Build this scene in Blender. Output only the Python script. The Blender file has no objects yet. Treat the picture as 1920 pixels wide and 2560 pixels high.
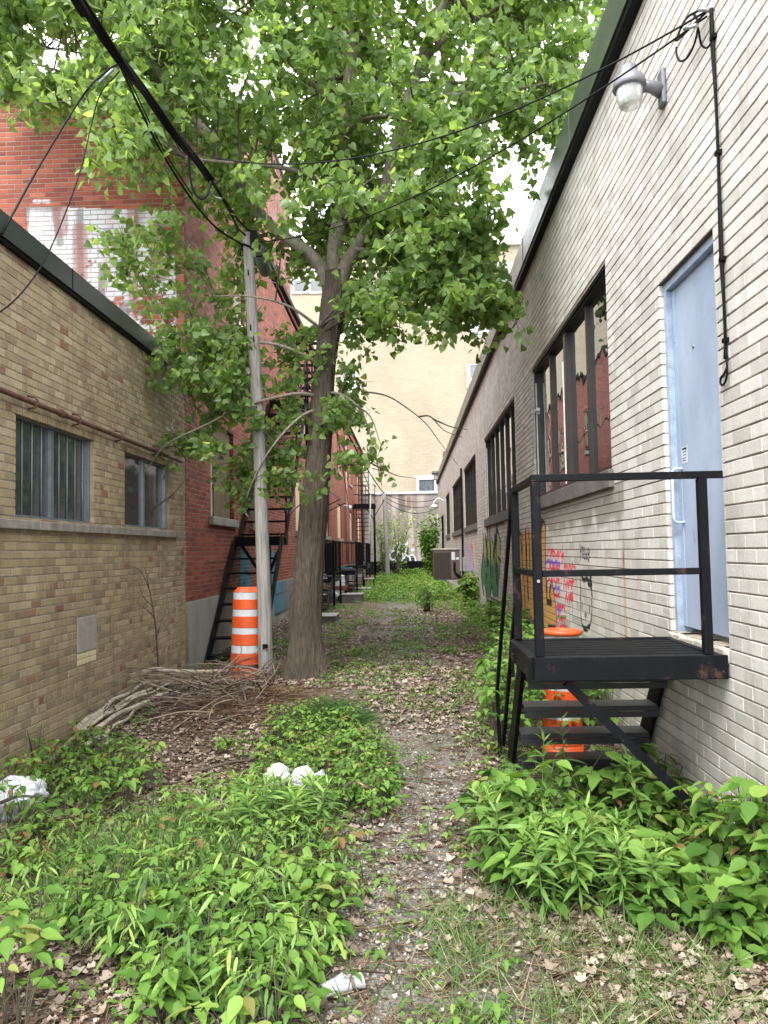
import bpy, math, random
import numpy as np
from mathutils import Vector, Matrix
random.seed(7)
RNG = np.random.default_rng(11)
SC = bpy.context.scene
COL = SC.collection

# ------------------------------------------------------------------ camera
F = 1923.0                                   # focal length in photo pixels (1920 x 2560)
YAW, PITCH, ROLL = math.radians(1.85), math.radians(2.89), 0.0185
CAM = np.array([0.0, 0.0, 1.65])
fwd = np.array([-math.sin(YAW) * math.cos(PITCH), math.cos(YAW) * math.cos(PITCH), math.sin(PITCH)])
r0 = np.array([math.cos(YAW), math.sin(YAW), 0.0])
u0 = np.cross(r0, fwd)
RIGHT = r0 * math.cos(ROLL) - u0 * math.sin(ROLL)
UP = u0 * math.cos(ROLL) + r0 * math.sin(ROLL)
cam_d = bpy.data.cameras.new('camera')
cam_d.sensor_fit = 'VERTICAL'
cam_d.sensor_height = 36.0
cam_d.sensor_width = 27.0
cam_d.lens = F / 2560.0 * 36.0
cam_d.clip_start = 0.05
cam_d.clip_end = 900.0
cam = bpy.data.objects.new('camera', cam_d)
COL.objects.link(cam)
mw = Matrix(((RIGHT[0], UP[0], -fwd[0], CAM[0]), (RIGHT[1], UP[1], -fwd[1], CAM[1]),
             (RIGHT[2], UP[2], -fwd[2], CAM[2]), (0, 0, 0, 1)))
cam.matrix_world = mw
SC.camera = cam

# ------------------------------------------------------------------ sky, sun, exposure
SUN_ELEV, SUN_AZ = math.radians(54), math.radians(-162)      # azimuth from +Y towards +X
world = bpy.data.worlds.new('World')
SC.world = world
world.use_nodes = True
wn = world.node_tree
wn.nodes.clear()
w_out = wn.nodes.new('ShaderNodeOutputWorld')
w_bg = wn.nodes.new('ShaderNodeBackground')
w_sky = wn.nodes.new('ShaderNodeTexSky')
w_sky.sky_type = 'NISHITA'
w_sky.sun_disc = False
w_sky.sun_elevation = SUN_ELEV
w_sky.sun_rotation = SUN_AZ
w_sky.air_density = 1.0
w_sky.dust_density = 2.5
w_tc = wn.nodes.new('ShaderNodeTexCoord')
w_noise = wn.nodes.new('ShaderNodeTexNoise')
w_noise.inputs['Scale'].default_value = 2.3
w_noise.inputs['Detail'].default_value = 6.0
w_noise.inputs['Roughness'].default_value = 0.55
w_map = wn.nodes.new('ShaderNodeMapping')
w_map.inputs['Scale'].default_value = (1, 1, 2.2)
w_ramp = wn.nodes.new('ShaderNodeValToRGB')
w_ramp.color_ramp.elements[0].position = 0.30
w_ramp.color_ramp.elements[0].color = (0.66, 0.66, 0.66, 1)
w_ramp.color_ramp.elements[1].position = 0.56
w_ramp.color_ramp.elements[1].color = (1, 1, 1, 1)
w_mix = wn.nodes.new('ShaderNodeMixRGB')
w_mix.inputs['Color2'].default_value = (11.2, 11.5, 11.9, 1)     # cloud cover, same unit as the sky node
wn.links.new(w_tc.outputs['Generated'], w_map.inputs['Vector'])
wn.links.new(w_map.outputs[0], w_noise.inputs['Vector'])
wn.links.new(w_noise.outputs['Fac'], w_ramp.inputs['Fac'])
wn.links.new(w_ramp.outputs['Color'], w_mix.inputs['Fac'])
wn.links.new(w_sky.outputs['Color'], w_mix.inputs['Color1'])
wn.links.new(w_mix.outputs['Color'], w_bg.inputs['Color'])
w_bg.inputs['Strength'].default_value = 0.10
wn.links.new(w_bg.outputs[0], w_out.inputs['Surface'])

sun_d = bpy.data.lights.new('sun', 'SUN')
sun_d.energy = 1.5
sun_d.angle = math.radians(25)
sun_d.color = (1.0, 0.96, 0.9)
sun = bpy.data.objects.new('sun', sun_d)
COL.objects.link(sun)
sd = Vector((math.sin(SUN_AZ) * math.cos(SUN_ELEV), math.cos(SUN_AZ) * math.cos(SUN_ELEV), math.sin(SUN_ELEV)))
sun.rotation_euler = sd.to_track_quat('Z', 'Y').to_euler()

SC.view_settings.view_transform = 'Standard'
SC.view_settings.look = 'None'
SC.view_settings.gamma = 1.0
SC.view_settings.exposure = 1.95
SC.view_settings.use_curve_mapping = False
SC.render.engine = 'CYCLES'
SC.cycles.max_bounces = 7
SC.cycles.diffuse_bounces = 4
SC.cycles.glossy_bounces = 3
SC.cycles.transmission_bounces = 6
SC.cycles.transparent_max_bounces = 12
SC.cycles.caustics_reflective = False
SC.cycles.caustics_refractive = False
SC.cycles.sample_clamp_indirect = 6.0

# ------------------------------------------------------------------ pixel helpers (photo measured at 1659 px width)
S = 1920.0 / 1659.0
def ray_src(u, v):
    return fwd + RIGHT * ((u - 960.0) / F) + UP * ((1280.0 - v) / F)
def ray(x, y): return ray_src(x * S, y * S)
def at_x(x, y, X):
    d = ray(x, y); return CAM + d * (X / d[0])
def at_y(x, y, Y):
    d = ray(x, y); return CAM + d * (Y / d[1])
def at_z(x, y, z=0.0):
    d = ray(x, y); return CAM + d * ((z - CAM[2]) / d[2])
def project(P):
    """points (n,3) -> pixel x, y at 1659 px width, and depth"""
    q = np.atleast_2d(np.asarray(P, float)) - CAM
    dz = q @ fwd
    dzs = np.where(np.abs(dz) < 1e-6, 1e-6, dz)
    u = 960 + F * (q @ RIGHT) / dzs
    v = 1280 - F * (q @ UP) / dzs
    return u / S, v / S, dz
def inpoly(x, y, poly):
    x = np.asarray(x, float); y = np.asarray(y, float)
    ins = np.zeros(x.shape, bool); n = len(poly)
    for i in range(n):
        x1, y1 = poly[i]; x2, y2 = poly[(i + 1) % n]
        c = ((y1 > y) != (y2 > y))
        with np.errstate(divide='ignore', invalid='ignore'):
            xi = (x2 - x1) * (y - y1) / ((y2 - y1) if y2 != y1 else 1e-9) + x1
        ins ^= c & (x < xi)
    return ins

# ------------------------------------------------------------------ value noise
_NT = RNG.random((64, 64, 64))
def vnoise(x, y, z=0.0):
    x = np.asarray(x, float); y = np.asarray(y, float); z = np.zeros_like(x) + z
    xi, yi, zi = np.floor(x).astype(int), np.floor(y).astype(int), np.floor(z).astype(int)
    fx, fy, fz = x - xi, y - yi, z - zi
    fx, fy, fz = fx * fx * (3 - 2 * fx), fy * fy * (3 - 2 * fy), fz * fz * (3 - 2 * fz)
    g = lambda a, b, c: _NT[(xi + a) & 63, (yi + b) & 63, (zi + c) & 63]
    return ((g(0,0,0)*(1-fx)+g(1,0,0)*fx)*(1-fy) + (g(0,1,0)*(1-fx)+g(1,1,0)*fx)*fy) * (1-fz) + \
           ((g(0,0,1)*(1-fx)+g(1,0,1)*fx)*(1-fy) + (g(0,1,1)*(1-fx)+g(1,1,1)*fx)*fy) * fz
def fbm(x, y, z=0.0, o=3):
    s = 0.0; a = 0.5; t = 0.0
    for i in range(o):
        s = s + a * vnoise(np.asarray(x) * 2**i + 17.3 * i, np.asarray(y) * 2**i + 5.1 * i, z); t += a; a *= 0.5
    return s / t
def sstep(a, b, x):
    t = np.clip((np.asarray(x, float) - a) / (b - a), 0, 1); return t * t * (3 - 2 * t)

def gz(x, y):
    """ground height"""
    x = np.asarray(x, float); y = np.asarray(y, float)
    h = 0.10 * sstep(5, 9.5, y) - 0.05 * sstep(12, 30, y)
    h = h + 0.13 * np.exp(-(((x + 1.6) / 1.2) ** 2 + ((y - 7.7) / 1.3) ** 2))
    h = h + 0.08 * np.exp(-(((x + 1.0) / 0.7) ** 2 + ((y - 4.2) / 1.0) ** 2))
    h = h - 0.05 * sstep(1.0, 1.7, x) * (1 - sstep(5, 9, y))
    h = h - 0.05 * sstep(-2.2, -3.0, x) * (1 - sstep(6, 9, y))
    h = h + 0.05 * (fbm(x * 1.3 + 3, y * 1.3, 0.5) - 0.5) + 0.025 * (fbm(x * 6, y * 6 + 9, 2.5) - 0.5)
    return h
def gz1(x, y): return float(gz(np.array([x]), np.array([y]))[0])

# ------------------------------------------------------------------ colour, node and mesh helpers
def lin(h):
    h = h.lstrip('#'); o = []
    for i in (0, 2, 4):
        c = int(h[i:i+2], 16) / 255.0
        o.append(c / 12.92 if c <= 0.04045 else ((c + 0.055) / 1.055) ** 2.4)
    return tuple(o)
def c4(c): return (c[0], c[1], c[2], 1.0)
def N(nt, typ, props=None, **ins):
    n = nt.nodes.new('ShaderNode' + typ)
    for k, v in (props or {}).items(): setattr(n, k, v)
    for k, v in ins.items():
        key = k.replace('_', ' ')
        s = n.inputs[int(k[1:])] if (k[0] == 'i' and k[1:].isdigit()) else n.inputs[key]
        if isinstance(v, bpy.types.NodeSocket): nt.links.new(v, s)
        else: s.default_value = v
    return n
def newmat(name):
    m = bpy.data.materials.new(name); m.use_nodes = True
    m.node_tree.nodes.clear()
    return m, m.node_tree
def finish(nt, sh):
    o = nt.nodes.new('ShaderNodeOutputMaterial'); nt.links.new(sh, o.inputs['Surface'])
def ramp(nt, fac, stops, interp='LINEAR'):
    r = nt.nodes.new('ShaderNodeValToRGB'); cr = r.color_ramp; cr.interpolation = interp
    while len(cr.elements) > 1: cr.elements.remove(cr.elements[-1])
    cr.elements[0].position = stops[0][0]; cr.elements[0].color = c4(stops[0][1])
    for p, c in stops[1:]:
        e = cr.elements.new(p); e.color = c4(c)
    if isinstance(fac, bpy.types.NodeSocket): nt.links.new(fac, r.inputs['Fac'])
    return r.outputs['Color']
def mixc(nt, fac, a, b, mode='MIX'):
    n = nt.nodes.new('ShaderNodeMixRGB'); n.blend_type = mode
    for s, v in ((n.inputs[0], fac), (n.inputs[1], a), (n.inputs[2], b)):
        if isinstance(v, bpy.types.NodeSocket): nt.links.new(v, s)
        elif isinstance(v, (int, float)): s.default_value = v
        else: s.default_value = c4(v)
    return n.outputs[0]
def math_n(nt, op, a, b=0.0, clamp=False):
    n = nt.nodes.new('ShaderNodeMath'); n.operation = op; n.use_clamp = clamp
    for s, v in ((n.inputs[0], a), (n.inputs[1], b)):
        if isinstance(v, bpy.types.NodeSocket): nt.links.new(v, s)
        else: s.default_value = v
    return n.outputs[0]
def pos_socket(nt, scale=(1, 1, 1)):
    g = nt.nodes.new('ShaderNodeNewGeometry')
    m = N(nt, 'Mapping', Vector=g.outputs['Position']); m.inputs['Scale'].default_value = scale
    return m.outputs[0]
def noise_n(nt, vec, scale, detail=4.0, rough=0.55):
    return N(nt, 'TexNoise', Vector=vec, Scale=scale, Detail=detail, Roughness=rough).outputs['Fac']
_simple = {}
def simple(name, col, rough=0.6, metal=0.0, var=0.25, nscale=6.0, bump=0.0, bscale=40.0, stretch=(1, 1, 1), col2=None, spec=0.5, wear=None):
    """plain procedural surface: colour broken up by two noises, optional relief"""
    if name in _simple: return _simple[name]
    m, nt = newmat(name)
    p = pos_socket(nt, stretch)
    n1 = noise_n(nt, p, nscale); n2 = noise_n(nt, p, nscale * 7.3, 3.0)
    f = math_n(nt, 'ADD', math_n(nt, 'MULTIPLY', n1, 0.65), math_n(nt, 'MULTIPLY', n2, 0.35))
    lo = tuple(max(0.0, c * (1 - var)) for c in col); hi = col2 or tuple(min(1.0, c * (1 + var)) for c in col)
    c = ramp(nt, f, [(0.33, lo), (0.67, hi)])
    if wear:                                   # (colour, noise scale, threshold, amount): chips, rust or mud
        wf = ramp(nt, noise_n(nt, pos_socket(nt), wear[1], 7.0, 0.68), [(wear[2], (0, 0, 0)), (wear[2] + 0.07, (1, 1, 1))])
        c = mixc(nt, math_n(nt, 'MULTIPLY', wf, wear[3]), c, wear[0])
    b = N(nt, 'BsdfPrincipled', Base_Color=c, Metallic=metal, Specular_IOR_Level=spec)
    nt.links.new(math_n(nt, 'ADD', math_n(nt, 'MULTIPLY', n2, 0.25), rough - 0.12, True), b.inputs['Roughness'])
    if bump:
        bn = N(nt, 'Bump', Strength=1.0, Distance=bump, Height=noise_n(nt, p, bscale, 5.0))
        nt.links.new(bn.outputs[0], b.inputs['Normal'])
    finish(nt, b.outputs[0]); _simple[name] = m
    return m

def tag(o, label=None, cat=None, group=None, kind=None):
    if label: o['label'] = label
    if cat: o['category'] = cat
    if group: o['group'] = group
    if kind: o['kind'] = kind
    return o
def empty(name, loc=(0, 0, 0), label=None, cat=None, group=None, kind=None):
    o = bpy.data.objects.new(name, None); COL.objects.link(o); o.location = loc
    o.empty_display_size = 0.1
    return tag(o, label, cat, group, kind)
def link_mesh(name, me, mat=None, parent=None):
    """link a mesh whose coordinates are world coordinates, under parent if given"""
    o = bpy.data.objects.new(name, me); COL.objects.link(o)
    if mat is not None and len(me.materials) == 0: me.materials.append(mat)
    if parent is not None:
        o.parent = parent
        t = Vector((0, 0, 0)); q = parent
        while q is not None: t += q.location; q = q.parent
        o.location = -t
    return o
def np_mesh(name, V, faces_flat, nper, smooth=False):
    """fast mesh from vertex array and flat face list with nper corners each"""
    me = bpy.data.meshes.new(name)
    V = np.ascontiguousarray(V, dtype=np.float32); ff = np.ascontiguousarray(faces_flat, dtype=np.int32).ravel()
    nf = len(ff) // nper
    me.vertices.add(len(V)); me.vertices.foreach_set('co', V.ravel())
    me.loops.add(len(ff)); me.loops.foreach_set('vertex_index', ff)
    me.polygons.add(nf)
    me.polygons.foreach_set('loop_start', np.arange(nf, dtype=np.int32) * nper)
    me.polygons.foreach_set('use_smooth', np.full(nf, bool(smooth)))
    me.update(calc_edges=True)
    return me
def face_attr(me, name, vals):
    a = me.attributes.new(name, 'FLOAT', 'FACE'); a.data.foreach_set('value', np.ascontiguousarray(vals, dtype=np.float32))
def point_col(me, name, rgba):
    a = me.attributes.new(name, 'FLOAT_COLOR', 'POINT'); a.data.foreach_set('color', np.ascontiguousarray(rgba, dtype=np.float32).ravel())

class MB:
    """collects boxes, bars, tubes and sheets for ONE mesh"""
    def __init__(s): s.v = []; s.f = []; s.sm = []
    def add(s, V, Fc, smooth=False):
        o = len(s.v); s.v += [tuple(map(float, p)) for p in V]
        s.f += [tuple(i + o for i in q) for q in Fc]; s.sm += [smooth] * len(Fc); return s
    def box(s, x0, x1, y0, y1, z0, z1):
        V = [(x0,y0,z0),(x1,y0,z0),(x1,y1,z0),(x0,y1,z0),(x0,y0,z1),(x1,y0,z1),(x1,y1,z1),(x0,y1,z1)]
        return s.add(V, [(3,2,1,0),(4,5,6,7),(0,1,5,4),(1,2,6,5),(2,3,7,6),(3,0,4,7)])
    def cbox(s, x0, x1, y0, y1, z0, z1, c=0.004):
        """box with chamfered edges"""
        V = []; 
        for (x, sx) in ((x0, 1), (x1, -1)):
            for (y, sy) in ((y0, 1), (y1, -1)):
                for (z, sz) in ((z0, 1), (z1, -1)):
                    V += [(x + sx*c, y + sy*c, z), (x + sx*c, y, z + sz*c), (x, y + sy*c, z + sz*c)]
        import bmesh
        bm = bmesh.new(); vs = [bm.verts.new(p) for p in V]
        r = bmesh.ops.convex_hull(bm, input=vs)
        bm.verts.index_update()
        bmesh.ops.recalc_face_normals(bm, faces=bm.faces)
        vv = list(bm.verts); idx = {v: i for i, v in enumerate(vv)}
        s.add([v.co[:] for v in vv], [tuple(idx[v] for v in f.verts) for f in bm.faces]); bm.free(); return s
    def bar(s, a, b, w, h=None, up=(0, 0, 1)):
        """rectangular bar from a to b, w across, h along up"""
        h = h or w; a = Vector(a); b = Vector(b); d = (b - a).normalized(); u = Vector(up)
        if abs(d.dot(u)) > 0.98: u = Vector((0, 1, 0)) if abs(d.y) < 0.9 else Vector((1, 0, 0))
        x = d.cross(u).normalized(); y = x.cross(d).normalized()
        V = []
        for p in (a, b):
            for (i, j) in ((-1,-1),(1,-1),(1,1),(-1,1)): V.append(p + x*(i*w/2) + y*(j*h/2))
        return s.add(V, [(3,2,1,0),(4,5,6,7),(0,1,5,4),(1,2,6,5),(2,3,7,6),(3,0,4,7)])
    def tube(s, pts, rad, n=8, cap=True, smooth=True):
        pts = [Vector(p) for p in pts]
        if not hasattr(rad, '__len__'): rad = [rad] * len(pts)
        V = []; prev = None
        for i, p in enumerate(pts):
            d = (pts[min(i+1, len(pts)-1)] - pts[max(i-1, 0)])
            if d.length < 1e-9: d = Vector((0, 0, 1))
            d.normalize()
            if prev is None:
                u = Vector((0, 0, 1)) if abs(d.z) < 0.9 else Vector((1, 0, 0))
                x = d.cross(u).normalized()
            else:
                x = (prev - d * prev.dot(d))
                x = x.normalized() if x.length > 1e-6 else d.orthogonal().normalized()
            prev = x; y = d.cross(x)
            for k in range(n):
                t = 2 * math.pi * k / n; V.append(p + (x * math.cos(t) + y * math.sin(t)) * rad[i])
        Fc = []
        for i in range(len(pts) - 1):
            for k in range(n):
                a = i*n + k; b = i*n + (k+1) % n; Fc.append((a, b, b + n, a + n))
        s.add(V, Fc, smooth)
        if cap:
            o = len(s.v) - len(V)
            s.f += [tuple(o + k for k in reversed(range(n))), tuple(o + (len(pts)-1)*n + k for k in range(n))]; s.sm += [False, False]
        return s
    def lathe(s, prof, c, n=24, smooth=True):
        """prof: list of (radius, z) about the vertical axis through c"""
        V = []; Fc = []
        for (r, z) in prof:
            for k in range(n):
                t = 2*math.pi*k/n; V.append((c[0] + r*math.cos(t), c[1] + r*math.sin(t), c[2] + z))
        for i in range(len(prof) - 1):
            for k in range(n):
                a = i*n + k; b = i*n + (k+1) % n; Fc.append((a, b, b + n, a + n))
        return s.add(V, Fc, smooth)
    def mesh(s, name):
        me = bpy.data.meshes.new(name); me.from_pydata(s.v, [], s.f)
        me.polygons.foreach_set('use_smooth', s.sm); me.update(); return me
    def build(s, name, mat, parent=None):
        return link_mesh(name, s.mesh(name), mat, parent)
def one(name, mat, parent, fn, *a, **k):
    b = MB(); getattr(b, fn)(*a, **k); return b.build(name, mat, parent)

def catenary(a, b, sag, n=24):
    a = np.array(a, float); b = np.array(b, float); out = []
    for i in range(n + 1):
        t = i / n; p = a * (1 - t) + b * t; p[2] -= sag * 4 * t * (1 - t); out.append(tuple(p))
    return out
def smooth_path(pts, sub=6):
    """Catmull-Rom through pts"""
    P = [np.array(p, float) for p in pts]; P = [2*P[0]-P[1]] + P + [2*P[-1]-P[-2]]; out = []
    for i in range(1, len(P) - 2):
        for k in range(sub):
            t = k / sub
            out.append(0.5*((2*P[i]) + (-P[i-1]+P[i+1])*t + (2*P[i-1]-5*P[i]+4*P[i+1]-P[i+2])*t*t + (-P[i-1]+3*P[i]-3*P[i+1]+P[i+2])*t**3))
    out.append(P[-2]); return [tuple(p) for p in out]
# ------------------------------------------------------------------ shared materials
M_CONC = simple('concrete', lin('#8d8a82'), 0.85, var=0.3, nscale=2.5, bump=0.004, bscale=60)
M_CONC_D = simple('dark_concrete', lin('#5e5a56'), 0.85, var=0.35, nscale=4, bump=0.004, bscale=60)
M_BLACK = simple('black_steel', lin('#0e1014'), 0.5, var=0.35, spec=0.14, nscale=9, bump=0.0008, bscale=120, wear=(lin('#4a352b'), 9.0, 0.59, 0.7))
M_BLACK_D = simple('worn_black_steel', lin('#0a0b0d'), 0.55, var=0.4, spec=0.12, nscale=9, bump=0.001, bscale=90, wear=(lin('#3c2c25'), 8.0, 0.62, 0.8))
M_CABLE = simple('cable_sheath', lin('#0d0e0f'), 0.6, var=0.3, nscale=14, spec=0.15)
M_BRONZE = simple('bronze_frame', lin('#2a2522'), 0.4, metal=0.2, var=0.25, nscale=8)
M_ALU = simple('aluminium_frame', lin('#7f878d'), 0.42, metal=0.5, var=0.25, nscale=8)
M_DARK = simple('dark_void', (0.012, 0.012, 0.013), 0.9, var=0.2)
M_RUST = simple('rusted_pipe', lin('#5d4036'), 0.8, var=0.45, nscale=10, bump=0.001, bscale=90)
M_FASCIA_R = simple('green_grey_flashing', lin('#4d554d'), 0.32, metal=0.25, var=0.3, nscale=1.3, stretch=(1, 0.35, 1))
M_FASCIA_L = simple('charcoal_flashing', lin('#3a3f3e'), 0.36, metal=0.25, var=0.2, nscale=2)
M_ROOF = simple('roof_gravel', lin('#6b6862'), 0.9, var=0.3)
M_BOARD = simple('boarding_panel', lin('#cdbd9a'), 0.75, var=0.15, nscale=5, stretch=(4, 4, 0.6))
M_GALV = simple('galvanised_steel', lin('#9aa0a3'), 0.4, metal=0.6, var=0.25, nscale=9)

def glass_mat(name, tint, see, ior=1.55, rough=0.015, wav=0.0, film=((0.012, 0.013, 0.014), (0.05, 0.053, 0.055))):
    m, nt = newmat(name)
    p = pos_socket(nt)
    fr = N(nt, 'Fresnel', IOR=ior)
    bn = N(nt, 'Bump', Strength=1.0, Distance=wav, Height=noise_n(nt, p, 1.6, 2.0))
    gl = N(nt, 'BsdfGlossy', Roughness=rough, Color=(0.95, 0.97, 0.98, 1))
    if wav: nt.links.new(bn.outputs[0], gl.inputs['Normal'])
    tr = N(nt, 'BsdfTransparent', Color=c4(tint))
    df = N(nt, 'BsdfDiffuse')
    nt.links.new(ramp(nt, noise_n(nt, p, 3.0), [(0.3, film[0]), (0.75, film[1])]), df.inputs['Color'])
    body = N(nt, 'MixShader', i0=see, i1=df.outputs[0], i2=tr.outputs[0])
    mx = N(nt, 'MixShader', i0=math_n(nt, 'MULTIPLY', fr.outputs[0], 1.5, True), i1=body.outputs[0], i2=gl.outputs[0])
    finish(nt, mx.outputs[0]); return m
M_GLASS_R = glass_mat('bronze_window_glass', (0.30, 0.29, 0.27), 0.35, 1.6, 0.01, 0.004)
M_GLASS_L = glass_mat('dusty_window_glass', (0.62, 0.68, 0.70), 0.62, 1.5, 0.08, 0.003, (lin('#4a5256'), lin('#737b80')))
M_GLASS_F = glass_mat('office_window_glass', (0.45, 0.55, 0.6), 0.3, 1.9, 0.03, 0.0)

def brick_mat(name, stops, stain=(0.8, 0.8, 0.8), stain_amt=0.35, rough=0.85, grime=None, noise_amt=0.25, relief=0.0016):
    """per-brick colour from 'bv', weather stains by position, painted marks from 'paint'"""
    m, nt = newmat(name)
    bv = N(nt, 'Attribute', {'attribute_name': 'bv'}).outputs['Fac']
    pa = N(nt, 'Attribute', {'attribute_name': 'paint'})
    p = pos_socket(nt)
    col = ramp(nt, bv, stops)
    fine = noise_n(nt, p, 55.0, 4.0)
    col = mixc(nt, noise_amt, col, ramp(nt, fine, [(0.3, (0.25, 0.25, 0.25)), (0.7, (1, 1, 1))]), 'MULTIPLY')
    big = noise_n(nt, pos_socket(nt, (1, 1, 0.45)), 0.9, 6.0, 0.62)
    col = mixc(nt, math_n(nt, 'MULTIPLY', ramp(nt, big, [(0.42, (0, 0, 0)), (0.72, (1, 1, 1))]), stain_amt), col, stain, 'MULTIPLY')
    if grime:
        gn = noise_n(nt, pos_socket(nt, (3, 3, 0.5)), 2.2, 6.0, 0.65)
        col = mixc(nt, math_n(nt, 'MULTIPLY', ramp(nt, gn, [(0.52, (0, 0, 0)), (0.75, (1, 1, 1))]), grime[1]), col, grime[0])
    col = mixc(nt, pa.outputs['Alpha'], col, pa.outputs['Color'])
    b = N(nt, 'BsdfPrincipled', Base_Color=col, Roughness=rough, Specular_IOR_Level=0.35)
    bn = N(nt, 'Bump', Strength=1.0, Distance=relief, Height=math_n(nt, 'ADD', fine, noise_n(nt, p, 14.0, 3.0)))
    nt.links.new(bn.outputs[0], b.inputs['Normal'])
    finish(nt, b.outputs[0]); return m
M_BR_R = brick_mat('painted_cream_brick', [(0.0, lin('#b5b1aa')), (0.3, lin('#c1bdb6')), (0.7, lin('#c9c5be')), (1.0, lin('#d0cdc7'))],
                   (0.74, 0.73, 0.72), 0.45, 0.7, (lin('#868079'), 0.5), 0.12, 0.0022)
M_MO_R = simple('brown_mortar', lin('#93887b'), 0.95, var=0.35, nscale=8, bump=0.003, bscale=120)
M_BR_L = brick_mat('tan_brick', [(0.0, lin('#8f8068')), (0.3, lin('#a08f71')), (0.65, lin('#aa9979')), (0.95, lin('#b5a588')), (0.965, lin('#93765f')), (1.0, lin('#8c6450'))],
                   (0.52, 0.49, 0.47), 0.6, 0.85, (lin('#55493f'), 0.55), 0.25)
M_MO_L = simple('tan_mortar', lin('#8f8578'), 0.95, var=0.3, nscale=6, bump=0.003, bscale=120)
M_BR_D = brick_mat('red_brick', [(0.0, lin('#763c2f')), (0.3, lin('#8b4736')), (0.7, lin('#9c513d')), (1.0, lin('#aa5f49'))],
                   (0.62, 0.55, 0.53), 0.5, 0.75, None, 0.2)
M_MO_D = simple('pale_mortar', lin('#94857a'), 0.95, var=0.2, nscale=6, bump=0.003, bscale=120)

# ------------------------------------------------------------------ paint on walls (strokes and fills in wall metres)
class Paint:
    def __init__(s, axis_fn): s.ops = []; s.fn = axis_fn
    def P(s, crop, pts):
        """crop = (u0, v0, scale): picture points of an enlarged view -> wall coordinates"""
        return [s.fn(crop[0] + x / crop[2], crop[1] + y / crop[2]) for x, y in pts]
    def fill(s, crop, pts, col, a=1.0, speck=0.0, grad=None): s.ops.append(('f', s.P(crop, pts), col, a, speck, grad))
    def line(s, crop, pts, col, w, a=1.0): s.ops.append(('l', s.P(crop, pts), col, w, a, 0))
    def __call__(s, A, Z):
        out = np.zeros(A.shape + (4,))
        for op in s.ops:
            if op[0] == 'x':
                al, col = op[1](A, Z)
            elif op[0] == 'f':
                poly = op[1]; xs = [p[0] for p in poly]; zs = [p[1] for p in poly]
                if A.max() < min(xs) or A.min() > max(xs) or Z.max() < min(zs) or Z.min() > max(zs): continue
                j = 0.03 * (fbm(A * 9, Z * 9, 1.0) - 0.5)
                al = inpoly(A + j, Z + j, poly) * op[3]
                if op[4]: al = al * np.where(fbm(A * 22, Z * 9, 3.0) > op[4], 1.0, 0.15)
                col = np.zeros(A.shape + (3,)) + np.array(op[2])
                if op[5] is not None:
                    z0, z1, c2 = op[5]; t = sstep(z0, z1, Z + 0.15 * (fbm(A * 3, Z * 3) - 0.5))[..., None]
                    col = col * (1 - t) + np.array(c2) * t
            else:
                pts, col0, w, a = op[1], op[2], op[3], op[4]
                xs = [p[0] for p in pts]; zs = [p[1] for p in pts]
                if A.max() < min(xs) - w or A.min() > max(xs) + w or Z.max() < min(zs) - w or Z.min() > max(zs) + w: continue
                d = np.full(A.shape, 9.0)
                for (x1, y1), (x2, y2) in zip(pts[:-1], pts[1:]):
                    L2 = (x2-x1)**2 + (y2-y1)**2 + 1e-12
                    t = np.clip(((A-x1)*(x2-x1) + (Z-y1)*(y2-y1)) / L2, 0, 1)
                    d = np.minimum(d, np.hypot(A - x1 - t*(x2-x1), Z - y1 - t*(y2-y1)))
                al = a * (1 - sstep(w * 0.38, w * 0.62, d + 0.006 * (fbm(A * 30, Z * 30) - 0.5)))
                col = np.zeros(A.shape + (3,)) + np.array(col0)
            al = np.asarray(al, float)[..., None]
            na = al + out[..., 3:] * (1 - al)
            out[..., :3] = np.where(na > 1e-6, (col * al + out[..., :3] * out[..., 3:] * (1 - al)) / np.maximum(na, 1e-6), 0)
            out[..., 3:] = na
        return out

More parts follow.
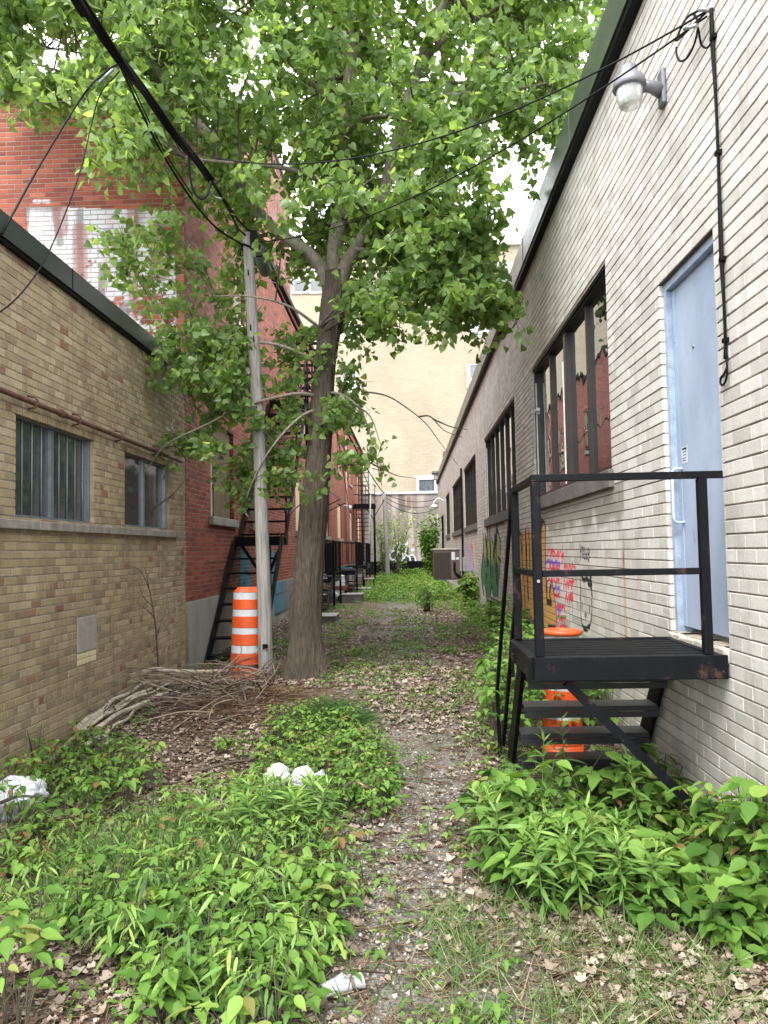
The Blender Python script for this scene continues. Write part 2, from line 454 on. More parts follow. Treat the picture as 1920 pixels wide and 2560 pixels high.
# ------------------------------------------------------------------ brick walls
CUBEF = np.array([[0,1,2,3],[7,6,5,4],[4,5,1,0],[5,6,2,1],[6,7,3,2],[7,4,0,3]])
def brick_wall(parent, fr, a0, a1, z0, z1, openings, bmat, mmat, L=0.215, H=0.0675, jh=0.010, jv=0.010, rec=0.008,
               paint=None, pzone=None, cell=(0.02, 0.014), nind=300, header=0, ret=0.1, minz=None, phase=0.0, uneven=0.002, fine=None):
    """fr(a, z, d) -> world; real bricks proud of a recessed mortar sheet; nind largest in view are objects of their own"""
    B = []
    r0 = int(math.floor(z0 / H)); r1 = int(math.ceil(z1 / H))
    for r in range(r0, r1):
        zc = (r + 0.5) * H
        ivs = [(a0, a1)]
        for (oa, ob, oz0, oz1) in openings:
            if oz0 <= zc < oz1:
                nv = []
                for (p, q) in ivs:
                    if ob <= p or oa >= q: nv.append((p, q))
                    else:
                        if oa > p: nv.append((p, oa))
                        if ob < q: nv.append((ob, q))
                ivs = nv
        l = L / 2 if (header and r % header == 0) else L
        off = phase + (l / 2 if r % 2 else 0.0) + 0.01 * math.sin(r * 12.9)
        for (p, q) in ivs:
            k = math.floor((p - off) / l)
            while off + k * l < q:
                s, e = max(p, off + k * l), min(q, off + (k + 1) * l)
                if e - s > 0.035: B.append((s + jv/2, e - jv/2, max(z0, r*H) + jh/2, min(z1, (r+1)*H) - jh/2))
                k += 1
    B = np.array(B); B = B[(B[:, 3] - B[:, 2]) > 0.02]
    n = len(B)
    bv = RNG.random(n); dd = RNG.random(n) * uneven
    cen = np.array([fr((b[0]+b[1])/2, (b[2]+b[3])/2, 0) for b in B])
    px, py, dz = project(cen)
    inview = (px > -15) & (px < 1675) & (py > -15) & (py < 2230) & (dz > 0.5)
    # the sheet of mortar behind, with the openings left out
    As = sorted({a0, a1, *[min(max(v, a0), a1) for o in openings for v in o[:2]]})
    Zs = sorted({z0, z1, *[min(max(v, z0), z1) for o in openings for v in o[2:]]})
    mb = MB()
    for i in range(len(As)-1):
        for j in range(len(Zs)-1):
            ac, zc = (As[i]+As[i+1])/2, (Zs[j]+Zs[j+1])/2
            if any(o[0] < ac < o[1] and o[2] < zc < o[3] for o in openings): continue
            mb.add([fr(As[i], Zs[j], -rec), fr(As[i+1], Zs[j], -rec), fr(As[i+1], Zs[j+1], -rec), fr(As[i], Zs[j+1], -rec)], [(0,1,2,3)])
    for (oa, ob, oz0, oz1) in openings:                  # reveals
        q = [(oa, oz0), (ob, oz0), (ob, oz1), (oa, oz1)]
        for i in range(4):
            (x1, y1), (x2, y2) = q[i], q[(i+1) % 4]
            mb.add([fr(x1, y1, -rec), fr(x2, y2, -rec), fr(x2, y2, -ret-0.25), fr(x1, y1, -ret-0.25)], [(0,1,2,3)])
    wall = mb.build('wall', mmat, parent)
    # single bricks
    score = np.where(inview, (B[:,1]-B[:,0]) / np.maximum(dz, 0.5)**1.5, 0)
    if minz is not None: score = np.where(cen[:, 2] > minz, score, 0)
    painted = np.zeros(n, bool)
    if paint is not None:
        painted = (B[:,1] > pzone[0]) & (B[:,0] < pzone[1]) & (B[:,3] > pzone[2]) & (B[:,2] < pzone[3])
        score = np.where(painted, 0, score)
    order = np.argsort(-score)[:nind]; order = order[score[order] > 0]
    ind = np.zeros(n, bool); ind[order] = True
    cache = {}
    ex = np.array(fr(1, 0, 0)) - np.array(fr(0, 0, 0)); en = np.array(fr(0, 0, 1)) - np.array(fr(0, 0, 0))
    for i in order:
        A0, A1, Z0, Z1 = B[i]; w, h = round(A1-A0, 2), round(Z1-Z0, 3); k = int(bv[i]*16)
        me = cache.get((w, h, k))
        if me is None:
            W, Hh = (A1-A0)/2, (Z1-Z0)/2; V = []; c = 0.003
            for d, s in ((0, c), (-0.003, 0), (-0.04, 0)):
                for (x, z) in ((-W+s, -Hh+s), (W-s, -Hh+s), (W-s, Hh-s), (-W+s, Hh-s)): V.append(ex*x + en*d + np.array((0, 0, z)))
            Fc = [0,1,2,3]
            for t in (0, 4):
                for e in range(4): Fc += [t+4+e, t+4+(e+1) % 4, t+(e+1) % 4, t+e]
            me = np_mesh('brick', np.array(V), np.array(Fc), 4); face_attr(me, 'bv', np.full(9, (k+0.5)/16)); point_col(me, 'paint', np.zeros((12, 4)))
            me.materials.append(bmat); cache[(w, h, k)] = me
        o = bpy.data.objects.new('brick', me); COL.objects.link(o); o.parent = wall
        pl = parent.location if parent else Vector((0, 0, 0))
        o.location = Vector(fr((A0+A1)/2, (Z0+Z1)/2, dd[i]))
    # all other bricks in one mesh
    rest = np.where(~ind & ~painted)[0]
    Vs = []; c = 0.003
    for d, s in ((1, c), (0, 0), (-1, 0)):
        for (ai, zi) in ((0, 2), (1, 2), (1, 3), (0, 3)):
            a = B[rest, ai] + (s if ai == 0 else -s); z = B[rest, zi] + (s if zi == 2 else -s)
            dep = dd[rest] if d == 1 else (dd[rest] - 0.003 if d == 0 else np.full(len(rest), -0.03))
            o0 = np.array(fr(0, 0, 0)); Vs.append(o0 + a[:, None]*ex + z[:, None]*np.array((0, 0, 1.0)) + dep[:, None]*en)
    V = np.stack(Vs, 1).reshape(-1, 3)
    Fb = [[0,1,2,3]]
    for e in range(4): Fb.append([4+e, 4+(e+1) % 4, (e+1) % 4, e])
    for e in range(4): Fb.append([8+e, 8+(e+1) % 4, 4+(e+1) % 4, 4+e])
    Fb = np.array(Fb); FF = (Fb[None] + 12*np.arange(len(rest))[:, None, None]).reshape(-1)
    bvf = np.repeat(bv[rest], 9)
    # returned bricks in the jambs of openings
    RV = []; RB = []
    for (oa, ob, oz0, oz1) in openings:
        if ret < 0.03: continue
        for r in range(int(math.floor(oz0/H)), int(math.ceil(oz1/H))):
            zc = (r+0.5)*H
            if not (oz0 <= zc < oz1) or not (z0 < zc < z1): continue
            for (a, sg) in ((oa, -1), (ob, 1)):
                v = random.random()
                e0, e1 = a - sg*0.004, a + sg*0.03
                P8 = [fr(e0, r*H+jh/2, 0), fr(e0, r*H+jh/2, -ret-0.1), fr(e0, (r+1)*H-jh/2, -ret-0.1), fr(e0, (r+1)*H-jh/2, 0),
                      fr(e1, r*H+jh/2, -0.001), fr(e1, r*H+jh/2, -ret-0.1), fr(e1, (r+1)*H-jh/2, -ret-0.1), fr(e1, (r+1)*H-jh/2, -0.001)]
                RV += P8; RB.append(v)
    if RV:
        nb = len(V); V = np.vstack([V, np.array(RV)])
        FF = np.concatenate([FF, (CUBEF[None] + nb + 8*np.arange(len(RB))[:, None, None]).reshape(-1)])
        bvf = np.concatenate([bvf, np.repeat(RB, 6)])
    me = np_mesh('brickwork', V, FF, 4); face_attr(me, 'bv', bvf)
    point_col(me, 'paint', np.zeros((len(V), 4)))
    o = link_mesh('brickwork', me, bmat, wall); tag(o, kind='stuff')
    if painted.any():
        PV = []; PF = []; PC = []; PB = []; nv = 0
        o0 = np.array(fr(0, 0, 0))
        for i in np.where(painted)[0]:
            A0, A1, Z0, Z1 = B[i]
            ca, cz = (0.0095, 0.0095) if (fine and fine[0] < A0 < fine[1] and fine[2] < Z0 < fine[3]) else cell
            na = max(1, int(round((A1-A0)/ca))); nz = max(1, int(round((Z1-Z0)/cz)))
            ga, gzz = np.meshgrid(np.linspace(A0, A1, na+1), np.linspace(Z0, Z1, nz+1))
            col = paint(ga, gzz).reshape(-1, 4)
            v = o0 + ga.reshape(-1, 1)*ex + gzz.reshape(-1, 1)*np.array((0, 0, 1.0)) + dd[i]*en
            idx = np.arange((na+1)*(nz+1)).reshape(nz+1, na+1)
            q = np.stack([idx[:-1, :-1], idx[:-1, 1:], idx[1:, 1:], idx[1:, :-1]], -1).reshape(-1, 4)
            cor = np.array([idx[0, 0], idx[0, -1], idx[-1, -1], idx[-1, 0]])
            back = v[cor] - en*0.03
            m = len(v); bq = np.array([[m+e, m+(e+1) % 4, cor[(e+1) % 4], cor[e]] for e in range(4)])
            PV.append(np.vstack([v, back])); PC.append(np.vstack([col, col[cor]]))
            PF.append(np.vstack([q, bq]) + nv); PB.append(np.full(len(q)+4, bv[i])); nv += m + 4
        V = np.vstack(PV); me = np_mesh('painted_brickwork', V, np.vstack(PF), 4)
        face_attr(me, 'bv', np.concatenate(PB)); point_col(me, 'paint', np.vstack(PC))
        o = link_mesh('painted_brickwork', me, bmat, wall); tag(o, kind='stuff')
    return wall

def window_x(parent, X, n, y0, y1, z0, z1, mf, mg, panes, fw=0.05, mull=0.045, thick=None, back=True, name='window', rows=1, dep=0.06):
    """window in a wall of constant x; n = outward sign of x; X is the glass plane"""
    w = MB()
    w.box(min(X, X+n*dep), max(X, X+n*dep), y0, y0+fw, z0, z1).box(min(X, X+n*dep), max(X, X+n*dep), y1-fw, y1, z0, z1)
    w.box(min(X, X+n*dep), max(X, X+n*dep), y0+fw, y1-fw, z0, z0+fw).box(min(X, X+n*dep), max(X, X+n*dep), y0+fw, y1-fw, z1-fw, z1)
    root = w.build(name, mf, parent)
    ys = np.linspace(y0+fw, y1-fw, panes+1); zs = np.linspace(z0+fw, z1-fw, rows+1)
    for i in range(panes):
        for j in range(rows):
            one('pane', mg, root, 'box', X-0.004, X+0.004, ys[i], ys[i+1], zs[j], zs[j+1])
    for i in range(1, panes):
        t = mull * (2.2 if (thick is not None and i in thick) else 1.0)
        d = dep * (0.85 if (thick is not None and i in thick) else 0.6)
        one('mullion', mf, root, 'box', min(X, X+n*d), max(X, X+n*d), ys[i]-t/2, ys[i]+t/2, z0+fw, z1-fw)
    for j in range(1, rows):
        one('transom', mf, root, 'box', min(X, X+n*0.02), max(X, X+n*0.02), y0+fw, y1-fw, zs[j]-mull/3, zs[j]+mull/3)
    if back:
        b = MB(); xb = X - n*0.45
        b.box(min(xb, xb-n*0.02), max(xb, xb-n*0.02), y0-0.3, y1+0.3, z0-0.3, z1+0.3)
        b.build('room_backdrop', M_DARK, root)
    return root

# ------------------------------------------------------------------ ground
def build_ground():
    xs = np.concatenate([np.linspace(-60, -4, 15)[:-1], np.linspace(-4, 2.6, 133), np.linspace(2.6, 60, 15)[1:]])
    ys = np.concatenate([np.linspace(-40, 1.5, 12)[:-1], np.linspace(1.5, 13, 220), np.linspace(13, 48, 140)[1:], np.linspace(48, 300, 14)[1:]])
    X, Y = np.meshgrid(xs, ys); Z = gz(X, Y)
    V = np.stack([X, Y, Z], -1).reshape(-1, 3)
    idx = np.arange(X.size).reshape(X.shape)
    q = np.stack([idx[:-1, :-1], idx[:-1, 1:], idx[1:, 1:], idx[1:, :-1]], -1).reshape(-1, 4)
    me = np_mesh('ground', V, q, 4, True)
    m, nt = newmat('alley_soil')
    p = pos_socket(nt)
    sx = N(nt, 'SeparateXYZ', Vector=p).outputs
    n1 = noise_n(nt, p, 1.7, 6.0, 0.62); n2 = noise_n(nt, p, 26.0, 5.0, 0.65); n3 = noise_n(nt, p, 110.0, 3.0)
    soil = ramp(nt, n2, [(0.28, lin('#463b32')), (0.5, lin('#695c4f')), (0.72, lin('#8d8071'))])
    vor = N(nt, 'TexVoronoi', {'feature': 'F1'}, Vector=p, Scale=70.0)
    grav = mixc(nt, 0.55, ramp(nt, vor.outputs['Color'], [(0.2, lin('#4d4945')), (0.6, lin('#7d7871')), (0.9, lin('#aaa6a0'))]),
                ramp(nt, n3, [(0.3, lin('#46413b')), (0.7, lin('#8c867d'))]))
    cx = math_n(nt, 'ABSOLUTE', math_n(nt, 'SUBTRACT', sx['X'], math_n(nt, 'MULTIPLY', sx['Y'], -0.012)))
    pm = math_n(nt, 'ADD', math_n(nt, 'MULTIPLY', cx, 1.15), math_n(nt, 'MULTIPLY', math_n(nt, 'SUBTRACT', n1, 0.5), 1.9))
    fac = ramp(nt, pm, [(0.35, (1, 1, 1)), (0.95, (0, 0, 0))])
    col = mixc(nt, fac, soil, grav)
    b = N(nt, 'BsdfPrincipled', Base_Color=col, Roughness=0.95, Specular_IOR_Level=0.2)
    hb = math_n(nt, 'ADD', n2, math_n(nt, 'MULTIPLY', vor.outputs['Distance'], 0.8))
    bn = N(nt, 'Bump', Strength=1.0, Distance=0.018, Height=hb)
    nt.links.new(bn.outputs[0], b.inputs['Normal']); finish(nt, b.outputs[0])
    o = link_mesh('ground', me, m); tag(o, kind='structure')
build_ground()

# ------------------------------------------------------------------ right: long cream-painted brick building
XR = 1.72
RB = empty('brick_workshop_building', (XR, 20, 0), 'long single-storey workshop of cream-painted brick with blue door on the right', 'building')
cA = (1270, 1290, 7.213); cB = (1130, 1300, 8.506); c5 = (1000, 1000, 1.803)
def on_right(u, v):
    d = ray_src(u, v); t = XR / d[0]; return (CAM[1] + d[1]*t, CAM[2] + d[2]*t)
PR = Paint(on_right)
BLK = lin('#1b1a1e'); ORG = lin('#c99a5a'); RED = lin('#dc3a48'); PUR = lin('#8a62c0'); LAV = lin('#b5abd6')
# dirt below the sill, rust streak
PR.ops.append(('x', lambda A, Z: (0.75 * sstep(0.35, 0.75, fbm(A*5, Z*2.5, 7.0) + 0.9*np.clip((Z-1.85)/0.3, -0.6, 1) - 0.05) * (A > 6.2) * (A < 10.6), np.zeros(A.shape+(3,)) + np.array(lin('#7c766c')))))
PR.line(c5, [(1008, 690), (1010, 760)], lin('#8a5a34'), 0.05, 0.85)
PR.line(c5, [(1010, 760), (1016, 900), (1020, 1070)], lin('#b08a62'), 0.06, 0.6)
PR.line(c5, [(1010, 690), (1009, 640)], lin('#9a9088'), 0.05, 0.5)
PR.line(c5, [(1130, 700), (1140, 1060)], lin('#a79f94'), 0.12, 0.35)
# ochre bubble letters
PR.fill(cA, [(60,310),(140,330),(190,285),(235,310),(255,275),(390,275),(520,200),(590,110),(625,92),(672,140),(680,980),(690,1130),(740,1330),(795,1150),(880,1850),(868,1990),(860,2110),(560,2110),(420,2010),(110,1790),(90,900)], ORG)
for pts, w in (([(130,950),(132,450),(165,320),(195,290),(230,330),(245,600),(270,950)], .05), ([(195,650),(205,950)], .05),
               ([(255,280),(260,950)], .04), ([(320,280),(340,960)], .09), ([(375,290),(400,960)], .05), ([(85,190),(110,520),(120,900)], .03), ([(530,60),(570,500),(590,980)], .035),
               ([(620,95),(597,150),(590,400),(585,980)], .075), ([(620,95),(660,120),(676,200),(674,980)], .035),
               ([(150,1070),(175,1430),(190,1700),(215,1880)], .05), ([(225,1090),(255,1640)], .07), ([(285,1090),(310,1600),(330,1850),(395,1990)], .05),
               ([(350,1110),(370,1480)], .08), ([(600,1120),(620,1500)], .06), ([(620,1500),(635,2080)], .03),
               ([(790,1150),(750,1400),(782,1580),(705,1540),(690,1130)], .05), ([(790,1150),(850,1500),(880,1850),(865,2000)], .03),
               ([(80,310),(95,600),(110,1300),(125,1790)], .04)):
    PR.line(cA, pts, BLK, w*1.5)
for poly in ([(725,1930),(870,1990),(860,2110),(725,2110)], [(310,1820),(400,1880),(405,2030),(340,1950)], [(550,2030),(550,2110),(660,2110),(650,1900),(620,1870)], [(150,1700),(200,1690),(220,1880),(160,1800)]):
    PR.fill(cA, poly, BLK)
PR.fill(cA, [(640,0),(640,60),(500,60),(500,20)], (0,0,0), 0.0)
for k in range(4): PR.line(cA, [(320+16*k, 190+8*(k % 2)), (326+16*k, 265)], RED, .03, 0.8)
# red and violet tag, line under line
rr = random.Random(5)
PR.fill(cA, [(700,560),(1000,620),(1000,800),(930,900),(1160,900),(1170,1540),(1000,1500),(1030,2040),(880,2000),(840,1300),(700,1150)], lin('#e8c9cf'), 0.45, 0.42)
def scrawl(x0, y0, x1, y1, h, nn, col, w, slope=0.0):
    pts = []
    for i in range(nn+1):
        t = i/nn; x = x0 + (x1-x0)*t + rr.uniform(-8, 8); yb = y0 + (y1-y0)*t
        pts.append((x, yb - (h if i % 2 else 0)*rr.uniform(0.7, 1.1)))
    PR.line(cA, pts, col, w, 0.95)
    for i in range(nn//2):
        t = rr.random(); x = x0 + (x1-x0)*t; yb = y0 + (y1-y0)*t
        PR.line(cA, [(x, yb-h*rr.uniform(.2, .9)), (x+rr.uniform(25, 55), yb-h*rr.uniform(.2, .9))], col, w, 0.9)
scrawl(712, 730, 1000, 780, 150, 11, RED, .035)
PR.line(cA, [(705,380),(712,560),(735,650)], RED, .02); PR.line(cA, [(990,520),(985,700),(970,860)], RED, .03)
scrawl(695, 850, 930, 890, 60, 7, PUR, .05); scrawl(735, 985, 940, 995, 100, 7, RED, .04)
scrawl(1000, 985, 1160, 1005, 140, 7, RED, .035); scrawl(710, 1200, 930, 1220, 90, 6, RED, .035)
scrawl(1000, 1300, 1165, 1320, 170, 7, RED, .035); scrawl(830, 1340, 930, 1360, 80, 4, PUR, .045)
scrawl(845, 1450, 930, 1480, 70, 4, RED, .04); scrawl(1040, 1540, 1160, 1560, 190, 7, RED, .035)
scrawl(870, 1660, 1020, 1710, 110, 6, RED, .04); scrawl(880, 1740, 940, 1750, 110, 3, PUR, .04)
scrawl(890, 1880, 1025, 1940, 130, 6, RED, .04); scrawl(890, 2020, 1030, 2060, 100, 6, RED, .035)
PR.line(cA, [(1165,950),(1172,1760)], RED, .025); PR.line(cA, [(960,1110),(965,1560)], lin('#9aa0c0'), .03, .7)
# HELLO and the face
for pts in ([(1305,520),(1312,800)], [(1325,560),(1328,690)], [(1310,640),(1328,640)], [(1345,560),(1350,690)], [(1345,562),(1362,572)], [(1348,625),(1360,628)], [(1350,690),(1366,692)],
            [(1378,578),(1382,690)], [(1382,690),(1398,692)], [(1408,590),(1412,690)], [(1412,690),(1426,694)], [(1440,600),(1446,692),(1462,688),(1472,650),(1464,605),(1444,592)],
            [(1345,700),(1350,750),(1362,745)], [(1375,740),(1382,775),(1398,780),(1402,745)], [(1412,730),(1422,775),(1438,770)], [(1445,730),(1455,800),(1468,830),(1466,740)]):
    PR.line(cA, pts, BLK, .022)
for pts, w in (([(1310,1105),(1312,1250),(1310,1500),(1318,1750),(1335,1940),(1360,2020)], .028), ([(1335,1940),(1370,2020),(1420,2030),(1470,2000),(1500,1900)], .035), ([(1370,2030),(1430,2040),(1470,1990)], .06),
               ([(1500,1900),(1518,1700),(1515,1450),(1512,1420)], .026), ([(1340,1110),(1370,1160),(1420,1130),(1445,1150),(1450,1220),(1490,1260),(1515,1210),(1480,1150),(1500,1100)], .05),
               ([(1490,1260),(1505,1330),(1520,1440)], .03), ([(1520,1260),(1508,1420)], .025), ([(1430,1110),(1470,1180),(1480,1105)], .03),
               ([(1338,1560),(1342,1660)], .03), ([(1468,1630),(1474,1720)], .03), ([(1400,1740),(1390,1780),(1402,1830),(1416,1790),(1402,1740)], .022)):
    PR.line(cA, pts, BLK, w)
# green piece
G1, G2 = lin('#98a968'), lin('#3d7d55')
PR.fill(cB, [(668,430),(690,380),(740,430),(760,380),(900,450),(960,300),(1040,520),(1040,900),(1010,1300),(985,1640),(900,1640),(850,1390),(800,1640),(730,1660),(690,1400),(640,1350),(622,1150),(640,930),(665,700)], G1, 1.0, 0.0, (1.55, 1.25, G2))
for pts, w in (([(672,340),(672,700),(640,930),(622,1150),(640,1350),(680,1600)], .10), ([(760,180),(765,420)], .14), ([(805,240),(810,470),(820,760),(825,1100)], .16), ([(720,400),(755,700)], .16),
               ([(960,180),(945,420)], .16), ([(920,400),(910,560),(890,740)], .2), ([(975,230),(1040,480),(1030,700)], .06), ([(940,560),(940,900),(930,1060)], .1), ([(840,360),(870,500)], .06),
               ([(730,740),(745,960),(780,900),(735,830)], .09), ([(690,900),(700,860),(680,760)], .05), ([(960,1060),(960,1290)], .2), ([(860,1060),(870,1190)], .08), ([(725,1200),(735,1640)], .12), ([(745,1160),(725,1220)], .08),
               ([(850,1370),(880,1620)], .08), ([(850,1400),(805,1620)], .07), ([(960,1480),(985,1640)], .06), ([(1040,880),(985,800)], .05), ([(830,1100),(830,1300)], .1)):
    PR.line(cB, pts, BLK, w*1.4)
PR.line(cB, [(690,150),(850,105),(1100,60)], lin('#5a5148'), .07, .8)
# lavender and yellow tag further on, pink scribbles beyond
PR.fill(cB, [(310,480),(420,470),(455,760),(470,1340),(410,1360),(380,1150),(330,1180),(310,900)], LAV, 0.8, 0.3)
PR.fill(cB, [(410,480),(470,470),(500,1000),(460,1000),(440,700)], lin('#dcc778'), 0.7, 0.35)
PR.fill(cB, [(270,850),(310,850),(310,1150),(280,1150)], lin('#d3b678'), 0.6, 0.35)
for k in range(14):
    x = 310 + 150*rr.random(); y = 480 + 750*rr.random()
    PR.line(cB, [(x, y), (x+rr.uniform(-15, 40), y+rr.uniform(60, 180))], rr.choice([RED, PUR, lin('#c06a88'), lin('#d17f6a')]), 0.09, 0.75)
for k in range(22):
    y = 23 + 14*rr.random(); z = 0.9 + 1.0*rr.random()
    PR.ops.append(('l', [(y, z), (y+rr.uniform(-.6, .6), z-rr.uniform(.1, .5))], rr.choice([lin('#c58a78'), LAV, lin('#b0736e'), lin('#cdb27c'), lin('#d9d3cc')]), 0.12, 0.6, 0))

WIN_R = [(6.50 + (6.45 if k else 0)*1.0*k - (0.75 if k == 1 else 0.35 if k >= 2 else 0), 0) for k in range(5)]
WIN_R = [(6.52, 10.5), (12.25, 17.2), (19.5, 23.8), (25.4, 30.2), (32.4, 35.8)]
SILL_R, HEAD_R = 2.30, 4.085
OPEN_R = [(a, b, SILL_R - 0.15, HEAD_R) for a, b in WIN_R]
DOOR_R = (4.25, 5.19, 1.085, 3.41)
OPEN_R.append(DOOR_R)
BASE_R = [(8.3, 12.1, -0.3, 0.58), (14.2, 17.6, -0.3, 0.58), (20.3, 24.4, -0.3, 0.60)]
OPEN_R += BASE_R
FARD = (38.2, 41.8, 1.0, 3.4); OPEN_R.append(FARD)
frR = lambda a, z, d: (XR - d, a, z)
brick_wall(RB, frR, 1.2, 45.0, -0.35, 5.56, OPEN_R, M_BR_R, M_MO_R, L=0.228, H=0.0775, jh=0.009, jv=0.003, rec=0.008,
           paint=PR, pzone=(6.0, 38.0, 0.58, 2.16), cell=(0.022, 0.0135), ret=0.10, uneven=0.0035, fine=(6.6, 9.8, 0.75, 1.9))
body = MB()
body.add([(XR, 1.2, -0.35), (14, 1.2, -0.35), (14, 1.2, 5.56), (XR, 1.2, 5.56)], [(0,1,2,3)])
body.add([(XR, 45, -0.35), (14, 45, -0.35), (14, 45, 5.56), (XR, 45, 5.56)], [(3,2,1,0)])
body.add([(XR, 1.2, 5.57), (14, 1.2, 5.57), (14, 45, 5.57), (XR, 45, 5.57)], [(0,1,2,3)])
body.build('roof', M_ROOF, RB)
fa = MB(); seg = [1.2, 7.3, 10.35, 13.4, 16.45, 19.5, 25.6, 31.7, 37.8, 45.05]
fa.box(XR-0.10, XR+0.5, 1.2, 45.05, 5.53, 5.87)
fas = fa.build('fascia', M_FASCIA_R, RB)
for y in seg[1:-1]: one('seam', M_FASCIA_R, fas, 'box', XR-0.105, XR-0.1, y-0.012, y+0.012, 5.53, 5.88)
one('drip_edge', M_BLACK_D, RB, 'box', XR-0.085, XR-0.002, 1.2, 45.0, 5.475, 5.53)
for i, (a, b) in enumerate(WIN_R):
    t = {0: (4, [2]), 1: (6, None), 2: (5, None), 3: (5, None), 4: (4, None)}[i]
    w = window_x(RB, XR+0.10, -1, a, b, SILL_R, HEAD_R, M_BRONZE, M_GLASS_R, t[0], fw=0.055, mull=0.05, thick=t[1], rows=3 if i == 3 else 1, dep=0.07)
    one('lintel', M_BLACK_D, w, 'box', XR+0.012, XR+0.16, a+0.003, b-0.003, HEAD_R-0.035, HEAD_R+0.004)
    s = MB(); s.cbox(XR-0.045, XR+0.16, a-0.06, b+0.06, SILL_R-0.155, SILL_R, 0.006); s.build('sill', M_CONC_D, w)
    if i < 2:
        one('white_stop', simple('white_trim', lin('#c9ccca'), 0.5), w, 'box', XR+0.035, XR+0.052, b-0.075, b-0.06, SILL_R+0.03, HEAD_R-0.2)
        if i == 0: one('white_stop', _simple['white_trim'], w, 'box', XR+0.035, XR+0.052, (a+b)/2+0.1, (a+b)/2+0.115, SILL_R+0.03, HEAD_R-0.35)
for (a, b, c, d) in BASE_R:
    w = window_x(RB, XR+0.13, -1, a, b, c, d, M_BRONZE, M_GLASS_R, 4, fw=0.05)
    one('lintel', M_CONC_D, w, 'box', XR-0.004, XR+0.1, a-0.1, b+0.1, d-0.004, d+0.06)
w = window_x(RB, XR+0.10, -1, FARD[0], FARD[1], FARD[2], FARD[3], M_BLACK_D, M_GLASS_R, 2, name='loading_door', rows=3)

# blue steel door
def door_mat():
    m, nt = newmat('blue_door_paint'); p = pos_socket(nt, (1, 1, 0.5))
    n1 = noise_n(nt, p, 3.0, 6.0, 0.6); n2 = noise_n(nt, pos_socket(nt), 9.0, 4.0)
    col = ramp(nt, n1, [(0.32, lin('#8b99ae')), (0.55, lin('#9ba9be')), (0.75, lin('#a7b4c8'))])
    col = mixc(nt, math_n(nt, 'MULTIPLY', ramp(nt, n2, [(0.62, (0,0,0)), (0.75, (1,1,1))]), 0.35), col, lin('#75879f'))
    n3 = noise_n(nt, pos_socket(nt, (1, 1, 0.35)), 16.0, 7.0, 0.7)
    col = mixc(nt, math_n(nt, 'MULTIPLY', ramp(nt, n3, [(0.63, (0,0,0)), (0.68, (1,1,1))]), 0.5), col, lin('#6d7480'))
    b = N(nt, 'BsdfPrincipled', Base_Color=col, Roughness=0.42, Specular_IOR_Level=0.5)
    bn = N(nt, 'Bump', Strength=1.0, Distance=0.006, Height=noise_n(nt, p, 2.2, 2.0))
    nt.links.new(bn.outputs[0], b.inputs['Normal']); finish(nt, b.outputs[0]); return m
M_DOOR = door_mat()
a, b, c, d = DOOR_R
dr = MB(); dr.cbox(XR+0.075, XR+0.12, a+0.05, b-0.05, c+0.035, d-0.055, 0.004); door = dr.build('door', M_DOOR, RB)
fr_ = MB().box(XR+0.03, XR+0.13, a, a+0.05, c, d).box(XR+0.03, XR+0.13, b-0.05, b, c, d).box(XR+0.03, XR+0.13, a+0.05, b-0.05, d-0.055, d)
fr_.build('frame', simple('worn_blue_frame', lin('#8e9db0'), 0.5, var=0.3, nscale=12), door)
one('lintel', simple('dirty_lintel', lin('#4f4438'), 0.8), door, 'box', XR+0.001, XR+0.06, a+0.001, b-0.001, d-0.002, d+0.05)
hy = b-0.115
hd = MB(); hd.tube(smooth_path([(XR+0.075, hy, 1.80+0.0), (XR+0.03, hy, 1.80), (XR+0.012, hy, 1.815), (XR+0.008, hy, 1.85), (XR+0.008, hy, 2.10), (XR+0.012, hy, 2.135), (XR+0.03, hy, 2.15), (XR+0.075, hy, 2.15)], 4), 0.009, 8)
hd.build('handle', simple('handle_paint', lin('#b7c7d8'), 0.35), door)
one('edge_guard', M_DOOR, door, 'box', XR+0.069, XR+0.0745, b-0.105, b-0.052, c+0.04, d-0.06)
for z in (1.95, 2.45, 3.0):
    mb = MB(); mb.tube([(XR+0.066, b-0.075, z), (XR+0.069, b-0.075, z)], 0.006, 8); mb.build('rivet', M_GALV, door)
pv = at_x(1498, 748, XR+0.075); mb = MB(); mb.tube([(XR+0.068, pv[1], pv[2]), (XR+0.076, pv[1], pv[2])], 0.012, 10); mb.build('peephole', M_GALV, door)
nt_ = MB().box(XR+0.0735, XR+0.0745, b-0.22, b-0.115, 2.18, 2.29); notice = nt_.build('notice_sticker', simple('sticker_paper', lin('#b7bec6'), 0.6), door)
for k, z in enumerate((2.275, 2.255, 2.235, 2.215, 2.2)):
    one('print_line', M_BLACK_D, notice, 'box', XR+0.0725, XR+0.0733, b-0.205+0.004*k, b-0.13-0.006*(k % 3), z-(0.006 if k == 0 else 0.002), z+(0.006 if k == 0 else 0.002))
th = MB(); 
for i in range(8): th.cbox(XR-0.03+0.003*(i % 2), XR+0.12, a+0.006+i*(b-a-0.012)/8+0.004, a+0.006+(i+1)*(b-a-0.012)/8-0.004, c-0.085, c+0.0-0.004*(i % 3), 0.008)
th.build('threshold', simple('worn_sill_brick', lin('#b3aca0'), 0.85, var=0.35, nscale=16, bump=0.006, bscale=50), door)

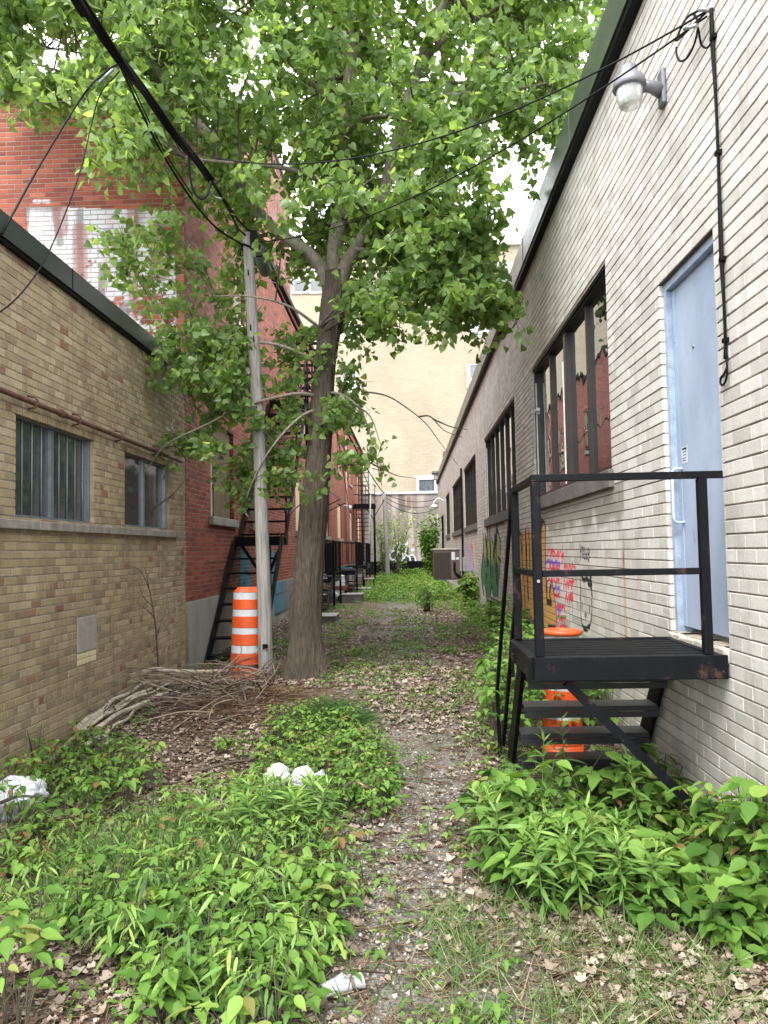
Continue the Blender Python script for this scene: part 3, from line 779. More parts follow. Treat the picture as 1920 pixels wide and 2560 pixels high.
# ------------------------------------------------------------------ left: low tan brick building
XL = -3.0
LB = empty('brick_annex_building', (XL, 8, 0), 'low tan brick annex with two dusty windows and a dark flashing on the left', 'building')
WIN_L = [(5.76, 7.24), (8.02, 9.55)]
SILL_L, HEAD_L = 1.95, 2.78
frL = lambda a, z, d: (XL + d, a, z)
brick_wall(LB, frL, 1.5, 10.22, -0.35, 4.0, [(p, q, SILL_L, HEAD_L) for p, q in WIN_L] + [(6.86, 7.30, 0.66, 1.10)], M_BR_L, M_MO_L, L=0.165, H=0.0655, rec=0.004, header=7, ret=0.07)
mb = MB().box(-12, XL-0.01, 1.5, 10.21, 3.98, 4.0); mb.add([(-12, 1.5, -0.35), (XL, 1.5, -0.35), (XL, 1.5, 4), (-12, 1.5, 4)], [(0,1,2,3)]); mb.build('roof', M_ROOF, LB)
one('fascia', M_FASCIA_L, LB, 'box', -3.4, XL+0.06, 1.5, 10.215, 4.015, 4.20)
one('fascia_drip', M_BLACK_D, LB, 'box', XL-0.05, XL+0.045, 1.5, 10.2, 3.985, 4.013)
for y in (4.2, 6.62, 9.05): one('fascia_seam', M_BLACK_D, LB, 'box', XL+0.06, XL+0.063, y-0.006, y+0.006, 4.015, 4.2)
s = MB()
for p, q in ((1.6, 3.894), (3.9, 6.05), (6.056, 8.0), (8.006, 9.85)): s.cbox(XL-0.08, XL+0.055, p, q, SILL_L-0.085, SILL_L-0.012, 0.006)
s.build('sill', simple('weathered_sill', lin('#837d76'), 0.85, var=0.5, nscale=5, bump=0.003, bscale=70, stretch=(1, 2, 1)), LB)
M_CURT = simple('pale_curtain', lin('#8a8c8c'), 0.9, var=0.4, nscale=6, stretch=(1, 7, 0.5))
for i, (p, q) in enumerate(WIN_L):
    w = window_x(LB, XL-0.09, 1, p, q, SILL_L, HEAD_L, M_ALU, M_GLASS_L, 2, fw=0.035, mull=0.05, dep=0.05)
    one('lintel', M_CONC_D, w, 'box', XL-0.10, XL-0.004, p+0.001, q-0.001, HEAD_L-0.022, HEAD_L+0.03)
    if i == 0:
        for k in range(9):
            y = p + 0.09 + k * (q-p-0.18)/8
            mb = MB(); mb.tube([(XL-0.079, y, SILL_L+0.036), (XL-0.079, y, HEAD_L-0.036)], 0.006, 6); mb.build('security_bar', simple('pale_bar', lin('#7d868b'), 0.6), w)
    else:
        V = []; Fc = []
        for k in range(41):
            y = p+0.25 + k*(q-p-0.3)/40; x = XL-0.2 + 0.03*math.sin(k*1.3); V += [(x, y, SILL_L), (x, y, HEAD_L)]
        for k in range(40): Fc.append((2*k, 2*k+2, 2*k+3, 2*k+1))
        MB().add(V, Fc, True).build('curtain', M_CURT, w)
pb = MB().cbox(XL-0.06, XL+0.004, 6.87, 7.29, 0.775, 1.095, 0.006); patch = pb.build('block_infill', simple('cement_block', lin('#96928a'), 0.9, var=0.2, nscale=9, bump=0.003, bscale=60), LB)
for k, (z0, z1) in enumerate(((0.665, 0.715), (0.72, 0.768))):
    for j in range(2): MB().cbox(XL-0.06, XL+0.002, 6.87+0.21*j, 7.07+0.215*j, z0, z1, 0.004).build('cream_brick', simple('cream_brick', lin('#c3b795'), 0.85, var=0.15), patch)
# rusted conduit along the window heads
cp = empty('conduit_pipe', (XL+0.05, 7.0, 2.86), 'rusted conduit pipe running above the annex windows', 'pipe')
mb = MB(); mb.tube([(XL+0.055, 2.0, 2.875), (XL+0.055, 5.5, 2.87), (XL+0.055, 8.0, 2.865), (XL+0.055, 9.9, 2.86)], 0.022, 10); mb.build('pipe', M_RUST, cp)
for y in (5.95, 6.75, 7.75, 8.9):
    mb = MB(); mb.tube([(XL+0.0, y, 2.93), (XL+0.06, y, 2.915), (XL+0.088, y, 2.875), (XL+0.06, y, 2.835), (XL+0.0, y, 2.825)], 0.009, 6); mb.build('clamp', M_RUST, cp)
mb = MB(); mb.tube([(XL+0.055, 6.4, 2.87), (XL+0.055, 6.48, 2.87)], 0.032, 10); mb.build('coupling', M_RUST, cp)

# ------------------------------------------------------------------ left behind: tall red brick building
DB = empty('red_brick_building', (XL, 30, 0), 'two-storey red brick building with boarded windows and peeling white painted sign', 'building')
Y0D, Y1D, TOPD = 10.24, 50.0, 8.0
def on_red(u, v):
    d = ray_src(u, v); t = XL / d[0]; return (CAM[1] + d[1]*t, CAM[2] + d[2]*t)
PD = Paint(on_red); cC = (440, 1050, 4.879); TQ = lin('#347a92')
PD.fill(cC, [(778,1530),(835,1525),(860,1620),(910,1760),(912,2060),(780,2070)], TQ)
PD.fill(cC, [(1150,1590),(1205,1590),(1212,1960),(1180,2230),(1140,2230)], TQ)
for pts, w in (([(780,1530),(775,2060)], .08), ([(845,1790),(850,1860),(905,1880)], .07), ([(800,2060),(830,1960),(850,2060)], .06), ([(1205,1590),(1212,1960)], .08), ([(740,1780),(700,1960)], .05)):
    PD.line(cC, pts, BLK, w)
PD.ops.append(('x', lambda A, Z: (0.55*sstep(0.5, 0.8, fbm(A*3, Z*6, 5.0))*(A > 10.2)*(A < 18), np.zeros(A.shape+(3,)) + np.array(lin('#5b2d23')))))
OP_D = []
for y0, w_ in ((11.55, 1.55), (14.5, 0.75), (20.3, 1.1), (27.2, 1.5), (32.2, 1.9), (38.8, 1.9), (45.0, 1.9)): OP_D.append((y0, y0+w_, 2.22, 3.72))
for y0, w_ in ((13.2, 1.3), (22.2, 1.3), (27.2, 1.4), (32.4, 1.6), (38.8, 1.7), (45.0, 1.7)): OP_D.append((y0, y0+w_, 5.1, 6.7))
brick_wall(DB, frL, Y0D, Y1D, 1.0, TOPD, OP_D, M_BR_D, M_MO_D, L=0.215, H=0.0675, jh=0.012, jv=0.010, rec=0.003, paint=PD, pzone=(10.24, 19.0, 1.0, 2.2), cell=(0.03, 0.0135), ret=0.09)
M_SLAT = simple('ribbed_brown_panel', lin('#7d6c55'), 0.7, var=0.25, nscale=5, stretch=(1, 5, 0.5))
for i, (p, q, z0, z1) in enumerate(OP_D):
    w = MB().box(XL-0.13, XL-0.09, p, q, z0, z1).build('window', M_DARK, DB)
    if i == 0:
        for k in range(15):
            y = p+0.42 + k*(q-p-0.46)/15; one('slat', M_SLAT, w, 'box', XL-0.09, XL-0.06, y, y+0.055, z0+0.02, z1-0.05)
        MB().cbox(XL-0.09, XL-0.05, p+0.02, p+0.3, z0+0.02, z1, 0.004).build('white_jamb', simple('white_jamb_paint', lin('#b7b3ac'), 0.7, var=0.3, nscale=12), w)
    elif i == 1:
        for k in range(7): one('slat', M_SLAT, w, 'box', XL-0.09, XL-0.06, p+0.05+k*0.095, p+0.12+k*0.095, z0+0.02, z1-0.05)
    elif z0 < 4: MB().cbox(XL-0.085, XL-0.05, p+0.03, q-0.03, z0+0.02, z1-0.06, 0.004).build('board', M_BOARD, w)
    else:
        MB().box(XL-0.085, XL-0.06, p, p+0.06, z0, z1).box(XL-0.085, XL-0.06, q-0.06, q, z0, z1).box(XL-0.085, XL-0.06, p+0.06, q-0.06, z1-0.06, z1).box(XL-0.085, XL-0.06, p+0.06, q-0.06, (z0+z1)/2-0.03, (z0+z1)/2+0.03).build('frame', M_BOARD, w)
        one('pane', M_GLASS_F, w, 'box', XL-0.0845, XL-0.08, p+0.06, q-0.06, z0, z1-0.06)
    MB().cbox(XL-0.09, XL+0.07, p-0.1, q+0.1, z0-0.13, z0, 0.008).build('sill', M_CONC, w)
    one('lintel', M_RUST, w, 'box', XL-0.09, XL-0.003, p+0.002, q-0.002, z1-0.02, z1+0.015)
# white-painted panel on the end wall
frE = lambda a, z, d: (a, Y0D - d, z)
def on_end(u, v):
    d = ray_src(u, v); t = Y0D / d[1]; return (CAM[0] + d[0]*t, CAM[2] + d[2]*t)
PE = Paint(on_end); c8 = (0, 200, 3.456)
def white_sign(A, Z):
    q = [PE.fn(c8[0]+x/c8[2], c8[1]+y/c8[2]) for x, y in ((225,1090),(1520,1130),(1530,2400),(300,2400))]
    inside = inpoly(A, Z, q)
    (xa, _), (xb, _) = q[0], q[1]
    t = np.clip((A - xa) / (xb - xa), 0, 1)
    brickn = vnoise(np.floor(A/0.2)*3.1, np.floor(Z/0.0675)*7.7, 2.0)
    peel = 0.60*fbm(A*4, Z*2.2, 4.0, 4) + 0.28*fbm(A*26, Z*30, 8.0, 2) + 0.12*brickn
    thr = 0.31 + 0.21*sstep(0.35, 0.95, t)
    col1 = fbm(A*3.0, Z*0.35, 12.0, 3)                       # long downward streaks
    a = sstep(thr-0.03, thr+0.05, peel) * (1 - 0.6*sstep(0.60, 0.72, col1))
    w = 0.92 * inside * a
    return w, np.zeros(A.shape+(3,)) + np.array(lin('#c9ccd2'))
PE.ops.append(('x', white_sign))
for pts, w in (([(235,1110),(520,1110)], .07), ([(475,1120),(500,1300),(520,1410)], .11), ([(690,1140),(690,1420),(700,1800)], .10), ([(1330,1280),(1335,1700)], .13), ([(240,1110),(235,1240)], .05),
               ([(1060,1480),(1170,1480),(1165,1600),(1070,1590),(1060,1480)], .08), ([(1110,1490),(1110,1590)], .1), ([(1080,1950),(1075,2080)], .12), ([(885,1650),(880,1880)], .1), ([(1100,1990),(1320,2000)], .05), ([(1175,1140),(1170,1600)], .06)):
    PE.line(c8, pts, lin('#4a4146'), w, 0.62)
for pts, w in (([(690,1300),(690,1800)], .22), ([(520,1120),(530,1300)], .2), ([(1380,1300),(1390,1650)], .3)):
    PE.line(c8, pts, lin('#8a4a3c'), w, 0.6)
for x, y in ((300,1050),(380,1050),(440,390),(1030,430),(700,400)): PE.line(c8, [(x, y), (x+40, y)], lin('#c3c4c8'), .06, 0.8)
brick_wall(DB, frE, -12.0, XL - 0.001, 3.9, TOPD, [], M_BR_D, M_MO_D, L=0.215, H=0.0675, jh=0.012, jv=0.010, rec=0.003, paint=PE, pzone=(-6.0, -3.0, 3.9, 6.75), cell=(0.02, 0.0135), nind=300, minz=4.0)
mb = MB().box(-12, XL-0.02, Y0D+0.02, Y1D, TOPD-0.03, TOPD-0.01)
mb.build('roof', M_ROOF, DB)
one('coping', simple('brown_coping', lin('#5a4a42'), 0.6), DB, 'box', -12.05, XL+0.05, Y0D-0.06, Y0D+0.3, TOPD, TOPD+0.09)
one('roof_flashing', M_BLACK_D, DB, 'box', XL-0.3, XL+0.10, Y0D+0.3, Y1D, TOPD, TOPD+0.12)
# stack rising flush with the side wall
frS = lambda a, z, d: (XL + 0.002 + d, a, z)
M_BR_P = brick_mat('faded_pink_brick', [(0.0, lin('#8a5a50')), (0.5, lin('#a0685c')), (1.0, lin('#b08078'))], (0.75, 0.7, 0.7), 0.5, 0.85, (lin('#c9bdb6'), 0.5), 0.2)
st = MB().box(-6.2, XL-0.01, 16.8, 19.8, TOPD-0.1, 11.0).build('chimney_block', M_MO_D, DB)
brick_wall(DB, frS, 16.8, 19.83, TOPD+0.13, 11.0, [], M_BR_P, M_MO_D, nind=0)
frS2 = lambda a, z, d: (a, 16.79 - d, z)
brick_wall(DB, frS2, -6.2, XL, TOPD+0.13, 11.0, [], M_BR_P, M_MO_D, nind=0)
one('stack_coping', M_CONC, DB, 'box', -6.25, XL+0.06, 16.72, 19.88, 11.0, 11.12)
# rendered concrete base with turquoise lettering
def foundation():
    ys = np.concatenate([np.arange(Y0D, 17.0, 0.035), np.linspace(17.0, Y1D, 12)]); zs = np.linspace(-0.3, 1.0, 38)
    A, Z = np.meshgrid(ys, zs); P2 = Paint(on_red)
    P2.fill(cC, [(1150,1960),(1275,1990),(1285,2290),(1270,2196),(1240,2230),(1200,2190),(1150,2240)], TQ)
    P2.fill((480, 1000, 2.95), [(590,1340),(650,1345),(665,1600),(600,1590),(590,1450)], TQ)
    P2.fill((480, 1000, 2.95), [(480,1400),(500,1380),(500,1600),(480,1600)], TQ)
    P2.line((480, 1000, 2.95), [(650,1345),(665,1610),(600,1580)], BLK, .05)
    P2.line((480, 1000, 2.95), [(620,1440),(625,1540)], BLK, .04); P2.line((480, 1000, 2.95), [(600,1390),(610,1440)], BLK, .05)
    rgba = P2(A, Z).reshape(-1, 4)
    V = np.stack([np.full(A.shape, XL+0.03), A, Z], -1).reshape(-1, 3)
    idx = np.arange(A.size).reshape(A.shape)
    q = np.stack([idx[:-1, :-1], idx[:-1, 1:], idx[1:, 1:], idx[1:, :-1]], -1).reshape(-1, 4)
    me = np_mesh('foundation', V, q, 4); point_col(me, 'paint', rgba)
    m, nt = newmat('foundation_render'); p = pos_socket(nt, (1, 1, 0.6)); pa = N(nt, 'Attribute', {'attribute_name': 'paint'})
    n1 = noise_n(nt, p, 1.6, 6.0, 0.6)
    col = mixc(nt, pa.outputs['Alpha'], ramp(nt, n1, [(0.3, lin('#75726a')), (0.5, lin('#8f8c83')), (0.72, lin('#a3a096'))]), pa.outputs['Color'])
    b = N(nt, 'BsdfPrincipled', Base_Color=col, Roughness=0.9); bn = N(nt, 'Bump', Strength=1.0, Distance=0.004, Height=noise_n(nt, p, 30, 5.0))
    nt.links.new(bn.outputs[0], b.inputs['Normal']); finish(nt, b.outputs[0])
    link_mesh('foundation', me, m, DB)
    MB().box(XL-0.05, XL+0.029, Y0D, Y1D, 0.995, 1.003).build('foundation_ledge', M_CONC, DB)
foundation()
# downpipes on the far part of the side wall
M_DOWN = simple('pink_painted_pipe', lin('#b98c80'), 0.6); M_DARKPIPE = simple('dark_downpipe', lin('#3a302e'), 0.6)
for y, mm, r, z0 in ((35.8, M_DOWN, 0.055, 1.2), (36.4, M_DARKPIPE, 0.05, 5.0), (48.2, M_DARKPIPE, 0.08, 1.0)):
    mb = MB(); mb.tube([(XL+0.09, y, z0), (XL+0.09, y, 7.9)], r, 8); mb.build('downpipe', mm, DB)

# ------------------------------------------------------------------ far: tall tan office block and grey yard wall
def far_brick(name, c1, c2, mo):
    m, nt = newmat(name); p = pos_socket(nt)
    s = N(nt, 'SeparateXYZ', Vector=p).outputs; v = N(nt, 'CombineXYZ', X=s['X'], Y=s['Z'])
    bt = N(nt, 'TexBrick', Vector=v.outputs[0], Color1=c4(c1), Color2=c4(c2), Mortar=c4(mo), Scale=1.0, Mortar_Size=0.012, Brick_Width=0.4, Row_Height=0.13)
    bt.inputs['Bias'].default_value = 0.1
    n1 = noise_n(nt, pos_socket(nt, (1, 1, 0.5)), 0.35, 5.0)
    col = mixc(nt, 0.3, bt.outputs['Color'], ramp(nt, n1, [(0.35, (0.55, 0.53, 0.52)), (0.65, (1, 1, 1))]), 'MULTIPLY')
    b = N(nt, 'BsdfPrincipled', Base_Color=col, Roughness=0.85); finish(nt, b.outputs[0]); return m
M_FAR = far_brick('tan_office_brick', lin('#9c927f'), lin('#918774'), lin('#837a69'))
YF = 58.0
FB = empty('office_block', (0, YF, 0), 'tall pale tan brick office block closing the end of the alley', 'building')
ztop = at_y(1110, 530, YF)[2]
fw_ = []                                  # windows: (x0, x1, z0, z1)
def fpx(x0, y0, x1, y1):
    p = at_y(x0, y0, YF); q = at_y(x1, y1, YF); return (p[0], q[0], q[2], p[2])
W_STRIP = [fpx(1074, 566, 1118, 618), fpx(1121, 564, 1180, 616), fpx(632, 582, 664, 632), fpx(667, 581, 716, 631)]
W_LOW = [fpx(1012, 786, 1042, 836), fpx(738, 790, 772, 845), fpx(1012, 680, 1062, 726), fpx(738, 690, 772, 735)]
allw = W_STRIP + W_LOW
xs = sorted({-26, 22, *[w[0] for w in allw], *[w[1] for w in allw]}); zs = sorted({-0.3, ztop, *[w[2] for w in allw], *[w[3] for w in allw]})
mb = MB()
for i in range(len(xs)-1):
    for j in range(len(zs)-1):
        xc, zc = (xs[i]+xs[i+1])/2, (zs[j]+zs[j+1])/2
        if any(w[0] < xc < w[1] and w[2] < zc < w[3] for w in allw): continue
        mb.add([(xs[i], YF, zs[j]), (xs[i+1], YF, zs[j]), (xs[i+1], YF, zs[j+1]), (xs[i], YF, zs[j+1])], [(0,1,2,3)])
mb.add([(-26, YF, 0), (-26, YF+18, 0), (-26, YF+18, ztop), (-26, YF, ztop)], [(0,1,2,3)])
mb.add([(22, YF, 0), (22, YF+18, 0), (22, YF+18, ztop), (22, YF, ztop)], [(3,2,1,0)])
mb.add([(-26, YF+18, 0), (22, YF+18, 0), (22, YF+18, ztop), (-26, YF+18, ztop)], [(3,2,1,0)])
mb.build('wall', M_FAR, FB)
MB().box(-26.3, 22.3, YF-0.25, YF+18.2, ztop, ztop+0.35).build('parapet', simple('pale_parapet', lin('#c3bcae'), 0.7), FB)
M_WF = simple('white_window_frame', lin('#c3c7c9'), 0.5); M_BLIND = simple('pale_blind', lin('#b9c2c4'), 0.7)
for k, w in enumerate(allw):
    f = 0.10
    wo = MB().box(w[0], w[0]+f, YF+0.02, YF+0.16, w[2], w[3]).box(w[1]-f, w[1], YF+0.02, YF+0.16, w[2], w[3]).box(w[0]+f, w[1]-f, YF+0.02, YF+0.16, w[2], w[2]+f).box(w[0]+f, w[1]-f, YF+0.02, YF+0.16, w[3]-f, w[3]).build('window', M_WF, FB)
    one('pane', M_GLASS_F, wo, 'box', w[0]+f, w[1]-f, YF+0.12, YF+0.13, w[2]+f, w[3]-f)
    if k < 4: one('blind', M_BLIND, wo, 'box', w[0]+f, w[1]-f, YF+0.10, YF+0.115, w[3]-0.45*(w[3]-w[2]), w[3]-f)
    elif k < 6:
        one('spandrel', simple('grey_panel', lin('#8d8478'), 0.7), wo, 'box', w[0]-0.25, w[0]-0.01, YF-0.05, YF+0.02, w[2]-0.1, w[3])
        one('lower_sash', simple('pale_sash', lin('#c6d0d8'), 0.4), wo, 'box', w[0]+f, w[1]-f, YF+0.06, YF+0.11, w[2]+f, w[2]+0.4*(w[3]-w[2]))
    else:
        for j in range(9): one('louvre', M_WF, wo, 'box', w[0]+f, w[1]-f, YF+0.03, YF+0.1, w[2]+f+0.12+j*(w[3]-w[2]-2*f-0.1)/9, w[2]+f+0.2+j*(w[3]-w[2]-2*f-0.1)/9)
    one('ledge', M_CONC, wo, 'box', w[0]-0.1, w[1]+0.1, YF-0.08, YF+0.02, w[2]-0.12, w[2])
# grey wall with a dark recess below, spray-painted letters
YG = 50.2
zt = at_y(880, 1067, YG)[2]; zb = at_y(880, 1212, YG)[2]
GW = empty('yard_wall', (0, YG, 0), 'stained grey concrete wall with black bubble graffiti at the end of the alley', 'wall')
def grey_wall():
    xs = np.linspace(-2.95, 2.3, 151); zs = np.linspace(zb, zt, 100); A, Z = np.meshgrid(xs, zs)
    fn = lambda u, v: (lambda d: (CAM[0]+d[0]*YG/d[1], CAM[2]+d[2]*YG/d[1]))(ray_src(u, v))
    P = Paint(fn); cG = (960, 1340, 11.85); DK = lin('#2c2f35'); WL = lin('#c6cdd6')
    P.ops.append(('x', lambda A, Z: (0.55*sstep(0.52, 0.7, fbm(A*2.2, Z*0.25, 3.0)), np.zeros(A.shape+(3,)) + np.array(lin('#4f4a48')))))
    c1 = (760, 1180, 3.456)
    P.line(c1, [(840,215),(850,330)], lin('#3f3a39'), .45, .7); P.line(c1, [(905,230),(905,310)], lin('#6b3f33'), .3, .7); P.line(c1, [(850,330),(845,600)], lin('#55504c'), .8, .5)
    P.line(c1, [(1120,200),(1130,330)], lin('#3f3a39'), .6, .6)
    P.fill(cG, [(180,560),(230,460),(290,440),(310,320),(400,220),(470,250),(560,270),(660,250),(740,360),(720,520),(760,600),(820,560),(900,620),(930,750),(150,750),(180,640)], DK)
    for pts in ([(290,440),(200,480),(165,600),(215,690),(320,710)], [(460,230),(400,470),(355,640),(360,740)], [(400,210),(320,300)], [(400,210),(460,220),(550,270),(620,235),(670,290)], [(695,150),(660,380),(600,660)],
                [(500,460),(560,540),(570,640),(530,740)], [(490,540),(600,560),(720,590),(770,640),(780,720)], [(780,570),(860,555),(920,640),(940,750)], [(100,350),(170,410),(280,440)]):
        P.line(cG, pts, WL, .09)
    P.fill(cG, [(780,480),(790,400),(850,350),(910,400),(900,450),(800,450)], WL); P.fill(cG, [(820,240),(900,230),(890,280),(850,310)], lin('#a2543a'))
    rgba = P(A, Z).reshape(-1, 4)
    V = np.stack([A, np.full(A.shape, YG), Z], -1).reshape(-1, 3); idx = np.arange(A.size).reshape(A.shape)
    q = np.stack([idx[:-1, :-1], idx[:-1, 1:], idx[1:, 1:], idx[1:, :-1]], -1).reshape(-1, 4)
    me = np_mesh('face', V, q, 4); point_col(me, 'paint', rgba)
    m, nt = newmat('stained_grey_render'); pa = N(nt, 'Attribute', {'attribute_name': 'paint'}); p = pos_socket(nt, (1, 1, 0.35))
    col = mixc(nt, pa.outputs['Alpha'], ramp(nt, noise_n(nt, p, 0.9, 6.0, 0.62), [(0.3, lin('#837a72')), (0.55, lin('#9f978e')), (0.75, lin('#b0a89f'))]), pa.outputs['Color'])
    b = N(nt, 'BsdfPrincipled', Base_Color=col, Roughness=0.9); finish(nt, b.outputs[0])
    link_mesh('face', me, m, GW)
    MB().box(-2.95, 2.3, YG+0.004, YG+0.4, zb+0.001, zt-0.001).build('core', M_CONC, GW)
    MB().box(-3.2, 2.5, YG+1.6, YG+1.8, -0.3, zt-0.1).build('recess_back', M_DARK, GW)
    MB().box(-2.99, -2.9, YG-0.02, YG+0.4, -0.3, zt-0.002).box(2.2, 2.29, YG-0.02, YG+0.4, -0.3, zt-0.002).build('pier', M_CONC_D, GW)
    one('coping', simple('pale_metal_coping', lin('#b7bec4'), 0.5), GW, 'box', -3.0, 2.35, YG-0.1, YG+0.45, zt, zt+0.14)
grey_wall()
wp = [at_y(x, y, YG+1.5) for x, y in ((903, 1036), (940, 1064))]
hut = MB().box(wp[0][0]-0.05, wp[1][0]+0.5, YG+1.2, YG+3, zt+0.15, wp[0][2]+0.15)
PH = empty('roof_hatch', (wp[0][0], YG+1.2, zt), 'small white-framed window box standing above the grey end wall', 'window')
x0, x1, z0, z1 = wp[0][0], wp[1][0], wp[1][2], wp[0][2]
MB().box(x0-0.1, x0+0.05, YG+1.0, YG+1.6, z0-0.1, z1+0.1).box(x1-0.05, x1+0.1, YG+1.0, YG+1.6, z0-0.1, z1+0.1).box(x0+0.05, x1-0.05, YG+1.0, YG+1.6, z1-0.05, z1+0.1).box(x0+0.05, x1-0.05, YG+1.0, YG+1.6, z0-0.1, z0+0.08).build('frame', M_WF, PH)
one('pane', simple('speckled_pane', lin('#2e3238'), 0.3, var=0.8, nscale=7, col2=lin('#5c636b')), PH, 'box', x0+0.05, x1-0.05, YG+1.1, YG+1.15, z0+0.08, z1-0.05)
one('cap', M_WF, PH, 'box', x0-0.3, x1+0.2, YG+0.95, YG+1.7, z1+0.1, z1+0.2)
# ------------------------------------------------------------------ steel landing with stair at the blue door
LN = empty('steel_landing', (1.2, 4.7, 0), 'black steel landing with railing and short stair below the blue door', 'landing')
ZT, LY0, LY1, LX0, LX1 = 1.05, 4.27, 5.12, 0.665, XR-0.012
M_TREAD = simple('chequer_tread', lin('#232427'), 0.5, var=0.4, nscale=60, bump=0.003, bscale=140)
MB().cbox(LX0, LX1, LY0-0.025, LY0+0.025, ZT-0.125, ZT+0.004).build('front_beam', M_BLACK, LN)
MB().cbox(LX0, LX1, LY1-0.025, LY1+0.025, ZT-0.125, ZT+0.004).build('rear_beam', M_BLACK, LN)
MB().cbox(LX0-0.02, LX0+0.03, LY0+0.026, LY1-0.026, ZT-0.125, ZT+0.002).build('side_beam', M_BLACK, LN)
MB().cbox(LX1-0.05, LX1, LY0+0.026, LY1-0.026, ZT-0.125, ZT+0.002).build('wall_beam', M_BLACK, LN)
ns = 22; sl_me = None
for i in range(ns):
    y = LY0+0.045 + i*(LY1-LY0-0.09)/(ns-1)
    if sl_me is None:
        b = MB().cbox(LX0+0.032, LX1-0.052, -0.013, 0.013, -0.03, 0.0, 0.003); sl_me = b.mesh('slat'); sl_me.materials.append(M_BLACK_D)
    o = bpy.data.objects.new('slat', sl_me); COL.objects.link(o); o.parent = LN; o.location = Vector((0, y, ZT-0.004-0.001*(i % 3))) - LN.location
P_NEAR = (0.70, LY0); P_FAR = (0.70, LY1-0.02); P_WALL = (at_y(1521, 1200, LY0)[0], LY0); ZR = 2.035
for (x, y) in (P_NEAR, P_FAR, P_WALL):
    MB().cbox(x-0.024, x+0.024, y-0.024, y+0.024, ZT+0.006, ZR-0.021, 0.004).build('post', M_BLACK, LN)
xe = at_y(1563, 1040, LY0)[0]
MB().cbox(0.675, xe, LY0-0.02, LY0+0.02, ZR-0.02, ZR+0.02, 0.003).build('top_rail', M_BLACK, LN)
MB().cbox(0.68, 0.72, LY0+0.022, LY1+0.02, ZR-0.02, ZR+0.018, 0.003).build('top_rail', M_BLACK, LN)
zm = at_y(1300, 1237, LY0)[2]
MB().cbox(0.726, P_WALL[0]-0.026, LY0-0.017, LY0+0.017, zm-0.018, zm+0.018, 0.003).build('mid_rail', M_BLACK, LN)
MB().cbox(0.683, 0.717, LY0+0.026, LY1-0.046, zm-0.018, zm+0.018, 0.003).build('mid_rail', M_BLACK, LN)
mb = MB(); mb.tube([(0.70, LY0-0.026, zm-0.04), (0.70, LY0-0.034, zm-0.04)], 0.009, 8); mb.build('bolt', M_GALV, LN)
p0 = at_y(1228, 1478, LY0+0.0); p1 = at_x(1592, 1832, XR-0.01)
mb = MB(); mb.bar((p0[0], LY0+0.055, p0[2]+0.0), (XR-0.012, LY0+0.03, p1[2]), 0.045, 0.05); mb.build('brace', M_BLACK, LN)
MB().bar((p0[0]-0.03, LY0+0.055, ZT-0.115), (p0[0]+0.03, LY0+0.055, ZT-0.14), 0.05, 0.02).build('brace_plate', M_BLACK, LN)
TZ = [0.80, 0.575, 0.345, 0.115]; TYv = [1462, 1519, 1576, 1632]
tY = [LY1 + 0.14, LY1+0.34, LY1+0.54, LY1+0.74]
tY = [float(at_z(1250, v, z)[1]) for z, v in zip(TZ, TYv)]
tY[0] = min(tY[0], tY[1]-0.12); tY[0] = max(tY[0], LY1+0.1)
for y, z in zip(tY, TZ):
    t = MB(); t.cbox(0.755, 1.655, y-0.11, y+0.11, z-0.035, z, 0.004); t.box(0.755, 1.655, y-0.112, y-0.106, z-0.075, z-0.036); t.build('tread', M_TREAD, LN)
for x in (0.735, 1.675):
    g = gz1(x, tY[3]+0.2)
    MB().bar((x, LY1+0.05, ZT-0.1), (x, tY[3]+0.17, g-0.03), 0.028, 0.17).build('stringer', M_BLACK_D, LN)
yb = tY[3]+0.28; xb = 0.66
mb = MB().bar((0.69, LY1+0.02, ZR-0.02), (xb, yb, 0.55), 0.022, 0.045).bar((xb, yb, 0.56), (xb+0.015, yb+0.02, gz1(xb, yb)-0.05), 0.028, 0.03); mb.build('stair_rail', M_BLACK_D, LN)
MB().bar((0.72, LY1+0.02, zm+0.02), (xb+0.035, yb-0.02, 0.14), 0.022, 0.045).build('stair_rail', M_BLACK_D, LN)
mb = MB(); mb.tube([(LX0-0.022, LY1-0.2, 0.98), (LX0-0.034, LY1-0.2, 0.98)], 0.012, 8).bar((LX0-0.028, LY1-0.2, 1.02), (LX0-0.028, LY1-0.2, 0.84), 0.02, 0.012); mb.build('hook', M_BLACK_D, LN)

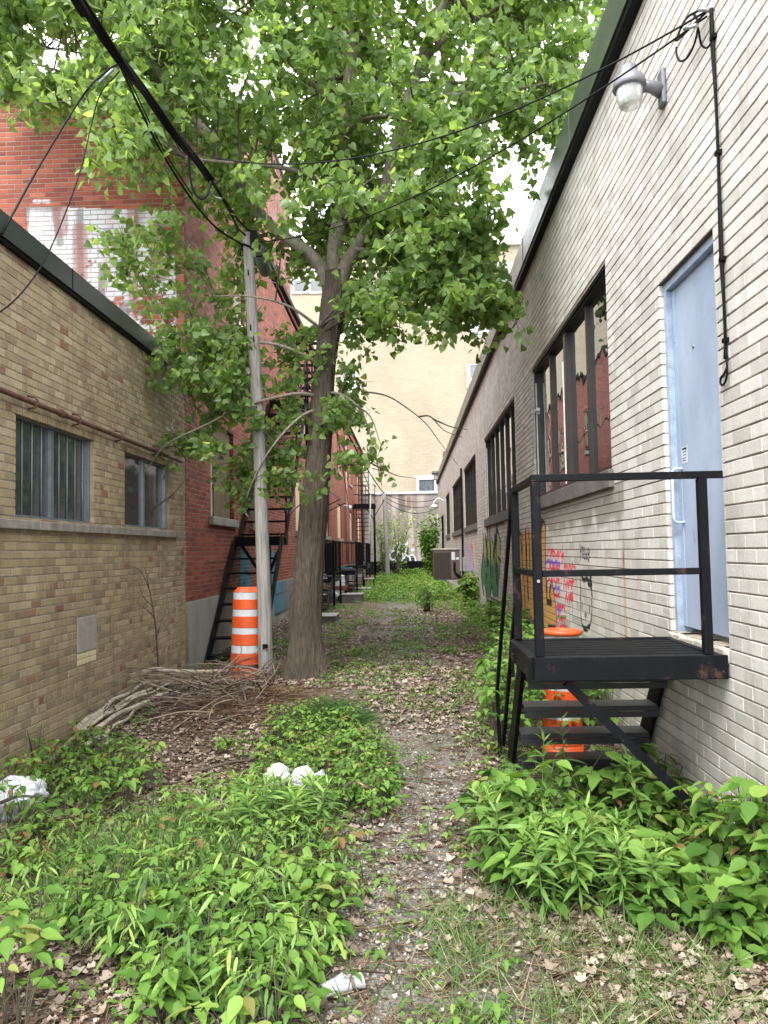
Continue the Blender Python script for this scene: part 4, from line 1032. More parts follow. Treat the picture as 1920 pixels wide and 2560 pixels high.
# ------------------------------------------------------------------ traffic drums
M_ORANGE = simple('drum_orange', (0.56, 0.075, 0.012), 0.5, var=0.2, nscale=7, wear=((0.16, 0.09, 0.06), 7.0, 0.60, 0.55))
M_ORANGE_D = simple('dirty_drum_orange', (0.30, 0.05, 0.015), 0.6, var=0.4, nscale=12)
M_REFL = simple('drum_white_band', lin('#b9bbbe'), 0.45, var=0.15, nscale=18, wear=(lin('#6f655c'), 9.0, 0.58, 0.6))
def drum(loc, rz, label, open_top, H=1.12, tilt=0.0, slim=1.0):
    t = empty('traffic_drum', loc, label, 'traffic drum', 'traffic drums')
    R = lambda z: (0.195 - 0.03 * z / 1.12) * slim
    k = H / 700.0
    ed = [(0, 110), (138, 218), (222, 275), (279, 357), (361, 403), (407, 487), (491, 537), (541, 612), (614, 662)]
    if open_top: ed = [(0, 110), (114, 240), (244, 266), (270, 385), (389, 411), (415, 530), (534, 556), (560, 612), (616, 662)]
    kinds = ['base', 'o', 'w', 'o', 'w', 'o', 'w', 'o', 'w']
    mbase = M_ORANGE if open_top else M_ORANGE_D
    for (a, b), kd in zip(ed, kinds):
        z0, z1 = a*k, b*k
        m = MB()
        if kd == 'base': m.lathe([(0.0, 0), (0.215, 0.0), (0.215, 0.03), (R(0.05)+0.004, 0.035), (R(z1)+0.002, z1), (R(z1)-0.012, z1+0.004)], (0, 0, 0), 28); mm, nm = mbase, 'base'
        elif kd == 'o': m.lathe([(R(z0)-0.006, z0-0.004), (R(z0), z0)], (0, 0, 0), 48).lathe([(R(z0), z0), (R(z1), z1)], (0, 0, 0), 48).lathe([(R(z1), z1), (R(z1)-0.006, z1+0.004)], (0, 0, 0), 48); mm, nm = M_ORANGE, 'orange_band'
        else: m.lathe([(R(z0)-0.003, z0-0.002), (R(z1)-0.003, z1+0.002)], (0, 0, 0), 48); mm, nm = M_REFL, 'white_band'
        me = m.mesh(nm); me.materials.append(mm); o = bpy.data.objects.new(nm, me); COL.objects.link(o); o.parent = t
    m = MB(); z0 = 612*k+0.05*k
    z2 = 664*k
    if open_top: m.lathe([(R(z2)-0.01, z2), (R(z2)+0.016, z2+0.004), (R(z2)+0.022, z2+0.022), (R(z2)+0.012, z2+0.04), (R(z2)-0.022, z2+0.042), (R(z2)-0.034, z2+0.02), (R(z2)-0.036, z2-0.25), (0.0, z2-0.26)], (0, 0, 0), 32); nm = 'rim'
    else: m.lathe([(R(z2)-0.012, z2), (R(z2)-0.002, z2+0.003), (0.112, H), (0.0, H+0.002)], (0, 0, 0), 8, False); nm = 'cap'
    me = m.mesh(nm); me.materials.append(M_ORANGE); o = bpy.data.objects.new(nm, me); COL.objects.link(o); o.parent = t
    m = MB(); m.lathe([(0.14, 112*k), (0.14, 136*k)], (0, 0, 0), 20); me = m.mesh('neck'); me.materials.append(M_REFL); o = bpy.data.objects.new('neck', me); COL.objects.link(o); o.parent = t
    t.rotation_euler = (tilt, 0.02, rz); return t
d1 = at_z(532, 1472, 0.12); drum((d1[0], d1[1], gz1(d1[0], d1[1])-0.01), 0.3, 'orange and white striped traffic drum standing beside the wooden pole', False, 1.13)
dp = at_z(1203, 1652, -0.02)
drum((1.165, 6.15, gz1(1.165, 6.15)-0.06), 0.0, 'orange traffic drum with open top standing behind the black stair', True, 1.06, 0.0, 0.82)

# ------------------------------------------------------------------ wooden pole, fittings and cables
def wood_mat(name, c, stretch=(9, 9, 0.5), bump=0.01):
    m, nt = newmat(name); p = pos_socket(nt, stretch); n1 = noise_n(nt, p, 4.0, 7.0, 0.65); n2 = noise_n(nt, pos_socket(nt), 1.1, 4.0)
    col = ramp(nt, n1, [(0.3, tuple(v*0.5 for v in c)), (0.5, c), (0.72, tuple(min(1, v*1.45) for v in c))])
    col = mixc(nt, 0.35, col, ramp(nt, n2, [(0.35, (0.55, 0.52, 0.5)), (0.65, (1, 1, 1))]), 'MULTIPLY')
    b = N(nt, 'BsdfPrincipled', Base_Color=col, Roughness=0.9, Specular_IOR_Level=0.2)
    bn = N(nt, 'Bump', Strength=1.0, Distance=bump, Height=n1); nt.links.new(bn.outputs[0], b.inputs['Normal']); finish(nt, b.outputs[0]); return m
M_POLE = wood_mat('weathered_pole', lin('#8f8c89'), (14, 14, 0.6), 0.012)
YP = 9.08
UPL = empty('utility_pole', (-1.72, YP, 0), 'weathered grey wooden utility pole leaning beside the poplar', 'utility pole')
pc = [(575, 1482), (572, 1340), (567, 1180), (562, 1020), (556, 870), (548, 740), (541, 620), (535, 505)]
PP = [at_y(x, y, YP) for x, y in pc]; PP[0][2] = gz1(PP[0][0], YP) - 0.2
rad = np.linspace(0.088, 0.062, len(PP))
mb = MB(); mb.tube(smooth_path(PP, 4), np.interp(np.linspace(0, 1, (len(PP)-1)*4+1), np.linspace(0, 1, len(PP)), rad), 20); mb.build('shaft', M_POLE, UPL)
for x, y in ((536, 587), (541, 705), (548, 730), (553, 880), (540, 735)):
    q = at_y(x, y, YP-0.07); mb = MB(); mb.tube([q, (q[0]+0.012, q[1]-0.06, q[2]-0.0), (q[0]+0.018, q[1]-0.07, q[2]-0.07)], 0.008, 6); mb.build('step_spike', M_BLACK_D, UPL)
q = at_y(573, 1397, YP-0.085); MB().box(q[0]-0.03, q[0]+0.03, q[1]-0.012, q[1]+0.002, q[2]-0.03, q[2]+0.03).build('tag_plate', M_BLACK_D, UPL)
TOP = PP[-1].copy()
ring = [(TOP[0]+0.075*math.cos(a), TOP[1]+0.075*math.sin(a), TOP[2]-0.17+0.02*math.sin(2*a)) for a in np.linspace(0, 2*math.pi, 17)]
mb = MB(); mb.tube(ring, 0.013, 6); mb.build('cable_band', M_BLACK_D, UPL)
q = at_y(546, 520, YP-0.06); MB().box(q[0]-0.03, q[0]+0.05, q[1]-0.02, q[1]+0.05, q[2]-0.1, q[2]+0.12).build('bracket', M_BLACK_D, UPL)
mb = MB(); mb.tube([at_y(525, 527, YP-.08), at_y(520, 540, YP-.09), at_y(519, 553, YP-.09), at_y(526, 552, YP-.08)], 0.009, 6); mb.build('wire_tail', M_CABLE, UPL)

zB = float(at_y(535, 492, YP)[2])
A0 = at_y(537, 498, YP-0.05)
bund = [at_z(x, y, z) for x, y, z in ((455, 388, zB-0.03), (400, 318, zB-0.02), (330, 225, zB), (255, 122, zB+0.02), (170, 0, zB+0.05), (90, -125, zB+0.09))]
dirv = bund[-1] - bund[-2]; bund.append(bund[-1] + dirv/np.linalg.norm(dirv)*6 + np.array((0, 0, 0.3)))
CB = empty('cable_bundle', tuple(bund[3]), 'thick black lashed cable bundle crossing overhead to the wooden pole', 'cable')
core = smooth_path(bund, 12)
mb = MB(); mb.tube(core, 0.026, 10); mb.build('main_cable', M_CABLE, CB)
for k, (r, off) in enumerate(((0.014, 0.031), (0.012, 0.034), (0.016, 0.028))):
    pts = []
    for i, p in enumerate(core):
        a = i*0.10 + k*2.1; pts.append((p[0]+off*math.cos(a), p[1], p[2]+off*math.sin(a)))
    mb = MB(); mb.tube(pts, r, 6); mb.build('lashed_cable', M_CABLE, CB)
mb = MB(); mb.tube(smooth_path([bund[0], at_y(480, 425, 9.0), at_y(510, 470, YP), A0], 6), 0.016, 8); mb.build('tail_cable', M_CABLE, CB)
mb = MB(); mb.tube(smooth_path([bund[0], at_y(498, 460, 8.95), at_y(512, 490, YP-.06), at_y(530, 508, YP-.08)], 6), 0.012, 8); mb.build('tail_cable', M_CABLE, CB)
yl = bund[1][1]
mb = MB(); mb.tube(smooth_path([at_y(408, 335, yl+.1), at_y(410, 375, yl+.15), at_y(418, 412, yl+.2), at_y(434, 430, yl+.25), at_y(448, 420, yl+.3), at_y(455, 392, yl+.35)], 6), 0.012, 8); mb.build('drip_loop', M_CABLE, CB)
mb = MB(); mb.tube(smooth_path([at_y(452, 408, yl+.35), at_y(462, 425, yl+.5), at_y(478, 430, yl+.6)], 4), 0.014, 6); mb.build('clamp', M_GALV, CB)

FP = at_z(838, 1250, 0.06)
far_top = at_y(829, 1063, FP[1])
def wire(name, label, pts, r, cat='cable', mat=None, n=7):
    pts = [tuple(p) for p in pts]; t = empty(name, pts[0], label, cat)
    mb = MB(); mb.tube(pts, r, n); mb.build('strand', mat or M_CABLE, t); return t
SP = catenary(at_y(541, 500, YP+0.06), far_top - np.array((0, 0, 0.05)), 0.35, 30)
wire('span_cable', 'thick black cable running from the wooden pole down the alley', SP, 0.024)
# splice case hanging on that cable
s0, s1 = np.array(at_y(557, 535, YP+0.25)), np.array(at_y(575, 590, YP+0.75))
SCs = empty('splice_case', tuple(s0), 'grey cylindrical splice case hanging on the cable beside the pole top', 'splice case')
dv = (s1 - s0); ln = np.linalg.norm(dv); dv = dv/ln
M_CASE = simple('splice_case_grey', lin('#5f6763'), 0.4, var=0.2, nscale=6)
mb = MB(); mb.tube([s0-dv*0.01, s0, s0+dv*0.05, s0+dv*0.052, s1-dv*0.03, s1], [0.062, 0.072, 0.072, 0.078, 0.08, 0.06], 20); mb.build('shell', M_CASE, SCs)
mb = MB(); mb.tube([s0-dv*0.012, s0-dv*0.008], [0.045, 0.045], 16); mb.build('mouth', M_DARK, SCs)
mb = MB(); mb.tube([s0+dv*0.06, s0+dv*0.075], [0.084, 0.084], 20); mb.build('collar', M_BLACK_D, SCs)
mb = MB(); mb.bar(s0-dv*0.08+np.array((0, 0, .05)), s0-dv*0.01+np.array((0, 0, .03)), 0.04, 0.06); mb.build('orange_tag', M_ORANGE_D, SCs)

BR = np.array(at_x(1530, 22, XR-0.03))
WA = np.array(at_z(405, 325, zB-0.04))
wire('service_wire', 'upper thin black wire from cable bundle to bracket on cream wall', catenary(WA, BR, 0.42, 30), 0.006)
WB = np.array(at_y(548, 523, YP-0.02))
wire('service_wire', 'lower thin black wire from pole top to bracket on cream wall', catenary(WB, BR + np.array((0, 0.02, -0.02)), 0.30, 30), 0.006)
CC = np.array(at_z(258, 138, zB-0.02))
e1 = at_x(4, 505, XL+0.08)
wire('drop_wire', 'black drop wire from cable bundle to the annex roof edge', smooth_path([CC, at_z(228, 155, zB-0.1), at_y(180, 205, 6.4), at_y(90, 350, 6.0), e1], 6), 0.009)
wire('drop_wire', 'slack thin wire hanging across the dark annex flashing', smooth_path([CC - np.array((0, 0, .06)), at_y(212, 215, 6.6), at_y(170, 380, 6.4), at_y(105, 545, 6.1), at_x(40, 640, XL+0.4), at_x(-40, 700, XL+0.3)], 6), 0.006)
wire('drop_wire', 'sagging black wire from cable bundle down to the wooden pole', smooth_path([CC, at_y(300, 230, 7.0), at_y(350, 330, 7.8), at_y(410, 425, 8.4), at_y(465, 490, 8.8), at_y(522, 528, YP-0.08)], 6), 0.012)
wire('drop_wire', 'thin wire twisted beside the sagging pole wire', smooth_path([CC+np.array((0.02, 0, 0)), at_y(306, 228, 7.05), at_y(358, 332, 7.85), at_y(416, 422, 8.45)], 6), 0.007)
mb = MB(); mb.tube([at_z(215, 178, zB-0.08), at_z(246, 148, zB-0.02)], 0.011, 8); cl = empty('wire_clamp', tuple(CC), 'pale metal wedge clamp holding the drop wires', 'clamp'); mb.build('wedge', M_GALV, cl); mb = MB(); mb.tube([at_z(246, 148, zB-0.02), CC], 0.004, 6); mb.build('bail', M_GALV, cl)

# cable running down the cream wall with a loop at its end
WC = empty('wall_cable', (XR-0.02, 4.15, 4.6), 'black cable running down the cream wall to a small loop beside the door', 'cable')
cw = [at_x(x, y, XR-0.016) for x, y in ((1537, 18), (1540, 80), (1546, 200), (1551, 330), (1556, 450), (1560, 560), (1564, 660), (1567, 735), (1569, 775))]
lp = [at_x(x, y, XR-0.018) for x, y in ((1569, 775), (1571, 795), (1570, 812), (1566, 826), (1560, 832), (1556, 826), (1558, 815), (1564, 808), (1570, 795))]
mb = MB(); mb.tube(smooth_path(cw, 5), 0.0085, 7); mb.tube(smooth_path([p + np.array((-0.006, 0.012*math.sin(i*1.7), 0)) for i, p in enumerate(cw)], 5), 0.006, 6); mb.build('run', M_CABLE, WC)
mb = MB(); mb.tube(smooth_path(lp, 5), 0.006, 7); mb.build('loop', M_CABLE, WC)
for i in (1, 3, 5, 7): mb = MB(); p = cw[i]; mb.box(p[0]-0.012, XR, p[1]-0.02, p[1]+0.02, p[2]-0.012, p[2]+0.012); mb.build('clip', M_BLACK_D, WC)
mb = MB(); mb.tube([BR+np.array((0.03, 0, 0)), BR, BR+np.array((-0.05, 0, 0.01))], 0.012, 8); mb.build('anchor', M_GALV, WC)
lc = at_x(1487, 82, XR-0.05); ex1 = []
for a in np.linspace(0.5, 2*math.pi+0.2, 22): ex1.append((XR-0.06-0.02*math.cos(a), lc[1]+0.115*math.cos(a), lc[2]+0.115*math.sin(a)))
mb = MB(); mb.tube(smooth_path([tuple(BR)] + ex1, 3), 0.0065, 6); mb.build('coil', M_CABLE, WC)
mb = MB(); mb.tube(smooth_path([BR, at_x(1505, 25, XR-0.06), at_x(1483, 40, XR-0.08), at_x(1472, 60, XR-0.12)], 5), 0.006, 6); mb.build('tail', M_CABLE, WC)
mb = MB(); mb.tube(smooth_path([at_x(1508, 60, XR-0.1), at_x(1515, 95, XR-0.05), at_x(1528, 103, XR-0.03), at_x(1540, 85, XR-0.02)], 5), 0.006, 6); mb.build('tail', M_CABLE, WC)
mb = MB(); mb.tube([at_x(1478, 62, XR-0.12), at_x(1505, 55, XR-0.09)], 0.011, 8); mb.build('wedge_clamp', M_GALV, WC)

# ------------------------------------------------------------------ wall lamp
lpz = at_x(1435, 185, XR); LY = float(lpz[1]); LZ = float(lpz[2])
WL = empty('wall_lamp', (XR, LY, LZ), 'grey dusk-to-dawn wall lamp with ribbed glass bowl on the cream wall', 'lamp')
M_LAMP = simple('lamp_grey', lin('#73747c'), 0.45, metal=0.2, var=0.2, nscale=10)
MB().cbox(XR-0.03, XR-0.001, LY-0.05, LY+0.05, LZ-0.14, LZ+0.10, 0.01).build('wall_plate', M_LAMP, WL)
hx = XR - 0.225
mb = MB(); mb.lathe([(0.0, 0.115), (0.05, 0.112), (0.058, 0.075), (0.068, 0.06), (0.092, 0.035), (0.105, 0.0), (0.107, -0.03), (0.1, -0.035), (0.0, -0.03)], (hx, LY, LZ+0.02), 28); mb.build('head', M_LAMP, WL)
mb = MB(); mb.tube([(hx+0.06, LY, LZ+0.0), (XR-0.10, LY, LZ-0.0), (XR-0.02, LY, LZ-0.03)], [0.045, 0.036, 0.05], 12); mb.build('arm', M_LAMP, WL)
def lampglass():
    m, nt = newmat('prismatic_glass'); p = pos_socket(nt, (1, 1, 0.3))
    b = N(nt, 'BsdfPrincipled', Base_Color=(0.82, 0.86, 0.84, 1), Roughness=0.12, Transmission_Weight=0.55, IOR=1.4)
    bn = N(nt, 'Bump', Strength=1.0, Distance=0.006, Height=noise_n(nt, p, 60, 2.0)); nt.links.new(bn.outputs[0], b.inputs['Normal']); finish(nt, b.outputs[0]); return m
V = MB(); nr = 40; prof = [(0.082, -0.016), (0.083, -0.04), (0.077, -0.09), (0.068, -0.125), (0.058, -0.135), (0.0, -0.137)]
VV = []; FF = []
for (r, z) in prof:
    for k in range(nr):
        a = 2*math.pi*k/nr; r2 = r*(1+0.025*(1 if k % 2 else -1)); VV.append((hx+r2*math.cos(a), LY+r2*math.sin(a), LZ+0.0+z))
for i in range(len(prof)-1):
    for k in range(nr): FF.append((i*nr+k, i*nr+(k+1) % nr, (i+1)*nr+(k+1) % nr, (i+1)*nr+k))
V.add(VV, FF, True); V.build('glass_bowl', lampglass(), WL)
mb = MB(); mb.lathe([(0.0, -0.03), (0.018, -0.03), (0.025, -0.06), (0.018, -0.1), (0.0, -0.105)], (hx, LY, LZ+0.0), 12); mb.build('bulb', simple('bulb_white', lin('#d5d6d2'), 0.5), WL)

# ------------------------------------------------------------------ things further along the cream wall
YA = 24.3
a0 = at_y(935, 1187, YA); a1 = at_y(994, 1250, YA)
AC = empty('air_conditioner', (a0[0], YA, a1[2]), 'brown outdoor air conditioner unit bracketed to the cream wall', 'air conditioner')
M_AC = simple('ac_brown', lin('#544a44'), 0.5, var=0.12); M_AC_D = simple('ac_grille', lin('#3a322e'), 0.6, var=0.15)
x0, x1, z0, z1 = a0[0], a1[0], a1[2], a0[2]
MB().cbox(x0+0.01, x1, YA+0.01, YA+0.8, z0, z1-0.03, 0.012).build('case', M_AC, AC)
MB().cbox(x0-0.01, x1+0.01, YA-0.01, YA+0.82, z1-0.03, z1+0.03, 0.012).build('lid', simple('ac_lid', lin('#8d8983'), 0.5), AC)
for i in range(22): one('louvre', M_AC_D, AC, 'box', x0+0.03, x0+0.03+(x1-x0)*0.62, YA-0.004, YA+0.012, z0+0.05+i*(z1-z0-0.14)/22, z0+0.05+(i+0.55)*(z1-z0-0.14)/22)
for i in range(9): one('louvre_post', M_AC_D, AC, 'box', x0+0.03+i*(x1-x0)*0.075, x0+0.045+i*(x1-x0)*0.075, YA-0.008, YA+0.008, z0+0.05, z1-0.08)
one('label_plate', simple('ac_label', lin('#c3c6c8'), 0.6), AC, 'box', x0+(x1-x0)*0.70, x0+(x1-x0)*0.83, YA-0.002, YA+0.011, z1-0.34, z1-0.09)
one('label_plate', _simple['ac_label'], AC, 'box', x0+(x1-x0)*0.87, x0+(x1-x0)*0.97, YA-0.002, YA+0.011, z1-0.33, z1-0.26)
for y in (YA+0.15, YA+0.65): MB().bar((x0+0.05, y, z0-0.02), (XR, y, z0-0.02), 0.04, 0.04).bar((x0+0.3, y, z0-0.03), (XR, y, z0-0.4), 0.03, 0.03).build('bracket', M_GALV, AC)
mb = MB(); mb.tube(smooth_path([(x0+(x1-x0)*0.8, YA-0.02, z1-0.4), (x0+(x1-x0)*0.82, YA-0.04, z0+0.2), (x1+0.1, YA-0.05, z0+0.02), (XR-0.06, YA-0.1, z0+0.1), (XR-0.06, YA-0.1, z0+0.6), (XR-0.05, YA-0.1, 2.5), (XR-0.05, YA-0.1, 4.2)], 5), 0.035, 8); mb.build('line_set', M_CABLE, AC)
MB().cbox(XR-0.1, XR, YA-0.7, YA-0.45, 0.98, 1.4, 0.01).build('disconnect_box', simple('box_grey', lin('#7c807f'), 0.5), AC)
VT = empty('roof_vent_pipe', (2.3, 36, 5.6), 'dark rusty vent pipe sticking up over the workshop roof edge', 'pipe')
q0 = at_y(962, 1010, 36.0); q1 = at_y(962, 975, 36.0)
mb = MB(); mb.tube([(q1[0], 36, 5.5), (q1[0], 36, q1[2])], 0.13, 14); mb.build('pipe', M_RUST, VT)
mb = MB(); mb.tube([(q1[0], 36, q1[2]-0.55), (q1[0], 36, q1[2]-0.5)], 0.15, 14); mb.build('collar', M_RUST, VT)
CH = empty('roof_curb', (2.2, 42, 5.6), 'small tan masonry curb on the far end of the workshop roof', 'chimney')
q1 = at_y(947, 1022, 42.0); MB().box(q1[0]-0.25, q1[0]+0.6, 42, 42.6, 5.5, q1[2]).build('shaft', M_CONC, CH); MB().box(q1[0]-0.35, q1[0]+0.7, 41.9, 42.7, q1[2], q1[2]+0.12).build('cap', M_CONC_D, CH)
GL = empty('gooseneck_lamp', (XR, 37, 3.6), 'small white dome lamp above the far workshop doorway', 'lamp')
g = at_x(966, 1085, XR); mb = MB(); mb.tube(smooth_path([(XR, 36.6, 3.95), (XR-0.3, 36.6, 4.1), (XR-0.5, 36.6, 3.95), (XR-0.52, 36.6, 3.8)], 4), 0.03, 7); mb.build('neck', M_WF, GL)
mb = MB(); mb.lathe([(0.03, 0.12), (0.1, 0.1), (0.2, 0.0), (0.19, -0.02)], (XR-0.52, 36.6, 3.7), 14); mb.build('shade', M_WF, GL)
MT = empty('meter_pipes', (XR, 21, 0), 'cluster of grey conduits and white fittings low on the cream wall', 'pipes')
for k in range(3): mb = MB(); mb.tube([(XR-0.07-0.02*k, 24.9+0.22*k, 0.0), (XR-0.07-0.02*k, 24.9+0.22*k, 0.95)], 0.04, 8); mb.build('conduit', M_GALV, MT)
for k in range(4): MB().cbox(XR-0.2, XR-0.02, 24.8+0.02*k, 25.1+0.02*k, 0.15+0.2*k, 0.24+0.2*k, 0.01).build('fitting', M_WF, MT)
ob = at_x(1160, 886, XR-0.03); 
LB2 = empty('wall_bracket', tuple(ob), 'tiny pale bracket on the brick pier beside the nearest window', 'bracket')
MB().cbox(XR-0.05, XR-0.001, ob[1]-0.06, ob[1]+0.06, ob[2]-0.02, ob[2]+0.02, 0.004).build('plate', M_WF, LB2)
MB().cbox(XR-0.03, XR-0.001, ob[1]-0.04, ob[1]+0.04, ob[2]-0.06, ob[2]-0.02, 0.004).build('foot', M_GALV, LB2)

# ------------------------------------------------------------------ fire escape on the red building, near flights
FE = empty('fire_escape', (-2.5, 12, 0), 'black steel fire escape climbing the red wall behind the pole', 'fire escape')
def flight(root, xa, xb, y0, z0, y1, z1, n, rail=True):
    for x in (xa, xb): MB().bar((x, y0, z0), (x, y1, z1), 0.03, 0.16).build('stringer', M_BLACK_D, root)
    for i in range(n):
        t = (i+0.6)/n; y = y0+(y1-y0)*t; z = z0+(z1-z0)*t
        MB().box(xa+0.016, xb-0.016, y-0.10, y+0.10, z-0.03, z).build('tread', M_BLACK_D, root)
    if rail:
        MB().bar((xb, y0, z0+0.95), (xb, y1, z1+0.95), 0.03, 0.04).bar((xb, y0, z0+0.5), (xb, y1, z1+0.5), 0.02, 0.03).build('hand_rail', M_BLACK_D, root)
        for t in (0.05, 0.5, 0.95): MB().bar((xb, y0+(y1-y0)*t, z0+(z1-z0)*t), (xb, y0+(y1-y0)*t, z0+(z1-z0)*t+0.95), 0.03, 0.03).build('rail_post', M_BLACK_D, root)
xa, xb = XL+0.06, -2.16
flight(FE, xa, xb, 11.0, 0.05, 13.0, 1.9, 8, False)
MB().box(xa, xb, 12.95, 13.65, 1.78, 1.93).build('platform', M_BLACK_D, FE)
MB().bar((xa+0.05, 13.2, 1.78), (-2.5, 13.2, 1.2), 0.05).bar((-2.42, 13.2, 1.8), (-2.42, 13.2, 0.3), 0.06).bar((xb-0.05, 13.2, 1.78), (-2.45, 13.2, 1.25), 0.05).build('knee_brace', M_BLACK_D, FE)
flight(FE, xa, xb, 13.3, 1.85, 16.4, 4.9, 13)
MB().box(xa, xb+0.05, 16.3, 19.0, 4.84, 4.94).build('platform', M_BLACK_D, FE)
for y in (16.35, 17.2, 18.1, 18.95): MB().bar((xb+0.03, y, 4.95), (xb+0.03, y, 6.0), 0.035).build('rail_post', M_BLACK_D, FE)
for z in (5.3, 5.65, 6.0): MB().bar((xb+0.03, 16.3, z), (xb+0.03, 19.0, z), 0.03).bar((xa, 19.0, z), (xb+0.03, 19.0, z), 0.03).build('guard_rail', M_BLACK_D, FE)
flight(FE, xa, xb-0.1, 18.6, 4.95, 20.6, 7.6, 11)
for y in (16.5, 18.8): MB().bar((xa, y, 4.2), (xb, y, 4.84), 0.04).build('knee_brace', M_BLACK_D, FE)
MB().bar((xb, 16.4, 4.85), (xb, 16.4, 0.0), 0.06).build('column', M_BLACK_D, FE)

# low landings further down the red wall
def landing(name, label, y0, y1, x1, z, rail=1.0, n=6, skirt=None):
    t = empty(name, (-2.5, y0, 0), label, 'landing', 'low landings along the red wall'); x0 = XL+0.05
    MB().box(x0, x1, y0, y1, z-0.06, z).build('deck', M_BLACK_D, t)
    MB().box(x0, x1, y0-0.02, y0-0.001, z-0.15, z+0.005).box(x1+0.001, x1+0.02, y0, y1, z-0.15, z+0.005).build('skirt', skirt or M_BLACK, t)
    for (x, y) in ((x1, y0), (x1, y1)): MB().bar((x, y, 0.0), (x, y, z+rail), 0.06).build('post', M_BLACK_D, t)
    for i in range(n):
        y = y0+(y1-y0)*(i+0.5)/n; MB().bar((x1, y, z+0.05), (x1, y, z+rail), 0.022).build('baluster', M_BLACK_D, t)
    for zz in (z+0.12, z+rail): MB().bar((x1, y0, zz), (x1, y1, zz), 0.035).bar((x0, y0, zz), (x1, y0, zz), 0.03).build('guard_rail', M_BLACK_D, t)
    for i in range(4): MB().bar((x0+(x1-x0)*(i+0.7)/5, y0, z+0.12), (x0+(x1-x0)*(i+0.7)/5, y0, z+rail), 0.022).build('baluster', M_BLACK_D, t)
    return t
l1 = landing('low_landing', 'nearest low black landing beside the poplar trunk with white scrawl on its edge', 21.4, 23.4, -2.12, 0.95)
flight(l1, -2.95, -2.15, 19.6, 0.05, 21.4, 0.95, 4, False)
l2 = landing('low_landing', 'black railed landing with teal scrawl in front of the boarded windows', 27.2, 30.8, -1.88, 0.98, 1.0, 9)
flight(l2, -2.6, -1.9, 25.0, 0.05, 27.2, 0.95, 4, False)
l3 = landing('low_landing', 'farthest low black landing beneath the last boarded window', 34.5, 37.5, -1.95, 1.0, 1.0, 7)
MB().box(-2.95, -2.55, 26.6, 26.75, 0.9, 1.95).build('end_panel', M_BLACK, l2); MB().box(-2.35, -2.0, 33.2, 33.35, 0.9, 1.95).build('end_panel', M_BLACK, l3)
def scrawl3d(root, name, crop, pts, Y, mat, r):
    mb = MB(); mb.tube([(lambda d: CAM + d*(Y/d[1]))(ray_src(crop[0]+x/crop[2], crop[1]+y/crop[2])) for x, y in pts], r, 5); mb.build(name, mat, root)
c4b = (780, 1230, 6.706); M_WSPR = simple('white_spray', lin('#c9cbd0'), 0.8); M_TSPR = simple('teal_spray', lin('#4f8fa6'), 0.8)
for pts in ([(85,1420),(105,1450),(115,1410)], [(120,1440),(140,1420),(135,1455),(155,1460)], [(160,1420),(165,1455),(180,1410),(190,1450)], [(195,1410),(200,1455),(255,1440)]):
    scrawl3d(l1, 'scrawl', c4b, pts, 21.37, M_WSPR, 0.016)
for k in range(8):
    x = 490+k*24; scrawl3d(l2, 'scrawl', c4b, [(x, 1290), (x+10, 1262), (x+22, 1285), (x+8, 1275)], 27.17, M_TSPR, 0.016)
def block(label, x, y, w, d, h):
    t = empty('concrete_block', (x, y, 0), label, 'block', 'concrete blocks at the foot of the red wall'); g = gz1(x, y)
    MB().cbox(x-w/2, x+w/2, y, y+d, g-0.05, g+h, 0.015).build('block', M_CONC_D, t)
    MB().cbox(x-w/2-0.015, x+w/2+0.015, y-0.015, y+d+0.015, g+h, g+h+0.03, 0.008).build('slab', M_CONC, t)
block('concrete step block nearest to the poplar trunk', -2.0, 16.6, 0.75, 0.8, 0.16)
block('concrete block under the nearest low landing', -2.15, 23.8, 1.3, 0.8, 0.24)
block('long concrete block at the end of the railed landing', -2.05, 28.0, 1.2, 1.0, 0.22)
BN = empty('bench', (-2.4, 24.5, 0), 'brown plank bench standing between the two nearest low landings', 'bench')
M_PLANK = wood_mat('brown_plank', lin('#6e4b35'), (1, 8, 8), 0.004)
for k in range(3): MB().cbox(-2.9, -2.0, 24.4+0.13*k, 24.52+0.13*k, 0.52, 0.56, 0.004).build('plank', M_PLANK, BN)
MB().cbox(-2.9, -2.0, 24.36, 24.39, 0.42, 0.56, 0.004).build('apron', M_PLANK, BN)
for x in (-2.85, -2.05): MB().box(x-0.03, x+0.03, 24.42, 24.75, 0.0, 0.52).build('leg', M_BLACK_D, BN)
TB = empty('side_table', (-1.62, 30.3, 0), 'small dark metal table with pale top beside the railed landing', 'table')
p = at_z(797, 1296, 0.05); x, y = -1.62, 30.2
MB().cbox(x-0.2, x+0.2, y, y+0.4, 0.55, 0.59, 0.004).build('table_top', simple('pale_top', lin('#9c958a'), 0.7), TB)
for dx in (-0.18, 0.18):
    for dy in (0.02, 0.38): MB().bar((x+dx, y+dy, 0.55), (x+dx*1.15, y+dy, 0.0), 0.03).build('leg', M_BLACK_D, TB)
MB().box(x-0.17, x+0.17, y+0.05, y+0.35, 0.16, 0.19).build('shelf', M_BLACK_D, TB)
WBk = empty('white_barrel', (-2.45, 26.0, 0), 'white plastic barrel standing under the railed landing', 'barrel')
mb = MB(); mb.lathe([(0.0, 0.0), (0.22, 0.0), (0.26, 0.2), (0.26, 0.6), (0.23, 0.78), (0.24, 0.8), (0.2, 0.82), (0.0, 0.82)], (-2.45, 26.0, 0.04), 20); mb.build('body', M_WF, WBk)
for z in (0.25, 0.6): mb = MB(); mb.lathe([(0.262, -0.015), (0.272, 0), (0.262, 0.015)], (-2.45, 26.0, 0.04+z), 20); mb.build('hoop', M_WF, WBk)
PW = empty('white_pipe', (-2.3, 22.9, 0), 'white plastic pipe elbow leaning below the nearest low landing', 'pipe')
